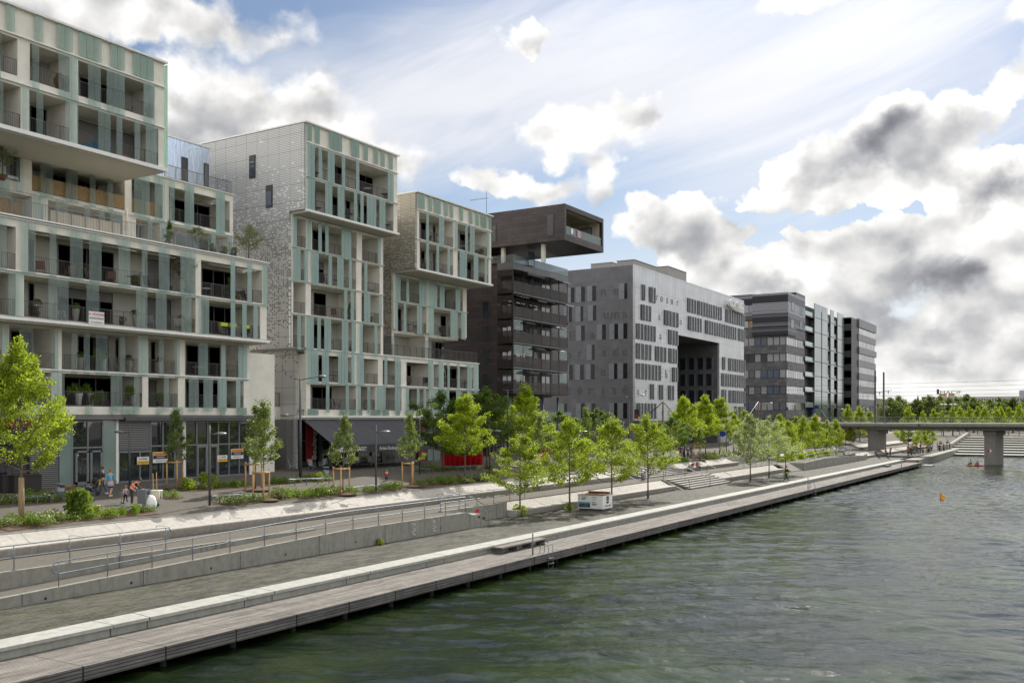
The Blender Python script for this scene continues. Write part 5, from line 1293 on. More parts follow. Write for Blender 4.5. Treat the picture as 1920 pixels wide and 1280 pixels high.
# catenary masts and wires
def mast(px, ytop, s_guess, label, arm):
    # foot on the bridge deck
    dx, dy = ray(px); p0 = base; den = dx*dvec.y-dy*dvec.x; dd = (p0.x*dvec.y-p0.y*dvec.x)/den; foot = Vector((dx*dd, dy*dd, 7.75))
    t = empty('catenary_mast', foot); tag(t, label, 'mast', 'catenary masts on the bridge'); h = ZP(ytop, foot.x, foot.y)-7.75
    m_ = MB(); m_.obox((0, 0, 0), .36, .36, h, 0.0, taper=.8); m_.build('pole', DKGREY, t)
    for k in arm: m_ = MB(); m_.tube([(0, 0, k), (1.6, -.4, k+.1)], .05, 5); m_.tube([(.9, -.2, k+.05), (.9, -.2, k-.5)], .09, 6); m_.build('bracket', BLACK, t)
    return foot
f1 = mast(1641, 694, 0, 'left of the two tall dark masts standing on the bridge', (6.2,)); f2 = mast(1657, 697.5, 0, 'right of the two tall dark masts standing on the bridge', (4.0, 6.4))
for zz, (t0, nm) in {15.6: (-2, 'top'), 14.9: (1.2, 'second'), 14.0: (-.8, 'third'), 13.3: (2, 'lowest')}.items():
    wv = MB(); a_ = base+dvec*-60+nvec*t0; b_ = base+dvec*90+nvec*t0; wv.tube([(a_.x, a_.y, zz), ((a_.x+b_.x)/2, (a_.y+b_.y)/2, zz-.15), (b_.x, b_.y, zz)], .028, 4)
    o = wv.build('overhead_wire', BLACK); tag(o, nm+' overhead wire above the bridge', 'wire')
# wooden poles with slung cables
def pole(px, pyb, pyt, label):
    g_ = G(px, pyb); h = ZP(pyt, g_.x, g_.y)-g_.z; m_ = MB(); m_.tube([(0, 0, 0), (0, 0, h)], [.13, .1], 7); o = m_.build('timber_pole', BARK); o.location = g_; tag(o, label, 'pole'); return g_, h
g1, h1 = pole(1243, 856, 753, 'slim pole carrying sagging cables in front of the ribbed office front')
g2, h2 = pole(1422, 838, 753, 'slim pole with sagging cables in front of the slate-banded block')
def cable(a, b, sag, label, r=.05):
    m_ = MB(); m_.tube([tuple(a.lerp(b, t/10)-Vector((0, 0, sag*4*(t/10)*(1-t/10)))) for t in range(11)], r, 4); o = m_.build('cable', BLACK); tag(o, label, 'cable')
cable(Vector((g1.x, g1.y, g1.z+h1)), Vector((XP(1150, 130), 130, 7.4)), .9, 'black cable running down left from the slim pole', .06)
cable(Vector((g1.x, g1.y, g1.z+h1)), Vector((g2.x, g2.y, g2.z+h2)), 5.0, 'black cable sagging between the two slim poles')
cable(Vector((g2.x, g2.y, g2.z+h2)), Vector((XP(1390, 190), 190, ZP(775, -60, 190))), 1.2, 'pale cable curving left from the farther slim pole', .05)
# ---------------- trees ----------------
def envelope(kind, t):
    """relative radius of the crown at relative height t (0 bottom .. 1 top)"""
    if kind == 'maple': return (min(1, t/.28)**.6)*(1-max(0, (t-.28)/.72)**1.25*.93)
    if kind == 'pear': return (min(1, t/.18)**.7)*(1-max(0, (t-.18)/.82)**.8*.9)
    if kind == 'round': return max(.05, 1-abs(2*t-.95)**2.6)
    return max(.05, sin(pi*min(.97, t+.06)))**.6
def tree_meshes(name, H, CR, clear, kind, leaf, nl, ls, rnd, bark, tr=.09, clump=.55, limbs=26, wrap=0):
    """returns (trunk mesh, crown mesh)"""
    R = random.Random(rnd); tk = MB()
    lean = (R.uniform(-.15, .15), R.uniform(-.15, .15))
    spine = [(lean[0]*(k/8)**2, lean[1]*(k/8)**2, H*.96*k/8) for k in range(9)]
    tk.tube(spine, [tr*(1.25 if k == 0 else 1)*(1-.88*k/8) for k in range(9)], 8)
    if wrap: tk.tube([(0, 0, 0), (0, 0, wrap)], [tr*1.5, tr*1.4], 10, m=1)
    cz0 = clear; ch = H-clear; tips = []
    for i in range(limbs):
        t = ((i+.5)/limbs)**1.15; z0 = cz0+ch*t*.80-(.1 if t < .1 else 0); a = i*2.399+R.uniform(-.5, .5)
        tt = min(.98, t*.80+R.uniform(.10, .26)); rr = CR*envelope(kind, tt)*R.uniform(.62, 1.12)
        x0, y0 = lean[0]*(z0/H)**2, lean[1]*(z0/H)**2
        ex, ey, ez = rr*cos(a), rr*sin(a), cz0+ch*tt
        pts = []; n = 5
        for k in range(n+1):
            q = k/n; bow = q**(.75); pts.append((x0+ex*bow+R.uniform(-.05, .05)*q, y0+ey*bow+R.uniform(-.05, .05)*q, z0+(ez-z0)*(q**1.35)))
        tk.tube(pts, [tr*(.42*(1-.5*t))*(1-.8*k/n)+.004 for k in range(n+1)], 5, caps=False)
        for k in range(2, n+1): tips.append((pts[k], .55+.45*k/n))
        for j in range(3):   # side twigs
            b = pts[R.randint(2, n-1)]; aa = a+R.choice((-1, 1))*R.uniform(.5, 1.2); l_ = rr*R.uniform(.25, .5)
            e_ = (b[0]+l_*cos(aa), b[1]+l_*sin(aa), b[2]+l_*R.uniform(.2, .8)); tk.tube([b, ((b[0]+e_[0])/2, (b[1]+e_[1])/2, b[2]+(e_[2]-b[2])*.4), e_], [tr*.14, tr*.09, .003], 4, caps=False); tips.append((e_, 1.0)); tips.append((((b[0]+e_[0])/2, (b[1]+e_[1])/2, (b[2]+e_[2])/2), .7))
    for k in range(3): tips.append(((lean[0], lean[1], H*(.93+.03*k)), .5))
    vs = []; fs = []
    per = max(1, nl//len(tips))
    for (c, w) in tips:
        n = int(per*w*R.uniform(.5, 1.5)); s = clump*R.uniform(.55, 1.15)
        for _ in range(n):
            while True:
                d = Vector((R.uniform(-1, 1), R.uniform(-1, 1), R.uniform(-1, 1)))
                if d.length < 1: break
            p = Vector(c)+Vector((d.x*s, d.y*s, d.z*s*.75)); l = ls*R.uniform(.6, 1.25)
            nrm = Vector((R.gauss(0, 1), R.gauss(0, 1), R.gauss(.7, 1))).normalized(); u = nrm.orthogonal().normalized(); u.rotate(Matrix.Rotation(R.uniform(0, 6.28), 3, nrm)); v = nrm.cross(u)
            i = len(vs)
            vs += [tuple(p-u*l*.5), tuple(p+v*l*.42+nrm*l*.08), tuple(p+u*l*.55), tuple(p-v*l*.42+nrm*l*.08)]
            fs.append((i, i+1, i+2, i+3))
    me = bpy.data.meshes.new('crown'); me.from_pydata(vs, [], fs); me.materials.append(leaf)
    return tk.mesh('trunk', [bark, BARKB], fix=False), me
def tree(meshes, label, loc, s=1.0, rz=0.0, group=None, name='tree', sz=None):
    t = empty(name, loc, rz, (s, s, sz or s)); tag(t, label, 'tree', group)
    for nm, me in zip(('trunk', 'crown'), meshes): o = bpy.data.objects.new(nm, me); COL.objects.link(o); o.parent = t
    return t
def hgt(g, pytop): return ZP(pytop, g.x, g.y)-g.z
T_bigmaple = tree_meshes('maple', 8.8, 2.9, 2.4, 'maple', LEAF_L, 22000, .125, 1, BARK, .11, .5, 34, wrap=2.1)
T_m = [tree_meshes('maple', 7.0, 2.9, 1.75, 'maple', LEAF_L, 11500, .125, 10+k, BARK, .075, .42, 26) for k in range(4)]
T_b = [tree_meshes('maple', 8.0, 2.6, 2.3, 'maple', LEAF_B, 19000, .13, 20+k, BARK, .08, .45, 28) for k in range(2)]
T_d = [tree_meshes('maple', 8.0, 3.0, 2.0, 'round', LEAF_D, 17000, .145, 30+k, BARK, .09, .5, 28) for k in range(2)]
T_p = [tree_meshes('pear', 6.4, 1.2, 2.1, 'pear', LEAF_P, 4200, .125, 40+k, BARK, .05, .3, 22) for k in range(3)]
T_w = [tree_meshes('white', 7.0, 2.9, 1.7, 'maple', leaf_mat('pale_silver_leaf', (.12, .17, .05), (.42, .46, .25), .4), 12000, .12, 50+k, BARK, .07, .42, 26) for k in range(2)]
T_f = [tree_meshes('far', 13.0, 5.2, 1.0, 'round', LEAF_F, 9000, .50, 60+k, BARK, .3, 1.3, 34) for k in range(3)]
T_n = [tree_meshes('mid', 8.0, 2.7, 1.2, 'maple', LEAF_L, 7000, .21, 70+k, BARK, .1, .6, 24) for k in range(3)]
R = random.Random(99)
g0 = G(40, 976); tree(T_bigmaple, 'large lime green maple with a wrapped trunk at the far left, nearest tree', g0, hgt(g0, 636)/8.8*.86, .6, name='maple_tree', sz=hgt(g0, 636)/8.8)
mapl = [(975, 967, 812, 'young maple growing out of a tuft of weeds behind the end of the ramp wall', 0, 1.12), (1068, 956, 785, 'young maple just left of the white information box on the quay', 1, 1.05),
        (1147, 946, 783, 'young maple just right of the white information box on the quay', 2, 1.05), (1215, 934, 775, 'young maple standing just before the lower wide steps', 3, .95),
        (1407, 901, 775, 'first of the close group of young trees beyond the lower wide steps', 4, 1.05), (1442, 895, 779, 'pale silvery leaved young tree in the middle of the group beyond the steps', 5, 1.0), (1473, 889, 785, 'young tree beside the narrow far steps', 0, 1.0)]
for (px, py, pt, lab, k, wd_) in mapl:
    g_ = G(px, py, 1.2); H_ = hgt(g_, pt); ms = (T_m+T_w)[k] if k < 4 else T_w[k-4]
    tree(ms, lab, g_, H_/7.0*wd_, R.uniform(0, 6), 'young trees along the quay paving', 'maple_tree', H_/7.0)
# promenade trees: (px, py base, py top, kind, label)
prom = [(872, 903, 738, 'b0', 'bright yellow green maple in front of the red planters'),
        (831, 884, 734, 'd0', 'dark green tree left of the bright maple, in the shade of the podium'), (913, 879, 725, 'd1', 'dark green tree right of the bright maple, near the tall lamp'),
        (985, 872, 721, 'b1', 'tall two-toned tree right of the dark trees, behind the quay trees'), (1052, 868, 768, 'd0', 'dense green tree before the brown block'),
        (1098, 866, 762, 'p1', 'slim pale pear tree before the lettered side wall'), (1120, 862, 765, 'd1', 'dark tree close to the lettered side wall'),
        (1258, 867, 779, 'd0', 'dark green tree right of the pole with cables'), (1284, 857, 742, 'b0', 'left of the three tall lime trees in front of the gateway'),
        (1323, 852, 741, 'b1', 'middle one of the three tall lime trees in front of the gateway'), (1350, 848, 744, 'b0', 'right of the three tall lime trees in front of the gateway'),
        (1311, 862, 800, 'p2', 'small pear tree between wooden stakes beside the standing group'), (1375, 846, 776, 'b1', 'green tree behind the pale quay trees'),
        (1010, 889, 776, 'p0', 'slim staked tree on the promenade behind the first quay trees')]
KM = {'b0': (T_b[0], 8.0), 'b1': (T_b[1], 8.0), 'd0': (T_d[0], 8.0), 'd1': (T_d[1], 8.0), 'p0': (T_p[0], 6.4), 'p1': (T_p[1], 6.4), 'p2': (T_p[2], 6.4), 'm1': (T_m[1], 7.0), 'm2': (T_m[2], 7.0)}
for (px, py, pt, k, lab) in prom:
    g_ = G(px, py); ms, h0 = KM[k]; s_ = hgt(g_, pt)/h0; tree(ms, lab, g_, s_*(1.08 if k[0] == 'd' else .98), R.uniform(0, 6), 'trees on the promenade', 'maple_tree' if k[0] != 'p' else 'pear_tree', s_)
pears = [(332, 916, 764, 'p0', 'slim pear tree in wooden stakes before the dark shop windows'), (494, 938, 748, 'p1', 'front one of the two slim pear trees left of the bakery'), (479, 919, 752, 'p2', 'rear one of the two slim pear trees left of the bakery'),
         (643, 927, 772, 'p2', 'slim pear tree in wooden stakes in front of the bakery awning'), (769, 912, 772, 'p0', 'slim pear tree in wooden stakes at the right end of the bakery awning')]
def stakes(g_, label, h=1.95):
    t = empty('tree_stakes', g_, R.uniform(-.2, .2)); tag(t, label, 'tree stakes', 'wooden stakes round the slim trees')
    for (x, y) in ((-.42, -.5), (.42, -.5), (0, .55)): m_ = MB(); m_.tube([(x, y, 0), (x, y, h)], .055, 7); m_.build('stake', WOODS, t)
    for (a, b_) in (((-.48, -.5), (.48, -.5)), ((-.42, -.5), (0, .55)), ((.42, -.5), (0, .55))): m_ = MB(); m_.tube([(a[0], a[1], h-.16), (b_[0], b_[1], h-.16)], .06, 5); m_.build('crossbar', WOODS, t)
    m_ = MB(); m_.lathe((0, 0, .0), [(1.0, 0), (.8, .08), (.3, .14)], 14); m_.build('mulch', SOIL, t)
stl = ['stakes round the pear tree before the dark shop windows', 'stakes round the front pear tree left of the bakery', 'stakes round the rear pear tree left of the bakery', 'stakes round the pear tree in front of the bakery awning', 'stakes round the pear tree at the right end of the awning', 'stakes behind the first quay trees', 'stakes beside the standing group of people', 'stakes of the tree before the lettered wall']
for i, (px, py, pt, k, lab) in enumerate(pears):
    g_ = G(px, py); ms, h0 = KM[k]; s_ = hgt(g_, pt)/h0; tree(ms, lab, g_, s_, R.uniform(0, 6), 'trees on the promenade', 'pear_tree'); stakes(g_, 'light wooden '+stl[i])
stakes(G(1010, 889), 'light wooden '+stl[5]); stakes(G(1311, 862), 'light wooden '+stl[6]); stakes(G(1098, 866), 'light wooden '+stl[7])
# rows beyond: along the promenade before and behind the bridge
far1 = [(1395, 838, 768), (1462, 842, 776), (1492, 838, 780), (1505, 850, 780), (1528, 850, 776), (1550, 846, 787), (1568, 846, 786), (1585, 830, 790), (1590, 822, 758), (1612, 826, 762), (1630, 824, 770), (1595, 836, 800)]
for i, (px, py, pt) in enumerate(far1):
    g_ = G(px, py); s_ = hgt(g_, pt)/8; tree(T_n[i % 3] if i > 2 else KM['m1'][0], ['young green tree in the loose row leading to the bridge'][0], g_, s_*.95, R.uniform(0, 6), 'trees leading to the bridge', 'maple_tree', s_ if i > 2 else hgt(g_, pt)/7)
for i, (px, Y_, pt, lab) in enumerate(((1703, 228, 764, 'lime green tree rising above the bridge behind the crowd'), (1727, 236, 790, 'small tree seen under the bridge right of the lime tree'), (1743, 246, 792, 'small tree seen under the bridge nearest the sloping wall'))):
    x_ = XP(px, Y_); zz = 1.2; tree(T_n[i], lab, (x_, Y_, zz), (ZP(pt, x_, Y_)-zz)/8*.9, i, 'trees leading to the bridge', 'maple_tree', (ZP(pt, x_, Y_)-zz)/8)
for i in range(14):
    px = 1735+i*16+R.uniform(-5, 5); Y_ = 318+R.uniform(-8, 14); x_ = XP(px, Y_); pt = R.choice((758, 762, 766, 770, 774)); s_ = (ZP(pt, x_, Y_)-3.6)/8
    tree(T_n[i % 3], 'yellow green tree in the row beyond the far end of the dock', (x_, Y_, 3.6), s_*.8, R.uniform(0, 6), 'trees beyond the end of the dock', 'maple_tree', s_)
for i in range(24):
    px = 1585+i*16+R.uniform(-6, 6); Y_ = 395+R.uniform(-15, 40); x_ = XP(px, Y_); pt = R.choice((740, 743, 746, 749)); s_ = (ZP(pt, x_, Y_)-3.6)/13
    tree(T_f[i % 3], 'tall dark leafy tree in the distant belt beneath the long building', (x_, Y_, 3.6), s_*.95, R.uniform(0, 6), 'dark trees of the distant belt', 'broadleaf_tree', s_)
# ---------------- planting beds ----------------
def shrub_mesh(w, d, h, n, ls, leaf, rnd, flow=None, grass=False, lumps=7):
    R_ = random.Random(rnd); vs = []; fs = []; mi = []
    cs = [(R_.uniform(-w/2, w/2)*.8, R_.uniform(-d/2, d/2)*.7, R_.uniform(.5, 1.1)) for _ in range(lumps)]
    for i_ in range(n):
        c = R_.choice(cs); hh = h*c[2]; a = R_.uniform(0, 6.28); rr = min(w, d)*.5*sqrt(R_.random()); z = hh*R_.random()**.7
        k = sqrt(max(0, 1-(z/hh)**2))*.8+.2; p = Vector((c[0]+rr*cos(a)*k, c[1]+rr*sin(a)*k, z)); l = ls*R_.uniform(.6, 1.3)
        if grass: nrm = Vector((R_.gauss(0, 1), R_.gauss(0, 1), .1)).normalized(); v = Vector((R_.gauss(0, .3), R_.gauss(0, .3), 1)).normalized(); u = v*3; v = nrm.cross(v)*.35
        else: nrm = Vector((R_.gauss(0, 1), R_.gauss(0, 1), R_.gauss(.6, 1))).normalized(); u = nrm.orthogonal().normalized(); v = nrm.cross(u)
        i = len(vs); vs += [tuple(p-u*l*.5), tuple(p+v*l*.4), tuple(p+u*l*.5), tuple(p-v*l*.4)]; fs.append((i, i+1, i+2, i+3)); mi.append(1 if flow and z > hh*.6 and R_.random() < .14 else 0)
    me = bpy.data.meshes.new('foliage'); me.from_pydata(vs, [], fs); me.materials.append(leaf); me.materials.append(flow or leaf); me.polygons.foreach_set('material_index', mi); return me
SH = [shrub_mesh(1.6, 1.1, .65, 900, .10, LEAF_S, 1), shrub_mesh(1.6, 1.1, .5, 900, .09, LEAF_P, 2, FLOW), shrub_mesh(1.2, 1.0, .9, 700, .14, LEAF_L, 3), shrub_mesh(.7, .7, .75, 500, .10, LEAF_S, 4, grass=True, lumps=3), shrub_mesh(1.6, 1.2, .35, 700, .09, LEAF_D, 5), shrub_mesh(1.5, 1.0, .5, 800, .09, LEAF_S, 6, FLOWO), shrub_mesh(1.7, 1.1, .6, 900, .10, LEAF_O, 7)]
SHN = ['low leafy green shrub', 'low shrub with pale blossom', 'broad leaved bright green bush', 'tuft of tall grass', 'low dark green ground plant', 'low plant with orange flowers', 'grey green lavender bush']
def bed(pts, label, kinds, dens=1.25, wid=.9, sc=1.0):
    """soil strip between ground points, planted with individual shrubs"""
    pts = [Vector(p) for p in pts]; a, b_ = pts[0], pts[-1]; L_ = (b_-a).length; d = (b_-a).normalized(); nv = Vector((-d.y, d.x, 0))
    m_ = MB(); e = .012
    m_.prism([((a-nv*wid).x, (a-nv*wid).y), ((b_-nv*wid).x, (b_-nv*wid).y), ((b_+nv*wid).x, (b_+nv*wid).y), ((a+nv*wid).x, (a+nv*wid).y)], 'z', -.3, .03)
    zc = (a.z+b_.z)/2; m_.v = [(v[0], v[1], v[2]+zprof(-v[0])) for v in m_.v]; o = m_.build('planting_soil', SOIL); tag(o, kind='stuff', label='bare brown soil strip of the bed '+label, cat='soil')
    n = max(1, int(L_*dens))
    for i in range(n):
        k = R.choice(kinds); p = a.lerp(b_, (i+.5)/n)+nv*R.uniform(-.45, .45)*wid; p.z = zprof(-p.x)+.02
        o = bpy.data.objects.new(['shrub', 'shrub', 'shrub', 'grass_tuft', 'shrub', 'flowering_plant', 'shrub'][k], SH[k]); COL.objects.link(o); o.location = p; o.rotation_euler = (0, 0, R.uniform(0, 6)); s_ = sc*R.uniform(.7, 1.15); o.scale = (s_, s_, s_*R.uniform(.8, 1.15))
        tag(o, SHN[k]+' '+label, 'shrub', SHN[k]+'s '+label)
bed([G(-8, 991), G(112, 974)], 'at the foot of the large maple', (0, 0, 2, 1)); bed([G(112, 974), G(282, 960)], 'between the large maple and the litter bin', (0, 1, 2, 3, 4, 0), 1.4, .75, .9)
bed([G(-5, 944), G(112, 938)], 'in front of the dark slatted wall', (1, 0, 1)); bed([G(300, 934), G(322, 930)], 'behind the street cleaner', (2, 0, 0))
bed([G(345, 920), G(462, 911)], 'before the dark shop windows', (1, 0, 0, 3, 2), 1.3); bed([G(412, 944), G(480, 938)], 'left of the two pear trees', (1, 0, 1))
bed([G(515, 934), G(650, 924)], 'between the pear trees in front of the bakery', (0, 0, 6, 6, 1), 1.5, .9, 1.05); bed([G(510, 906), G(610, 900)], 'in front of the bakery terrace', (1, 0, 2, 1), 1.4)
bed([G(676, 922), G(750, 913)], 'round the short lamp right of the bakery lamp', (0, 4, 1), 1.3, .7, .8); bed([G(782, 911), G(925, 897)], 'below the bright maple', (0, 0, 6, 1), 1.4)
bed([G(785, 884), G(930, 876)], 'in front of the red planters', (4, 0, 4), 1.2, .7, .8); bed([G(985, 889), G(1010, 886)], 'beside the rear stakes', (0, 2)); bed([G(1025, 884), G(1170, 869)], 'behind the quay trees', (0, 6, 0, 2), 1.2)
bed([G(1244, 868), G(1290, 864)], 'left of the standing group', (0, 1, 2), 1.3, .9, 1.1); bed([G(1315, 861), G(1345, 857)], 'right of the standing group', (0, 5, 6), 1.3, .9, 1.1)
for (ya, yb, xx, zz) in ((141, 176, -40.3, 2.21), (176, 200, -44.8, 3.4)):
    for i in range(int((yb-ya)*.8)):
        k = R.choice((0, 2, 5, 0, 2)); o = bpy.data.objects.new('flowering_plant' if k == 5 else 'shrub', SH[k]); COL.objects.link(o); o.location = (xx+R.uniform(-.9, .9), ya+i/.8+R.uniform(-.4, .4), zz); s_ = R.uniform(1.0, 1.5); o.scale = (s_, s_, s_); o.rotation_euler = (0, 0, R.uniform(0, 6))
        tag(o, SHN[k]+' in the planted slope of the far ramp', 'shrub', SHN[k]+'s in the planted slope of the far ramp')
for (px, py, lab, s_) in ((975, 967, 'green tuft of weeds at the foot of the first quay maple', .95), (1068, 956, 'small tuft of weeds at the foot of the second quay maple', .55), (712, 1021, 'small weeds at the foot of the concrete ramp wall', .4), (905, 975, 'thin weeds in the corner at the end of the ramp', .35), (1474, 890, 'weeds at the foot of the tree beside the narrow steps', .6)):
    o = bpy.data.objects.new('weeds', SH[2]); COL.objects.link(o); o.location = G(px, py, 1.2); o.scale = (s_,)*3; tag(o, lab, 'weeds')
o = bpy.data.objects.new('shrub', shrub_mesh(1.1, .9, 1.0, 900, .16, LEAF_S, 61, lumps=5)); COL.objects.link(o); o.location = G(147, 968); o.scale = (1.1, 1.1, 1.5); tag(o, 'tall broad leaved plant standing above the bed right of the large maple', 'shrub')
def guard(pa, pb, label, d=.9):
    """low galvanised rail round a planting bed"""
    a = G(*pa); b_ = G(*pb); t = empty('bed_rail', a); tag(t, label, 'low rail', 'low steel rails round the beds'); L_ = (b_-a).length; n = max(1, round(L_/1.0)); u = (b_-a)
    nv = Vector((-u.y, u.x, 0)).normalized()*d
    pa_ = [Vector((0, 0, 0)), u, u+nv, nv]
    m_ = MB(); m_.tube([tuple(p+Vector((0, 0, .42))) for p in pa_]+[(0, 0, .42)], .022, 5); m_.build('rail', STEEL, t)
    for p in [u*(k/n) for k in range(n+1)]+[u+nv, nv]: m_ = MB(); m_.box(p.x-.025, p.x+.025, p.y-.025, p.y+.025, p.z-.03, p.z+.42); m_.build('post', STEEL, t)
guard((191, 964), (267, 960), 'low steel rail at the bed before the litter bin'); guard((45, 947), (118, 940), 'low steel rail beside the round litter bin'); guard((412, 944), (475, 940), 'low steel rail left of the two pear trees')
guard((290, 922), (320, 919), 'low steel rail behind the litter cart', .6); guard((553, 910), (617, 907), 'low steel rail before the bakery terrace', .8); guard((666, 926), (731, 919), 'low steel rail round the short lamp', .8)
guard((786, 888), (812, 887), 'low steel rail left of the red planters', .6); guard((858, 884), (905, 880), 'low steel rail before the red planters', .7); guard((893, 903), (914, 901), 'low steel rail right of the bright maple', .7); guard((985, 893), (1003, 891), 'low steel rail beside the rear stakes', .6)
for i in range(9):
    g_ = G(1340+i*9, 857-i*.9); m_ = MB(); m_.box(-.05, .05, -.05, .05, 0, .95); o = m_.build('bollard', DKGREY); o.location = g_; tag(o, 'slim dark bollard in the row along the promenade edge right of the standing group', 'bollard', 'bollards right of the standing group')
# ---------------- lamps ----------------
def lamp(px, py, ptop, side, label, tall=False, low=0):
    g_ = G(px, py); h = hgt(g_, ptop); t = empty('street_lamp', g_, 0); tag(t, label, 'street lamp', 'tall street lamps' if tall else 'short street lamps')
    r = .11 if tall else .07; m_ = MB(); m_.tube([(0, 0, 0), (0, 0, h*.45), (0, 0, h)], [r, r*.95, r*.55], 8); m_.build('pole', DKGREY, t)
    ux, uy = CA*side, SA*side; ln = 1.35 if tall else .42; zz = h-.12 if tall else h-.55
    m_ = MB(); m_.tube([(0, 0, zz), (ux*ln, uy*ln, zz+(.25 if tall else .03))], .035, 6)
    if tall: m_.tube([(0, 0, zz), (-ux*.5, -uy*.5, zz+.1)], .035, 6)
    m_.build('arm', DKGREY, t)
    for (L_, z_, s_) in [(ln, zz+(.25 if tall else .03), 1)]+([(-.9, low, 1)] if low else []):
        m_ = MB(); m_.blob((ux*(L_+.28*(1 if L_ > 0 else -1)), uy*(L_+.28*(1 if L_ > 0 else -1)), z_+.02), .34, .34, .10, n=10); m_.build('lamp_head', MIDGREY, t)
        if L_ < 0: m_ = MB(); m_.tube([(0, 0, z_), (ux*L_, uy*L_, z_)], .03, 5); m_.build('arm', DKGREY, t)
LP = [(563, 903, 709, 1, 'tall double lamp at the left end of the bakery awning', True, 5.0), (952, 878, 730, 1, 'tall lamp before the dark brown block', True), (1179, 866, 743, 1, 'tall lamp at the corner of the lettered office block', True), (1428, 838, 757, 1, 'tall lamp before the slate-banded block', True),
      (243, 917, 795, -1, 'short lamp behind the street cleaner with its head to the left'), (393, 947, 797, 1, 'short lamp on the open pavement right of the litter cart'), (705, 921, 796, 1, 'short lamp in front of the middle of the bakery awning'), (787, 889, 783, -1, 'short lamp at the right end of the bakery awning'),
      (918, 892, 797, 1, 'short lamp just right of the bright maple'), (1084, 872, 800, 1, 'short lamp half hidden behind the second quay maple'), (1188, 868, 801, 1, 'short lamp under the tall lamp at the office corner'), (1283, 860, 797, 1, 'short lamp left of the three tall lime trees'), (1362, 856, 797, -1, 'short lamp with a round blue sign, before the pale trees'),
      (1573, 838, 762, 1, 'lamp near the bridge, left of the masts'), (1633, 838, 763, -1, 'lamp near the bridge beside the left mast')]
for a_ in LP: lamp(*a_)
for k, (px, lab) in enumerate(((1769, 'left one of two tall lamps beyond the bridge at right'), (1787, 'right one of two tall lamps beyond the bridge at right'))):
    Y_ = 300; x_ = XP(px, Y_); t = empty('street_lamp', (x_, Y_, 3.6)); tag(t, lab, 'street lamp'); h = ZP(758, x_, Y_)-3.6
    m_ = MB(); m_.tube([(0, 0, 0), (0, 0, h)], [.14, .09], 6); m_.build('pole', DKGREY, t); m_ = MB(); m_.blob((.5, 0, h), .5, .3, .18); m_.build('lamp_head', WHITEP, t); m_ = MB(); m_.blob((-.5, 0, h), .5, .3, .18); m_.build('lamp_head', WHITEP, t)
# ---------------- people ----------------
def skin_mesh(name, chains, mat_, sub=2, root=0):
    """chains: list of lists of (x,y,z,r); equal points are welded; grown with a skin modifier into one surface"""
    vs = []; es = []; rs = []; ix = {}
    for ch in chains:
        prev = None
        for (x, y, z, r) in ch:
            k = (round(x, 3), round(y, 3), round(z, 3))
            if k not in ix: ix[k] = len(vs); vs.append((x, y, z)); rs.append(r)
            i = ix[k]
            if prev is not None and prev != i: es.append((prev, i))
            prev = i
    me = bpy.data.meshes.new(name); me.from_pydata(vs, es, []); o = bpy.data.objects.new(name, me); COL.objects.link(o)
    sk = o.modifiers.new('s', 'SKIN'); sk.use_smooth_shade = True; sk.branch_smoothing = .3
    for i, r in enumerate(rs):
        d = me.skin_vertices[0].data[i]; d.radius = (r, r) if not isinstance(r, tuple) else r; d.use_root = (i == 0)
    if sub: m = o.modifiers.new('d', 'SUBSURF'); m.levels = sub; m.render_levels = sub
    bpy.context.view_layer.update(); dg = bpy.context.evaluated_depsgraph_get(); out = bpy.data.meshes.new_from_object(o.evaluated_get(dg))
    bpy.data.objects.remove(o); bpy.data.meshes.remove(me); out.name = name; out.materials.clear(); out.materials.append(mat_)
    for p in out.polygons: p.use_smooth = True
    return out
SKIN = mat('skin', (.55, .33, .23), .6); HAIRD = mat('dark_hair', (.035, .022, .015), .6); HAIRB = mat('light_brown_hair', (.28, .17, .08), .6)
CLO = {k: mat(k+'_cloth', c, .85, nscale=8, namt=.12) for k, c in dict(black=(.02, .02, .025), navy=(.03, .045, .09), denim=(.07, .11, .19), white=(.75, .75, .73), turquoise=(.04, .45, .70), lilac=(.42, .38, .50), khaki=(.32, .27, .17), grey=(.2, .2, .21), red=(.5, .02, .03), green=(.04, .30, .22), pink=(.55, .2, .28), brown=(.16, .09, .05), teal=(.03, .22, .25), charcoal=(.05, .05, .055)).items()}
def pose_pts(P):
    """joint positions for a 1.75 m adult; x forward, y left; P overrides"""
    J = dict(pel=(0, 0, .95), sp=(0, 0, 1.14), ch=(0, 0, 1.36), nk=(0, 0, 1.49), hd0=(.01, 0, 1.56), hd1=(.015, 0, 1.65), hd2=(0, 0, 1.72),
             ls=(0, .19, 1.42), rs=(0, -.19, 1.42), le=(-.03, .25, 1.14), re=(-.03, -.25, 1.14), lh=(.06, .26, .90), rh=(.06, -.26, .90),
             lhip=(0, .09, .90), rhip=(0, -.09, .90), lk=(.02, .10, .50), rk=(.02, -.10, .50), la=(0, .10, .09), ra=(0, -.10, .09))
    J.update(P); return J
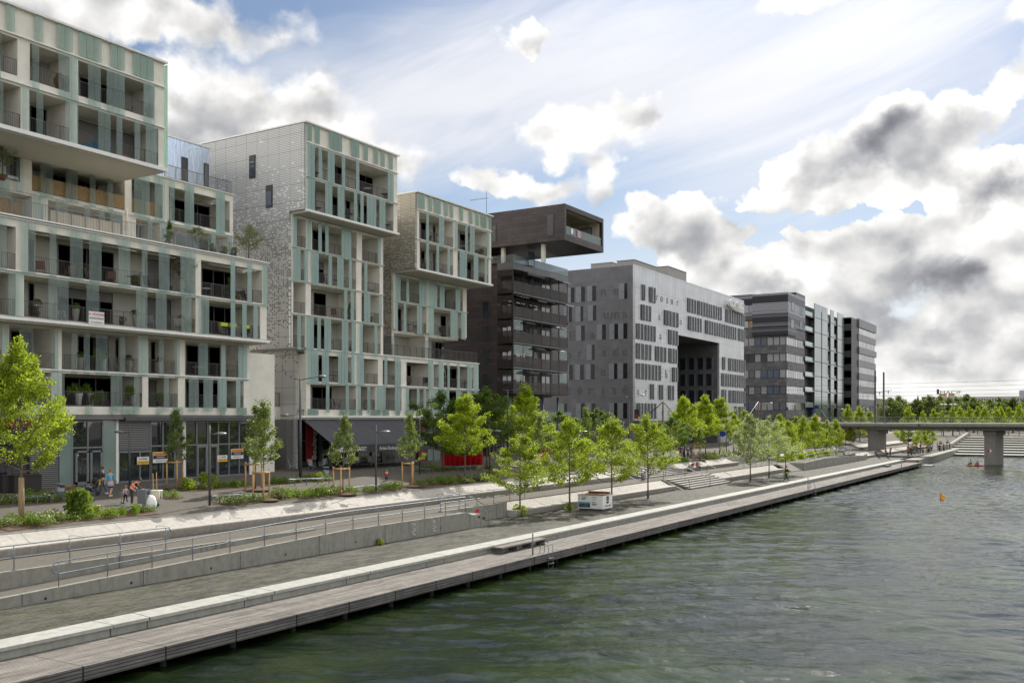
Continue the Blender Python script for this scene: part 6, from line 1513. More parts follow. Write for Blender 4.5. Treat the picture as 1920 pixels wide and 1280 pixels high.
POSES = dict(
    stand=dict(),
    stand2=dict(lh=(.22, .12, 1.12), rh=(.20, -.10, 1.08), le=(.02, .24, 1.12), re=(.02, -.24, 1.12), lk=(.03, .12, .50), la=(.05, .14, .09)),
    walk=dict(lk=(.18, .10, .53), la=(.30, .10, .10), rk=(-.04, -.10, .50), ra=(-.32, -.10, .14), lh=(-.16, .28, .93), rh=(.26, -.26, .98), le=(-.12, .26, 1.14), re=(.05, -.26, 1.14)),
    push=dict(le=(.14, .24, 1.15), re=(.14, -.24, 1.15), lh=(.40, .18, 1.05), rh=(.40, -.18, 1.05), hd1=(.06, 0, 1.63), hd2=(.07, 0, 1.70), lk=(.10, .10, .52), la=(.18, .10, .10), rk=(-.06, -.10, .5), ra=(-.25, -.10, .12)),
    bend=dict(sp=(.06, 0, 1.12), ch=(.22, 0, 1.28), nk=(.34, 0, 1.36), hd0=(.40, 0, 1.41), hd1=(.46, 0, 1.48), hd2=(.48, 0, 1.54), ls=(.24, .19, 1.31), rs=(.24, -.19, 1.31), le=(.40, .22, 1.08), re=(.40, -.22, 1.08), lh=(.62, .12, .98), rh=(.62, -.12, .98), lk=(.03, .10, .5), la=(-.02, .12, .09)),
    sit=dict(pel=(0, 0, .50), sp=(.02, 0, .70), ch=(.05, 0, .92), nk=(.08, 0, 1.05), hd0=(.10, 0, 1.12), hd1=(.13, 0, 1.20), hd2=(.13, 0, 1.27), ls=(.05, .19, .98), rs=(.05, -.19, .98), le=(.16, .24, .74), re=(.16, -.24, .74), lh=(.36, .12, .66), rh=(.36, -.12, .66), lhip=(.03, .09, .48), rhip=(.03, -.09, .48), lk=(.42, .12, .50), rk=(.42, -.12, .50), la=(.44, .12, .09), ra=(.50, -.12, .09)),
    row=dict(pel=(0, 0, .12), sp=(-.02, 0, .32), ch=(.03, 0, .54), nk=(.06, 0, .67), hd0=(.08, 0, .74), hd1=(.10, 0, .82), hd2=(.10, 0, .89), ls=(.03, .19, .60), rs=(.03, -.19, .60), le=(.22, .26, .42), re=(.22, -.26, .42), lh=(.42, .20, .42), rh=(.42, -.20, .48), lhip=(.04, .09, .10), rhip=(.04, -.09, .10), lk=(.42, .10, .26), rk=(.42, -.10, .26), la=(.78, .08, .08), ra=(.78, -.08, .08)))
PROTO = {}
def make_person(pose, shorts=False, long_hair=False, skirt=False):
    key = (pose, shorts, long_hair, skirt)
    if key in PROTO: return PROTO[key]
    J = pose_pts(POSES[pose]); g = lambda n, r: (*J[n], r)
    def mid(a, b, t, r): p = Vector(J[a]).lerp(Vector(J[b]), t); return (p.x, p.y, p.z, r)
    body = [[g('pel', .125), g('sp', .11), g('ch', .125), g('nk', .052), g('hd0', .062), g('hd1', .088), g('hd2', .062)],
            [g('pel', .125), g('lhip', .09), mid('lhip', 'lk', .5, .075), g('lk', .052), mid('lk', 'la', .35, .055), g('la', .034)], [g('pel', .125), g('rhip', .09), mid('rhip', 'rk', .5, .075), g('rk', .052), mid('rk', 'ra', .35, .055), g('ra', .034)]]
    for s_ in 'lr':
        hv = Vector(J[s_+'h']); ev = Vector(J[s_+'e']); d = (hv-ev).normalized(); side = Vector((0, 1, 0)) if s_ == 'l' else Vector((0, -1, 0))
        if abs(d.y) > .8: side = Vector((1, 0, 0))
        fw = d.cross(side).normalized(); palm = hv+d*.06
        body.append([g('ch', .125), g(s_+'s', .055), mid(s_+'s', s_+'e', .5, .044), g(s_+'e', .036), mid(s_+'e', s_+'h', .6, .032), g(s_+'h', .024), (*palm, .026)])
        for q, ln in ((-.030, .060), (-.010, .072), (.010, .068), (.028, .052)):
            b0 = palm+d*.028+fw*q; b1 = b0+d*ln*.55-side*.010; b2 = b1+d*ln*.42-side*.022; body.append([(*palm, .026), (*b0, .0095), (*b1, .0085), (*b2, .007)])
        t0 = hv+d*.035+fw*.034; t1 = t0+fw*.018+d*.034; body.append([(*hv, .024), (*t0, .011), (*t1, .009)])
        f0 = Vector(J[s_+'a']); body[1 if s_ == 'l' else 2].append((f0.x+.06, f0.y, f0.z-.045, .035)); body[1 if s_ == 'l' else 2].append((f0.x+.17, f0.y, f0.z-.055, .026))
    b = skin_mesh('body', body, SKIN, 1)
    parts = []
    def off(ch, d): return [(x, y, z, r+d) for x, y, z, r in ch]
    sh = [[(J['pel'][0], J['pel'][1], J['pel'][2]+.03, .145), g('sp', .135), g('ch', .15), mid('ch', 'nk', .75, .075)]]
    for s_ in 'lr': sh.append([g('ch', .15), g(s_+'s', .078), mid(s_+'s', s_+'e', .5, .064), mid(s_+'s', s_+'e', .75, .062)]+([] if shorts else [g(s_+'e', .052), mid(s_+'e', s_+'h', .85, .043)]))
    parts.append(('shirt', skin_mesh('shirt', sh, CLO['grey'], 1)))
    tr_ = [[g('pel', .14), (J['pel'][0], J['pel'][1], J['pel'][2]+.10, .135)]]
    for s_ in 'lr':
        tr_.append([g('pel', .14), g(s_+'hip', .105), mid(s_+'hip', s_+'k', .5, .092)]+([mid(s_+'hip', s_+'k', .85, .09)] if shorts else [g(s_+'k', .072), mid(s_+'k', s_+'a', .4, .07), mid(s_+'k', s_+'a', .9, .056)]))
    parts.append(('trousers', skin_mesh('trousers', tr_, CLO['denim'], 1)))
    hm = MB(); h1 = Vector(J['hd1']); h2 = Vector(J['hd2']); hm.blob(h1.lerp(h2, .45)+Vector((-.022, 0, .02)), .098, .098, .105, n=10, rings=7)
    if long_hair: hm.blob(h1+Vector((-.07, 0, -.10)), .05, .085, .16, n=8)
    parts.append(('hair', hm.mesh('hair', HAIRD)))
    fm = MB(); fx = h1+Vector((.088, 0, .015))
    for s_ in (-1, 1): fm.blob(fx+Vector((-.004, .033*s_, .012)), .008, .012, .008, n=6, rings=4)
    fm.blob(fx+Vector((.004, 0, -.018)), .016, .012, .022, m=1, n=6, rings=4); fm.blob(fx+Vector((-.008, 0, -.055)), .010, .026, .007, m=2, n=6, rings=4)
    for s_ in (-1, 1): fm.blob(h1+Vector((0, .09*s_, 0)), .022, .012, .03, m=1, n=6, rings=4)
    parts.append(('face', fm.mesh('face', [HAIRD, SKIN, REDD])))
    for s_ in 'lr':
        sm = MB(); a = Vector(J[s_+'a']); sm.blob(a+Vector((.07, 0, -.045)), .14, .05, .045, n=8); parts.append(('shoe', sm.mesh('shoe', BLACK)))
    if skirt:
        sm = MB(); p = J['pel']; sm.lathe((p[0], p[1], p[2]-.27), [(.21, 0), (.19, .15), (.155, .3)], 12); parts.append(('tied_jumper', sm.mesh('tied_jumper', CLO['lilac'])))
    PROTO[key] = (b, parts); return PROTO[key]
def person(loc, rz, pose, label, shirt, trous, h=1.75, hair=HAIRD, shoes=BLACK, group=None, **kw):
    b, parts = make_person(pose, **kw); s = h/1.75
    o = bpy.data.objects.new('person', b); COL.objects.link(o); o.location = loc; o.rotation_euler = (0, 0, rz); o.scale = (s, s, s); tag(o, label, 'person', group)
    for nm, me in parts:
        c = bpy.data.objects.new(nm, me); COL.objects.link(c); c.parent = o
        mm = {'shirt': CLO.get(shirt), 'trousers': CLO.get(trous), 'hair': hair, 'shoe': shoes}.get(nm)
        if mm: c.material_slots[0].link = 'OBJECT'; c.material_slots[0].material = mm
    return o
# headings: 0 faces +x (towards the water); pi/2 faces +y (away from the camera)
pg = G(207, 931.5)
person(pg, 2.1, 'walk', 'woman in a turquoise top with a lilac jumper tied round her waist', 'turquoise', 'black', 1.70, HAIRB, WHITEP, shorts=True, skirt=True)
pp = G(193.5, 927); person(pp, pi+.75, 'push', 'person in a dark jacket and jeans pushing the black pram', 'charcoal', 'denim', 1.72, HAIRD, WHITEP)
sw = G(247, 950); person(sw, -.55+pi/2-.2, 'bend', 'street cleaner in an orange vest leaning over the grey litter bin', 'black', 'charcoal', 1.76)
ve = make_person('bend')[1][0][1]
J = pose_pts(POSES['bend']); g_ = lambda n, r: (*J[n], r)
vm = skin_mesh('safety_vest', [[(J['pel'][0]-.02, 0, J['pel'][2]-.06, .20), g_('sp', .20), g_('ch', .21), (.30, 0, 1.34, .13)], [g_('ch', .21), (.24, .17, 1.33, .12)], [g_('ch', .21), (.24, -.17, 1.33, .12)]], ORANGE, 1)
vo = bpy.data.objects.new('safety_vest', vm); COL.objects.link(vo); cl_ = [o for o in COL.objects if o.name.startswith('person') and (o.location-sw).length < .01][0]; vo.parent = cl_
rf_ = MB()
for q in (.25, .7): c_ = Vector(J['pel']).lerp(Vector(J['ch']), q); ax = (Vector(J['ch'])-Vector(J['sp'])).normalized(); rm = Vector((0, 0, 1)).rotation_difference(ax).to_matrix(); tmp = MB(); tmp.lathe((0, 0, 0), [(.205, -.03), (.21, .03)], 14); rf_.add(xf(tmp, Matrix.Translation(c_) @ rm.to_4x4()))
ro = rf_.build('reflective_band', mat('reflective_silver', (.6, .62, .62), .35), cl_)
kc = G(235.5, 944); person(kc, pi-.4, 'walk', 'small child in a grey top riding a green scooter beside the cleaner', 'lilac', 'black', 1.02, HAIRB, CLO['pink'])
def scooter():
    t = empty('scooter', kc+Vector((-.28, .02, 0)), pi-.4); tag(t, 'small green kick scooter ridden by the child beside the cleaner', 'scooter')
    m_ = MB(); m_.box(-.25, .25, -.05, .05, .06, .09); m_.build('board', CLO['green'], t)
    m_ = MB(); m_.tube([(.26, 0, .08), (.32, 0, .62)], .015, 6); m_.tube([(.32, -.16, .62), (.32, .16, .62)], .014, 6); m_.build('handlebar', STEEL, t)
    for x in (-.27, .29): m_ = MB(); m_.tube([(x, -.02, .055), (x, .02, .055)], .055, 10); m_.build('wheel', BLACK, t)
scooter()
def pram(loc, rz):
    t = empty('pram', loc, rz); tag(t, 'black pram with a child in it, pushed past the glass door', 'pram')
    fr = MB()
    for s_ in (-.24, .24): fr.tube([(-.42, s_, .98), (-.30, s_, .80), (.30, s_, .16)], .018, 6); fr.tube([(-.30, s_, .12), (.05, s_, .50)], .016, 6)
    fr.tube([(-.42, -.24, .98), (-.42, .24, .98)], .018, 6); fr.build('frame', STEEL, t)
    m_ = MB(); m_.prism([(-.22, .42), (.28, .34), (.40, .52), (.36, .56), (.22, .42), (-.18, .50), (-.36, .92), (-.42, .90)], 'y', -.22, .22); m_.build('seat', BLACK, t)
    m_ = MB(); m_.blob((-.20, 0, .86), .26, .24, .20); m_.build('hood', CLO['black'], t)
    m_ = MB(); m_.box(-.28, .22, -.2, .2, .2, .34); m_.build('basket', CLO['navy'], t)
    for x in (-.32, .34):
        for s_ in (-.25, .25): m_ = MB(); m_.tube([(x, s_-.03, .10), (x, s_+.03, .10)], .10, 12); m_.build('wheel', BLACK, t)
    m_ = MB(); m_.box(-.44, -.38, -.22, .1, .62, .95); m_.build('yellow_bag', YEL, t)
    return t
pr = pram(G(173, 928), pi+.75)
ch_ = person(pr.location+Vector((.0, 0, .02)), pi+.75, 'row', 'small child sitting in the black pram', 'grey', 'lilac', .95, HAIRB, WHITEP); ch_.location.z += .42
# dog
def dog(loc, rz):
    chs = [[(-.20, 0, .30, .085), (0, 0, .31, .08), (.20, 0, .32, .10), (.30, 0, .40, .06), (.36, 0, .46, .065), (.44, 0, .44, .03)]]
    for x, y, hind in ((-.20, .06, 1), (-.20, -.06, 1), (.22, .06, 0), (.22, -.06, 0)):
        if hind: chs.append([(-.20, 0, .30, .085), (x+.03, y, .24, .05), (x+.05, y, .17, .032), (x-.04, y, .09, .02), (x-.02, y, .015, .022)])
        else: chs.append([(.20, 0, .32, .10), (x, y, .22, .035), (x+.01, y, .12, .024), (x, y, .015, .022)])
    chs.append([(-.20, 0, .30, .085), (-.32, 0, .38, .02), (-.38, 0, .48, .014)])
    o = bpy.data.objects.new('dog', skin_mesh('dog', chs, mat('ginger_fur', (.30, .15, .06), .9, nscale=30, namt=.4), 1)); COL.objects.link(o); o.location = loc; o.rotation_euler = (0, 0, rz); tag(o, 'small curly ginger dog standing near the round litter bin', 'dog')
    m_ = MB()
    for s_ in (-1, 1): m_.blob((.35, .065*s_, .45), .03, .015, .055, n=6)
    m_.blob((.475, 0, .44), .014, .014, .012, m=1, n=6, rings=4)
    m_.build('ears_and_nose', [MATS['ginger_fur'], BLACK], o)
dog(G(130, 922), .3)
# child on bike
cb = G(725, 901); person(cb, pi*.72, 'sit', 'child in a red jacket riding a small bike across the promenade', 'red', 'navy', 1.15, HAIRB)
def bike(loc, rz, s, fm, label):
    t = empty('bicycle', loc, rz, s); tag(t, label, 'bicycle')
    for x in (-.5, .5):
        w_ = MB(); w_.tube([(x+.30*cos(a), 0, .32+.30*sin(a)) for a in [2*pi*k/16 for k in range(17)]], .03, 5, caps=False)
        for k in range(6): a = pi*k/6; w_.tube([(x-.29*cos(a), 0, .32-.29*sin(a)), (x+.29*cos(a), 0, .32+.29*sin(a))], .005, 3)
        w_.build('wheel', BLACK, t)
    m_ = MB(); m_.tube([(-.5, 0, .32), (-.05, 0, .32), (-.15, 0, .75), (-.5, 0, .32)], .02, 5); m_.tube([(-.05, 0, .32), (.36, 0, .72), (-.12, 0, .68)], .022, 5); m_.tube([(.5, 0, .32), (.36, 0, .85)], .02, 5); m_.build('frame', fm, t)
    m_ = MB(); m_.tube([(.34, -.24, .90), (.36, 0, .86), (.34, .24, .90)], .016, 5); m_.build('handlebar', BLACK, t); m_ = MB(); m_.blob((-.17, 0, .79), .14, .07, .035); m_.build('saddle', BLACK, t)
bike(cb+Vector((0, 0, 0)), pi*.72, .62, RED, 'small childs bike with fat black wheels ridden across the promenade')
# standing group on the promenade
for i, (px, py, sh_, tr_, rz, ps, lab, kw) in enumerate([(1276, 858, 'black', 'black', -1.2, 'stand', 'person in black at the left of the standing group', {}), (1281, 859, 'pink', 'navy', -2.4, 'stand2', 'person in a white and pink top beside the person in black', {}),
        (1290, 862, 'denim', 'black', -.9, 'stand2', 'person in a denim jacket in the middle of the standing group', {}), (1300, 863, 'white', 'grey', -2.2, 'stand', 'person in a white t-shirt and grey trousers in the standing group', dict(shorts=True)),
        (1296, 858, 'black', 'charcoal', pi, 'stand', 'tall dark haired person behind the one in the white t-shirt', dict(long_hair=True)), (1312, 864, 'khaki', 'denim', pi, 'stand2', 'long haired person in a beige coat at the right of the standing group', dict(long_hair=True))]):
    person(G(px, py), rz, ps, lab, sh_, tr_, 1.68+.04*(i % 3), **kw)
jg = G(1475, 902, 1.2); person(jg, -2.5, 'walk', 'man in black shorts and top walking on the quay coping', 'black', 'black', 1.78, shorts=False)
bs = G(1308, 879, 2.2); bs2 = Vector((-42.2, YP(1309, 42), 2.22)); person(bs2, .1, 'sit', 'person in brown sitting on the upper bench beside a red bag', 'brown', 'charcoal', 1.72)
rb_ = MB(); rb_.blob((0, 0, .28), .16, .22, .28); o = rb_.build('rucksack', RED); o.location = (-42.25, YP(1303, 42), 2.67); tag(o, 'bright red rucksack on the upper bench', 'bag')
for (px, lab, sh_) in ((1641, 'left of two people sitting on the bench under the bridge', 'navy'), (1660, 'right of two people sitting on the bench under the bridge', 'black')):
    person(Vector((-37.3, YP(px, 37.3), 1.22)), -.3, 'sit', lab, sh_, 'black', 1.75)
person(Vector((-36.4, YP(1669, 36.4), 1.2)), -1.0, 'bend', 'person in dark pink bending forward beside the bench under the bridge', 'pink', 'charcoal', 1.7)
# crowd on the far quay
R = random.Random(77); cols = ['black', 'navy', 'denim', 'white', 'khaki', 'grey', 'red', 'teal', 'green', 'brown', 'charcoal', 'pink', 'black', 'navy', 'grey']
cols_n = dict(black='black', navy='navy blue', denim='denim blue', white='white', khaki='khaki', grey='grey', red='red', teal='dark teal', green='green', brown='brown', charcoal='charcoal', pink='pink')
crowd = []
for i in range(44):
    px = R.uniform(1702, 1782); py = 849-(px-1700)*.14+R.uniform(-1.5, 6.0)
    crowd.append((px, min(py, 853)))
for i, (px, py) in enumerate(crowd):
    c_ = cols[i % len(cols)]; p = G(px, py, 1.2); ps = R.choice(('stand', 'stand2', 'walk', 'stand'))
    person(p, R.uniform(0, 6.28), ps, 'person in a '+cols_n[c_]+' top standing in the crowd on the far quay', c_, R.choice(('denim', 'black', 'charcoal', 'khaki', 'navy')), R.uniform(1.6, 1.82), R.choice((HAIRD, HAIRD, HAIRB)), group='people in '+cols_n[c_]+' in the crowd on the far quay', long_hair=R.random() < .3)
for (px, py, c_, lab) in ((1702, 854, 'pink', 'person in a pinkish top walking alone in front of the crowd'), (1725, 851, 'black', 'dark dressed person standing just in front of the crowd'), (1745, 784, 'white', 'person in white walking over the bridge')):
    if py > 800: person(G(px, py, 1.2), 1.2, 'walk', lab, c_, 'charcoal', 1.72)
q_ = along(6.0, 2.0, 7.76); person(Vector(q_), 0.2, 'walk', 'person in white walking over the bridge', 'white', 'grey', 1.75)
# ---------------- kayak, buoy ----------------
kg = G(1833, 872, 0.0); kg = Vector((XP(1829, kg.y-3), kg.y-3, 0)); ka = empty('kayak', kg, -.55); tag(ka, 'orange and red two-seat kayak beside the bridge pier', 'kayak')
def hull(x0, x1, mt, nm):
    m_ = MB(); n = 10; ring = 8
    for k in range(n+1):
        x = x0+(x1-x0)*k/n; w_ = .36*max(.02, 1-(abs(x)/2.3)**2.2); zc = .10+.16*(abs(x)/2.3)**3
        for j in range(ring): a = 2*pi*j/ring; m_.v.append((x, w_*cos(a), zc+(.14 if sin(a) > 0 else .16)*sin(a)*min(1, w_*3.2)))
    for k in range(n):
        for j in range(ring): a = k*ring+j; b_ = k*ring+(j+1) % ring; m_.f.append((a, b_, b_+ring, a+ring)); m_.mi.append(0); m_.sm.append(True)
    m_.f.append(tuple(range(ring))); m_.f.append(tuple(n*ring+j for j in range(ring))); m_.mi += [0, 0]; m_.sm += [False, False]; m_.build(nm, mt, ka)
hull(-2.3, 0, YEL if False else mat('kayak_orange', (.75, .28, .02), .4), 'hull'); hull(0, 2.3, RED, 'hull')
m_ = MB(); m_.tube([(-.55, -1.0, .55), (-.45, 1.0, .75)], .02, 5); m_.obox((-.55, -1.1, .48), .04, .3, .12, 0); m_.obox((-.45, 1.1, .70), .04, .3, .12, 0); m_.build('paddle', BLACK, ka)
for k, dx in enumerate((-.9, .55)):
    d_ = Vector((dx*cos(-.55), dx*sin(-.55), .08)); person(kg+d_, -.55+pi, 'row', ('left' if k == 0 else 'right')+' paddler in black sitting in the orange and red kayak', 'black', 'charcoal', 1.75)
bg_ = G(1768, 935, 0.0); bo = empty('buoy', bg_, .4, .68); tag(bo, 'yellow orange conical buoy floating in the dock', 'buoy')
m_ = MB(); m_.prism([(-.42, .05), (.42, .05), (-.34, .95)], 'y', -.3, .3); m_.build('wedge', mat('buoy_orange', (.85, .38, .02), .5), bo); m_ = MB(); m_.lathe((0, 0, -.15), [(.45, 0), (.48, .15), (.40, .24)], 12); m_.build('float', MATS['buoy_orange'], bo)
# ---------------- quay furniture ----------------
def round_bin(loc, label, h=.95):
    t = empty('litter_bin', loc); tag(t, label, 'litter bin', 'grey litter bins'); m_ = MB(); m_.lathe((0, 0, .05), [(.20, 0), (.23, .1), (.25, h-.2)], 14); m_.build('bin_body', MIDGREY, t)
    m_ = MB(); m_.lathe((0, 0, h-.02), [(.27, 0), (.28, .05), (.15, .09)], 14); m_.build('lid', STEEL, t); m_ = MB(); m_.box(.12, .26, -.12, .12, h-.17, h-.06); m_.build('opening', BLACK, t)
round_bin(G(113, 938), 'round grey litter bin near the ginger dog'); round_bin(G(611, 899), 'round grey litter bin in front of the bakery terrace'); round_bin(G(815.5, 969, 1.2)+Vector((-.3, .2, 0)), 'grey litter bin beside the start of the low granite bench')
round_bin(G(1206, 900, 2.2), 'grey litter bin on the terrace left of the upper steps'); round_bin(G(1294, 884, 2.2), 'grey litter bin on the terrace right of the upper steps'); round_bin(G(1623, 860, 1.2), 'dark litter bin before the bench under the bridge'); round_bin(G(1582, 852, 2.2), 'dark litter bin on the terrace above the far ramp')
lb = G(270, 956); t = empty('litter_bin', lb, .3); tag(t, 'square grey litter bin the cleaner leans over, between the bed rail and the white sack', 'litter bin'); m_ = MB(); m_.obox((0, 0, 0), .50, .46, 1.12, 0, taper=1.08); m_.build('bin_body', mat('bin_grey', (.20, .215, .23), .45, .3), t); m_ = MB(); m_.box(-.29, .29, -.27, .27, 1.12, 1.17); m_.build('lid', STEEL, t); m_ = MB(); m_.box(.16, .275, -.1, .12, .88, 1.04); m_.build('opening', BLACK, t)
sk_ = MB(); R = random.Random(4); sk_.blob((0, 0, .42), .30, .30, .46, n=14, rings=10); sk_.v = [(v[0]*(1+R.uniform(-.12, .12)), v[1]*(1+R.uniform(-.12, .12)), max(.0, v[2]*(1+R.uniform(-.04, .04)))) for v in sk_.v]; o = sk_.build('rubbish_sack', WHITEP); o.location = G(283, 957); tag(o, 'full white rubbish sack standing against the square litter bin', 'sack')
cg = G(291, 950); t = empty('cleaning_cart', cg, .4); tag(t, 'cleaners cart with an open pale bag and wooden tool handles', 'cart')
m_ = MB(); m_.lathe((0, 0, .22), [(.20, 0), (.27, .3), (.30, .72), (.27, .74)], 12); m_.build('bag', CANVAS, t); m_ = MB(); m_.tube([(-.3, -.28, .95), (.3, -.28, .95), (.3, .28, .95), (-.3, .28, .95), (-.3, -.28, .95)], .025, 5); m_.tube([(.28, .25, .95), (.28, .25, .1)], .02, 5); m_.tube([(-.28, -.25, .95), (-.28, -.25, .1)], .02, 5); m_.build('frame', WHITEP, t)
for x, h in ((-.1, 1.95), (.12, 2.0)): m_ = MB(); m_.tube([(x, 0, .3), (x-.06, .02, h)], .02, 5); m_.build('tool_handle', WOODS, t)
for y in (-.3, .3): m_ = MB(); m_.tube([(0, y-.03, .12), (0, y+.03, .12)], .12, 12); m_.build('wheel', CLO['green'], t)
# white information box
ib = G(1116, 955, 1.2); t = empty('information_box', ib, 0); tag(t, 'low white printed information box with a raised lid, standing on the quay paving', 'info box')
m_ = MB(); m_.box(-1.1, 1.1, -.9, .9, .16, 1.22); m_.build('box', WHITEP, t); m_ = MB(); m_.box(-1.0, 1.0, -.8, .8, 0, .16); m_.build('plinth', DKGREY, t)
m_ = MB(); m_.box(-1.12, 1.12, -.92, .92, 1.22, 1.26); m_.box(-1.0, .9, .75, .92, 1.26, 1.42); m_.build('lid', TEAK, t)
m_ = MB(); m_.box(-1.05, .0, -.915, -.902, .24, .66); m_.build('photo_print', mat('photo_print', (.05, .10, .12), .4, nscale=3, namt=.8), t); m_ = MB(); m_.box(-1.05, .0, -.917, -.904, .56, .68); m_.build('photo_sky', mat('photo_sky', (.15, .32, .55), .4), t)
pt_ = MB()
for (a, b_, z) in ((-.75, -.25, 1.08), (-.75, -.35, .98), (-.75, -.40, .92), (-.75, -.45, .86), (.15, .6, 1.05), (.2, .3, .95), (.2, .3, .85), (.4, .48, .95), (.4, .48, .86), (.15, .5, .66), (.15, .6, .55), (.15, .6, .49), (.15, .45, .43), (-1.0, -.92, 1.05), (-1.0, -.92, .9)): pt_.box(a, b_, -.914, -.902, z, z+.035)
pt_.build('printed_text', mat('print_ink', (.12, .12, .14), .6), t)
lg = MB()
lg.prism([(-.28, .98), (.28, .98), (.20, 1.10), (.0, 1.17), (-.20, 1.10)], 'x', 1.102, 1.112); lg.prism([(-.20, .80), (.20, .80), (.26, .88), (.20, .95), (-.20, .95), (-.26, .88)], 'x', 1.102, 1.112); lg.prism([(-.28, .74), (-.2, .62), (0, .52), (.2, .62), (.28, .74)], 'x', 1.102, 1.112); lg.build('emblem', mat('emblem_ink', (.03, .03, .05), .5), t)
tx = face_x(text_mb('CONFLUENCE', .20, ext=.004), 1.105, -.62, .30); tx.build('printed_text', MATS['print_ink'], t)
# benches / deck things
bp_ = G(975, 1030, .785); t = empty('wooden_platform', bp_, 0); tag(t, 'low wooden platform on short legs lying against the coping on the deck', 'wooden platform'); m_ = MB(); m_.box(-.35, .35, -2.6, 2.6, .30, .38); m_.build('top', DECK, t)
for y in (-2.4, -.8, .8, 2.4): m_ = MB(); m_.box(-.3, .3, y-.08, y+.08, 0, .30); m_.build('leg', DECKS, t)
t.location = (-29.5, YP(976, 29.5), .785)
o = MB(); o.box(-.3, .3, -1.4, 1.4, 0, .3); o = o.build('wooden_platform', DECKS); o.location = (-29.4, YP(1664, 29.4), .785); tag(o, 'small wooden platform at the far end of the deck', 'wooden platform')
for (px, py, lab) in ((999, 1040, 'steel post on the deck beside the low wooden platform'), (1515, 917, 'slim steel post standing midway along the deck'), (1690, 876, 'slim steel post near the far end of the deck')):
    g_ = G(px, py, .785); m_ = MB(); m_.tube([(0, 0, 0), (0, 0, 1.35 if px > 1000 else 1.25)], .045, 8); m_.box(-.09, .09, -.09, .09, 0, .015); o = m_.build('steel_post', STEEL); o.location = g_; tag(o, lab, 'post')
def ladder(y, label):
    t = empty('swim_ladder', (-27.1, y, 0)); tag(t, label, 'ladder'); 
    for yy in (-.26, .26): m_ = MB(); m_.tube([(-.45, yy, .79), (-.42, yy, 1.35), (-.1, yy, 1.42), (.12, yy, 1.2), (.12, yy, -.4)], .02, 7); m_.build('side_rail', STEEL, t)
    for z in (-.1, .2, .5): m_ = MB(); m_.box(.02, .22, -.25, .25, z, z+.04); m_.build('rung', DECK, t)
ladder(YP(1032, 27.0), 'steel bathing ladder hooked over the edge of the deck'); ladder(YP(1528, 27.0), 'small steel ladder farther along the deck edge')
fp = MB(); fp.box(-.8, .8, -1.8, 1.8, -.2, .25); o = fp.build('floating_pontoon', COPING); o.location = (-26.6, 187, 0); tag(o, 'small pale floating pontoon at the far end of the deck', 'pontoon')
tw = MB(); tw.box(-.3, .3, -.5, .5, 0, .01)
# graffiti scribbles on the ramp wall
for (px, lab) in ((776, 'left white chalky scribble on the ramp wall'), (814, 'right white chalky scribble on the ramp wall')):
    y = YP(px, 36); R = random.Random(px); gm = MB()
    pts = [(-35.985, y+.22*sin(k*2.1)+.03*R.uniform(-1, 1), 1.35+.75*k/26+.09*cos(k*2.6)) for k in range(27)]
    gm.tube(pts, .014, 4); o = gm.build('graffiti', WHITEP); tag(o, lab, 'graffiti')
# ---------------- signs on building 1 ----------------
def board(x, y, z, w_, h_, rows, label, name='for_sale_board', tilt=0):
    t = empty(name, (x, y, z)); tag(t, label, 'sign board')
    m_ = MB(); m_.box(-.02, .02, 0, w_, 0, h_); m_.build('board', WHITEP, t)
    for (z0, z1, mt, txt, sz, tm) in rows:
        if mt: m_ = MB(); m_.box(.02, .03, .02, w_-.02, z0, z1); m_.build('colour_band', mt, t)
        if txt: tx = text_mb(txt, sz, ext=.003, align='CENTER'); tx = face_x(tx, .034, w_/2, z0+(z1-z0-sz*.7)/2); tx.build('lettering', tm, t)
INK = MATS['emblem_ink']; TRED = mat('red_ink', (.55, .02, .03), .6)
board(-57.28, YP(166, 57.3), ZP(607, -57.3, YP(166, 57.3)), 1.15, .85, [(.55, .80, None, 'A VENDRE', .25, TRED), (.32, .5, None, 'APPARTEMENT', .165, INK), (.06, .22, None, 'Tel : 06.87.80.36.74', .115, INK)], 'white board reading A VENDRE APPARTEMENT hung on the long balcony railing')
x_ = -59.40
def sg2(pxa, pxb, pyt, pyb, rows, lab):
    ya_, yb_ = YP(pxa, 59.4), YP(pxb, 59.4); zt_, zb_ = ZP(pyt, -59.4, (ya_+yb_)/2), ZP(pyb, -59.4, (ya_+yb_)/2); h_ = zt_-zb_
    board(x_, ya_, zb_, yb_-ya_, h_, [(a*h_, b_*h_, m, s, z*h_, tm) for (a, b_, m, s, z, tm) in rows], lab)
ce_ = [(.52, .95, None, 'A CEDER', .34, INK), (.03, .47, YEL, '04.78.42.40.80', .26, INK)]
lo_ = [(.70, .97, ORB, 'LOCAL DISPONIBLE', .15, INK), (.36, .68, BLACK, 'OPTIMUM', .2, WHITEP), (.04, .34, None, '04 78 42 12 12', .17, INK)]
sg2(257, 279, 856, 870, ce_, 'white and yellow A CEDER board in the shop window left of the pear tree'); sg2(286.5, 314, 847, 867, lo_, 'orange black and white LOCAL DISPONIBLE board left of the pear tree')
sg2(407.5, 426, 853, 865, ce_, 'white and yellow A CEDER board right of the shop double door'); sg2(433, 456, 841, 859.5, lo_, 'orange black and white LOCAL DISPONIBLE board at the right end of the shop windows')
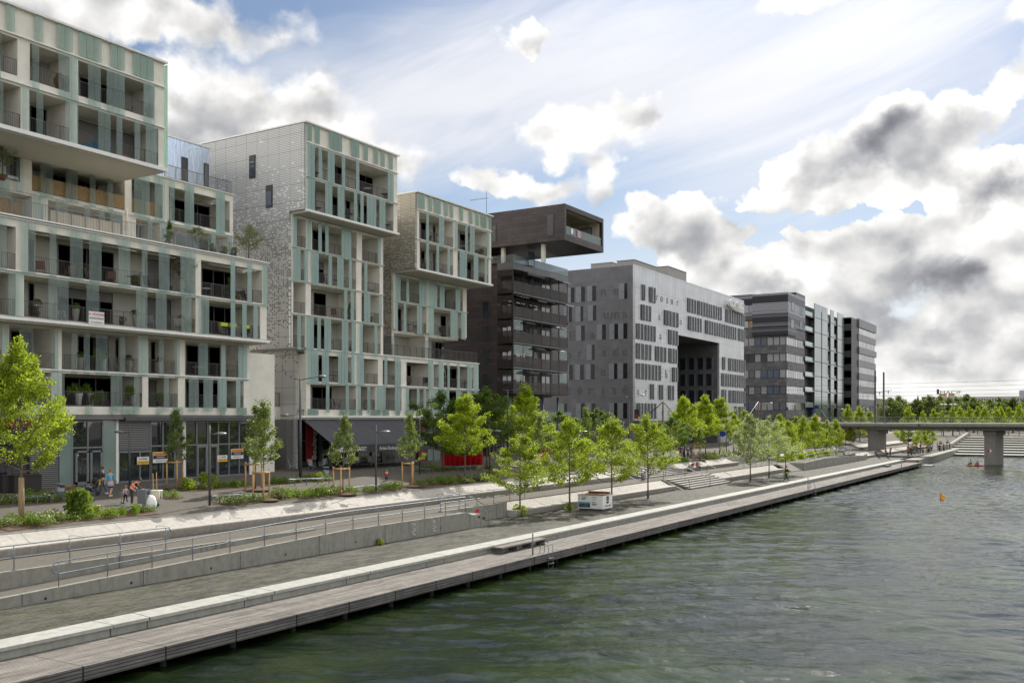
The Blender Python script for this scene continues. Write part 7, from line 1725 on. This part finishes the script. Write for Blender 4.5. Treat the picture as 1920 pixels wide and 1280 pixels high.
# ---------------- cafe terrace, planters ----------------
def chair(me=[None]):
    if me[0] is None:
        f = MB()
        for s_ in (-.26, .26): f.tube([(.28, s_, 0), (.16, s_, .43), (-.20, s_, .40), (-.34, s_, .98)], .02, 5); f.tube([(-.30, s_, 0), (-.12, s_, .42)], .02, 5); f.tube([(.22, s_, .30), (.20, s_, .64), (-.22, s_, .62)], .018, 5)
        s1 = MB(); s1.box(-.18, .20, -.25, .25, .405, .43); s2 = MB(); s2.prism([(-.20, .44), (-.17, .44), (-.31, .98), (-.34, .98)], 'y', -.25, .25)
        me[0] = (f.mesh('frame', STEEL), s1.mesh('seat', ALU), s2.mesh('backrest', ALU))
    return me[0]
def put_chair(loc, rz, label, group, m=None, s=1.0):
    t = empty('chair', loc, rz, s); tag(t, label, 'chair', group)
    for nm, me in zip(('frame', 'seat', 'backrest'), chair()):
        o = bpy.data.objects.new(nm, me); COL.objects.link(o); o.parent = t
        if m: o.material_slots[0].link = 'OBJECT'; o.material_slots[0].material = m
def table(loc, label, r=.35, m=None, group=None):
    t = empty('table', loc); tag(t, label, 'table', group); a = MB(); a.lathe((0, 0, .70), [(r, 0), (r, .03)], 14); a.build('tabletop', m or WICK, t); a = MB(); a.tube([(0, 0, .02), (0, 0, .7)], .03, 6); a.lathe((0, 0, 0), [(.22, 0), (.05, .04)], 10); a.build('table_base', DKGREY, t)
R = random.Random(8)
for i, px in enumerate((556, 572, 590, 600, 624, 640, 676, 690, 700, 716, 734, 742)):
    y = YP(px, 59.8)+R.uniform(-.2, .2); put_chair((-59.4-R.uniform(-.5, .9), y, 3.99), R.uniform(0, 6.28), 'pale mesh chair on the cafe terrace in the shade of the dark awning', 'cafe chairs under the awning')
for i, px in enumerate((564, 606, 632, 684, 708, 738)): table((-59.9, YP(px, 59.9), 3.99), 'round dark cafe table in the shade of the dark awning', group='cafe tables under the awning')
pb_ = MB(); pb_.lathe((0, 0, 0), [(.30, 0), (.42, 1.25), (.46, 1.27)], 14); PBM = pb_.mesh('pot', RED); PLM = shrub_mesh(.9, .9, .75, 420, .12, LEAF_D, 9, grass=True, lumps=3); PLM2 = shrub_mesh(.9, .9, .8, 420, .12, LEAF_S, 10, grass=True, lumps=3)
for i, px in enumerate((834, 841.5, 851, 861, 871, 880, 890, 899, 1021)):
    g_ = G(px, 872 if px < 1000 else 862); t = empty('red_planter', g_, 0, .92 if px < 1000 else 1.1); tag(t, 'tall glossy red planter with a dark bush, in the row behind the bright maple' if px < 1000 else 'single tall red planter behind the second quay maple', 'planter', 'row of red planters' if px < 1000 else None)
    o = bpy.data.objects.new('pot', PBM); COL.objects.link(o); o.parent = t; o = bpy.data.objects.new('bush', PLM if i < 6 else PLM2); COL.objects.link(o); o.parent = t; o.location = (0, 0, 1.2)
pa_ = MB(); pa_.lathe((0, 0, 0), [(.04, 0), (.04, 1.2), (.20, 1.25), (.12, 2.2), (.05, 2.9), (.02, 3.0)], 9); o = pa_.build('folded_parasol', mat('brown_parasol', (.12, .045, .03), .85)); o.location = G(11, 915); tag(o, 'folded brown parasol behind the large maple at far left', 'parasol')
for px in (24, 46): m_ = MB(); m_.box(-.4, .4, -.9, .9, 0, 1.0); m_.box(-.44, .44, -.94, .94, 1.0, 1.06); o = m_.build('terrace_counter', WICK); o.location = G(px, 921); tag(o, 'dark woven terrace screen behind the large maple, '+('left' if px < 30 else 'right')+' one', 'terrace screen')
# ---------------- things on the balconies ----------------
potm = MB(); potm.lathe((0, 0, 0), [(.15, 0), (.24, .85), (.26, .88)], 10); POT = potm.mesh('pot', POTW); potd = MB(); potd.lathe((0, 0, 0), [(.18, 0), (.24, .4), (.25, .42)], 10); POTD = potd.mesh('pot', WICK)
BALL = shrub_mesh(.5, .5, .5, 260, .09, LEAF_D, 21, lumps=2); SPK = shrub_mesh(.9, .9, 1.0, 160, .22, LEAF_S, 22, grass=True, lumps=2); OLV = tree_meshes('olive', 2.4, .95, .7, 'round', LEAF_O, 2200, .085, 77, BARK, .05, .28, 18); CYP = tree_meshes('cyp', 1.8, .35, .1, 'pear', LEAF_D, 1500, .09, 78, BARK, .03, .15, 16)
def potted(loc, kind, label, s=1.0, potmat=None, group='potted plants on the balconies'):
    t = empty('potted_plant', loc, R.uniform(0, 6), s); tag(t, label, 'potted plant', group); tall = kind in ('ball', 'spike')
    o = bpy.data.objects.new('pot', POT if tall else POTD); COL.objects.link(o); o.parent = t
    if potmat: o.material_slots[0].link = 'OBJECT'; o.material_slots[0].material = potmat
    z = .85 if tall else .4
    if kind in ('ball', 'bush', 'spike', 'dspike'): o = bpy.data.objects.new('foliage', SPK if 'spike' in kind else BALL); COL.objects.link(o); o.parent = t; o.location = (0, 0, z-.05)
    else:
        for nm, me in zip(('trunk', 'crown'), OLV if kind == 'olive' else CYP): o = bpy.data.objects.new(nm, me); COL.objects.link(o); o.parent = t; o.location = (0, 0, z-.05)
def bal(px, L, z, dx=.7): return (-L-dx, YP(px, L+dx), z)
for i, (px, zz, kind, pm, lab) in enumerate([(70, 14.92, 'ball', POTW, 'tall pale pot with a round box bush at the left end of the long balcony'), (142, 14.92, 'ball', POTW, 'tall pale pot with a box bush left of the A VENDRE board'), (254, 14.92, 'ball', POTW, 'tall pale pot with a box bush in the middle of the long balcony'), (341, 14.92, 'ball', POTW, 'tall pale pot with a box bush at the right end of the long balcony'),
        (350, 17.78, 'olive', WICK, 'small pot tree on the right of the upper long balcony'), (317, 17.78, 'dspike', WICK, 'spiky plant on the upper long balcony'), (445, 17.78, 'bush', TEAK, 'bushy plant on the short balcony right of the upper long balcony'), (256, 17.78, 'bush', WICK, 'low dark pot on the upper long balcony')]):
    potted(bal(px, 57.5, zz), kind, lab, 1.0, pm, None)
for i, (px, zz, kind, pm, lab) in enumerate([(151, 11.82, 'ball', POTW, 'tall pale tapered pot on the third balcony row, leftmost of three'), (194, 11.82, 'spike', POTW, 'tall pale tapered pot with a palm, middle of three'), (243, 11.82, 'ball', POTW, 'tall pale tapered pot, rightmost of three'), (299, 11.82, 'ball', POTW, 'tall pale tapered pot on the short middle balcony'), (450, 11.82, 'cyp', WICK, 'pointed cypress in a pot at the right end of the balcony row'),
        (148, 9.37, 'spike', WHITEP, 'white tapered pot with a plant on the lowest balcony, left one'), (171, 9.37, 'spike', WHITEP, 'white tapered pot on the lowest balcony, middle one'), (249, 9.37, 'spike', WHITEP, 'white tapered pot on the lowest balcony, right one'), (199, 9.37, 'dspike', PURP, 'purple pot with a spreading palm on the lowest balcony'), (298, 9.37, 'dspike', PURP, 'purple pot with a palm on the short lowest balcony'), (425, 9.37, 'bush', WICK, 'dark potted bush on the right lowest balcony')]):
    potted(bal(px, 59, zz), kind, lab, 1.0, pm, None)
potted((-59.6, YP(466, 59.6), 21.1), 'olive', 'round grey green olive tree in a pot at the terrace corner', 1.18, TEAK, None); potted((-60.3, YP(322, 60), 21.1), 'cyp', 'dark conical evergreen on the terrace beside the glass screen', 1.15, TEAK, None)
potted((-59.2, YP(371, 59.2), 21.1), 'olive', 'small round standard tree on the roof terrace', .8, WICK, None)
for i, (px, lab) in enumerate(((399, 'left'), (419, 'middle'), (437, 'right'))): potted((-58.6, YP(px, 58.6), 21.1), 'bush', lab+' one of three round bushes in dark pots on the roof terrace', 1.15, WICK, None)
potted((-60.6, YP(5, 60.6), 23.9), 'olive', 'olive shrub behind a glass screen at the far left edge', .9, TEAK, None)
R = random.Random(31)
FURN = [('chair', WICK), ('chair', ALU), ('chair', TEAK), ('table', None), ('table', WHITEP)]
lv_b1 = [(57.5, 14.92, 60, 480, 9, 'long balcony under the A VENDRE row'), (57.5, 17.78, 60, 480, 11, 'upper long balcony of the cream block'), (59, 11.82, 120, 450, 5, 'third balcony row of the cream block'), (59, 9.37, 120, 450, 4, 'lowest balcony row of the cream block'), (57, 29.27, 150, 285, 5, 'top balcony of the cream block'),
         (61, 14.92, 590, 705, 5, 'lowest tower balcony of the tall perforated tower'), (61, 17.92, 590, 705, 5, 'second tower balcony of the tall perforated tower'), (61, 20.9, 590, 705, 5, 'third tower balcony of the tall perforated tower'), (59.3, 26.87, 585, 735, 6, 'lower balcony of the tall tower box'), (59.3, 29.82, 585, 735, 6, 'upper balcony of the tall tower box'),
         (59, 23.77, 790, 910, 4, 'lower balcony of the second tower box'), (59, 26.77, 790, 910, 5, 'upper balcony of the second tower box'), (61, 11.92, 585, 880, 9, 'upper podium balcony above the awning'), (61, 9.37, 585, 800, 6, 'lower podium balcony above the awning'), (62, 17.77, 745, 865, 5, 'lower shaft balcony of the second tower')]
for (L, z, pa_, pb2, n, where) in lv_b1:
    for i in range(n):
        px = pa_+(pb2-pa_)*(i+R.uniform(.1, .9))/n; p = bal(px, L, z+.01, R.uniform(.6, 1.4)); k, m_ = R.choice(FURN)
        nm = {id(WICK): 'dark woven', id(ALU): 'pale mesh', id(TEAK): 'brown wooden'}.get(id(m_), 'white' if m_ is WHITEP else 'dark')
        if k == 'chair': put_chair(p, R.uniform(0, 6), nm+' chair on the '+where, 'chairs on the '+where+' '+nm, m_)
        else: table(p, nm+' round table on the '+where, .4, m_, 'tables on the '+where+' '+nm)
        if R.random() < .35: potted(bal(px+4, L, z+.01, .45), R.choice(('bush', 'dspike', 'cyp')), 'small potted plant on the '+where, .8, None, 'potted plants on the '+where)
for i, px in enumerate((419, 436, 460)):
    m_ = MB(); m_.box(-.14, .14, -.32, .32, -.26, 0); o = m_.build('window_box', LIME); o.location = (-57.62, YP(px, 57.6), 15.88); tag(o, ('left', 'middle', 'right')[i]+' lime green flower box hung on the balcony rail at the right end', 'flower box')
bb = MB(); bb.blob((0, 0, .28), .55, .75, .30); bb.blob((.0, .35, .55), .35, .3, .3); o = bb.build('beanbag', BLUEF); o.location = bal(168, 57, 26.32, .8); tag(o, 'blue beanbag on the white railed balcony beneath the top row', 'beanbag')
bb = MB(); bb.blob((0, 0, .22), .5, .7, .25); o = bb.build('beanbag', CORAL); o.location = bal(228, 57, 26.32, .8); tag(o, 'coral red beanbag right of the blue one', 'beanbag')
for (px, s_) in ((111, 1.0), (281, 1.0)):
    m_ = MB(); m_.lathe((0, 0, 0), [(.14, 0), (.30, .45), (.32, .75), (.16, 1.05), (.18, 1.15)], 12); o = m_.build('clay_jar', TEAK); o.location = bal(px, 57, 29.65, .5); tag(o, 'tall brown clay jar on the top balcony, '+('left' if px < 200 else 'right')+' one', 'jar')
fpm = MB(); fpm.lathe((0, 0, 0), [(.03, 0), (.03, .8), (.16, .85), (.10, 1.9), (.02, 2.5)], 9); o = fpm.build('folded_parasol', CANVAS); o.location = (-59.5, YP(237, 59.5), 21.1); tag(o, 'folded cream parasol on the roof terrace of the cream block', 'parasol')
gs = MB(); gs.box(-.02, .02, 0, 2.3, 0, 1.5); o = gs.build('glass_screen', CLEARG); o.location = (-59.3, YP(328, 59.3), 21.1); tag(o, 'frosted glass wind screen on the roof terrace of the cream block', 'glass screen')
# bamboo + canvas along the terrace railing
for (a, b_, mt, lab, h) in ((-20, 38, BAMBOO, 'brown reed matting on the terrace railing at far left', 1.0), (95, 225, CANVAS, 'pale cloth hung inside the terrace railing', .85)):
    m_ = MB(); m_.box(-57.86, -57.83, YP(a, 57.85), YP(b_, 57.85), 21.12, 21.12+h); o = m_.build('railing_screen', mt); tag(o, lab, 'screen')
# vehicles glimpsed beyond
def van(loc, rz, body, label, L=4.8, h=2.3):
    t = empty('van', loc, rz); tag(t, label, 'van'); m_ = MB(); m_.prism([(-L/2, .4), (L/2, .4), (L/2, 1.1), (L/2-.8, 1.25), (L/2-1.4, h-.1), (L/2-1.8, h), (-L/2+.1, h), (-L/2, h-.2)], 'y', -.95, .95); m_.build('body', body, t)
    m_ = MB(); m_.box(-L/2-.02, -L/2+.02, -.75, .75, 1.3, 1.95); m_.box(-L/2+.4, L/2-1.7, -.97, .97, 1.35, 1.9); m_.build('windows', GLASS, t)
    for x in (-L/2+.9, L/2-.9):
        for y in (-.85, .85): m_ = MB(); m_.tube([(x, y-.12, .36), (x, y+.12, .36)], .36, 14); m_.build('wheel', BLACK, t)
    for y in (-.85, .85): m_ = MB(); m_.box(-L/2-.03, -L/2+.02, y-.08, y+.08, .9, 1.25); m_.build('tail_light', RED, t)
van(G(1592, 824), pi/2, REDD, 'dark red van parked beyond the trees left of the bridge pier', 5.2, 2.5); van(G(1686, 812, 3.7), pi/2, WHITEP, 'white van parked far off, just under the bridge deck')
# blue boom lift near the glass block
bl = Vector((XP(1519, 236), 236, 4.0)); t = empty('boom_lift', bl); tag(t, 'blue boom lift with a grey arm in front of the glass screened block', 'boom lift')
m_ = MB(); m_.box(-1.2, 1.2, -1.0, 1.0, .6, 1.5); m_.build('base', mat('lift_blue', (.01, .04, .22), .5), t)
zt = ZP(763, bl.x, bl.y)-4; m_ = MB(); m_.tube([(-1, 0, 1.3), (1.2, 0, zt)], .28, 6); m_.tube([(1.2, 0, zt), (2.2, 0, zt)], .3, 6); m_.build('lower_boom', MATS['lift_blue'], t); m_ = MB(); m_.tube([(2.0, 0, zt-.1), (5.2, 0, zt-4.6)], .22, 6); m_.build('upper_boom', STEEL, t)
for x in (-.9, .9):
    for y in (-1, 1): m_ = MB(); m_.tube([(x, y-.15, .45), (x, y+.15, .45)], .45, 12); m_.build('wheel', BLACK, t)
# round blue sign on the lamp and a no-entry style ring sign near the bridge
g_ = G(1355, 856); t = empty('road_sign', g_); tag(t, 'round blue road sign on a pole before the pale quay trees', 'road sign'); m_ = MB(); m_.tube([(0, 0, 0), (0, 0, 3.2)], .04, 6); m_.build('pole', MIDGREY, t)
m_ = MB(); m_.lathe((0, 0, 0), [(.42, 0), (.42, .03)], 20); m_.v = [(v[0], -v[2]-.05, 3.2+v[1]) for v in m_.v]; m_.build('sign_face', mat('sign_blue', (.02, .06, .3), .4), t)
g_ = G(1536, 838); t = empty('road_sign', g_); tag(t, 'round white road sign with a red ring near the bridge', 'road sign'); h = ZP(785, g_.x, g_.y)-g_.z; m_ = MB(); m_.tube([(0, 0, 0), (0, 0, h)], .04, 6); m_.build('pole', MIDGREY, t)
for r_, mm, yy, nm in ((.55, RED, -.06, 'red_ring'), (.38, WHITEP, -.10, 'white_disc')): m_ = MB(); m_.lathe((0, 0, 0), [(r_, 0), (r_, .03)], 20); m_.v = [(v[0], -v[2]+yy, h+v[1]) for v in m_.v]; m_.build(nm, mm, t)
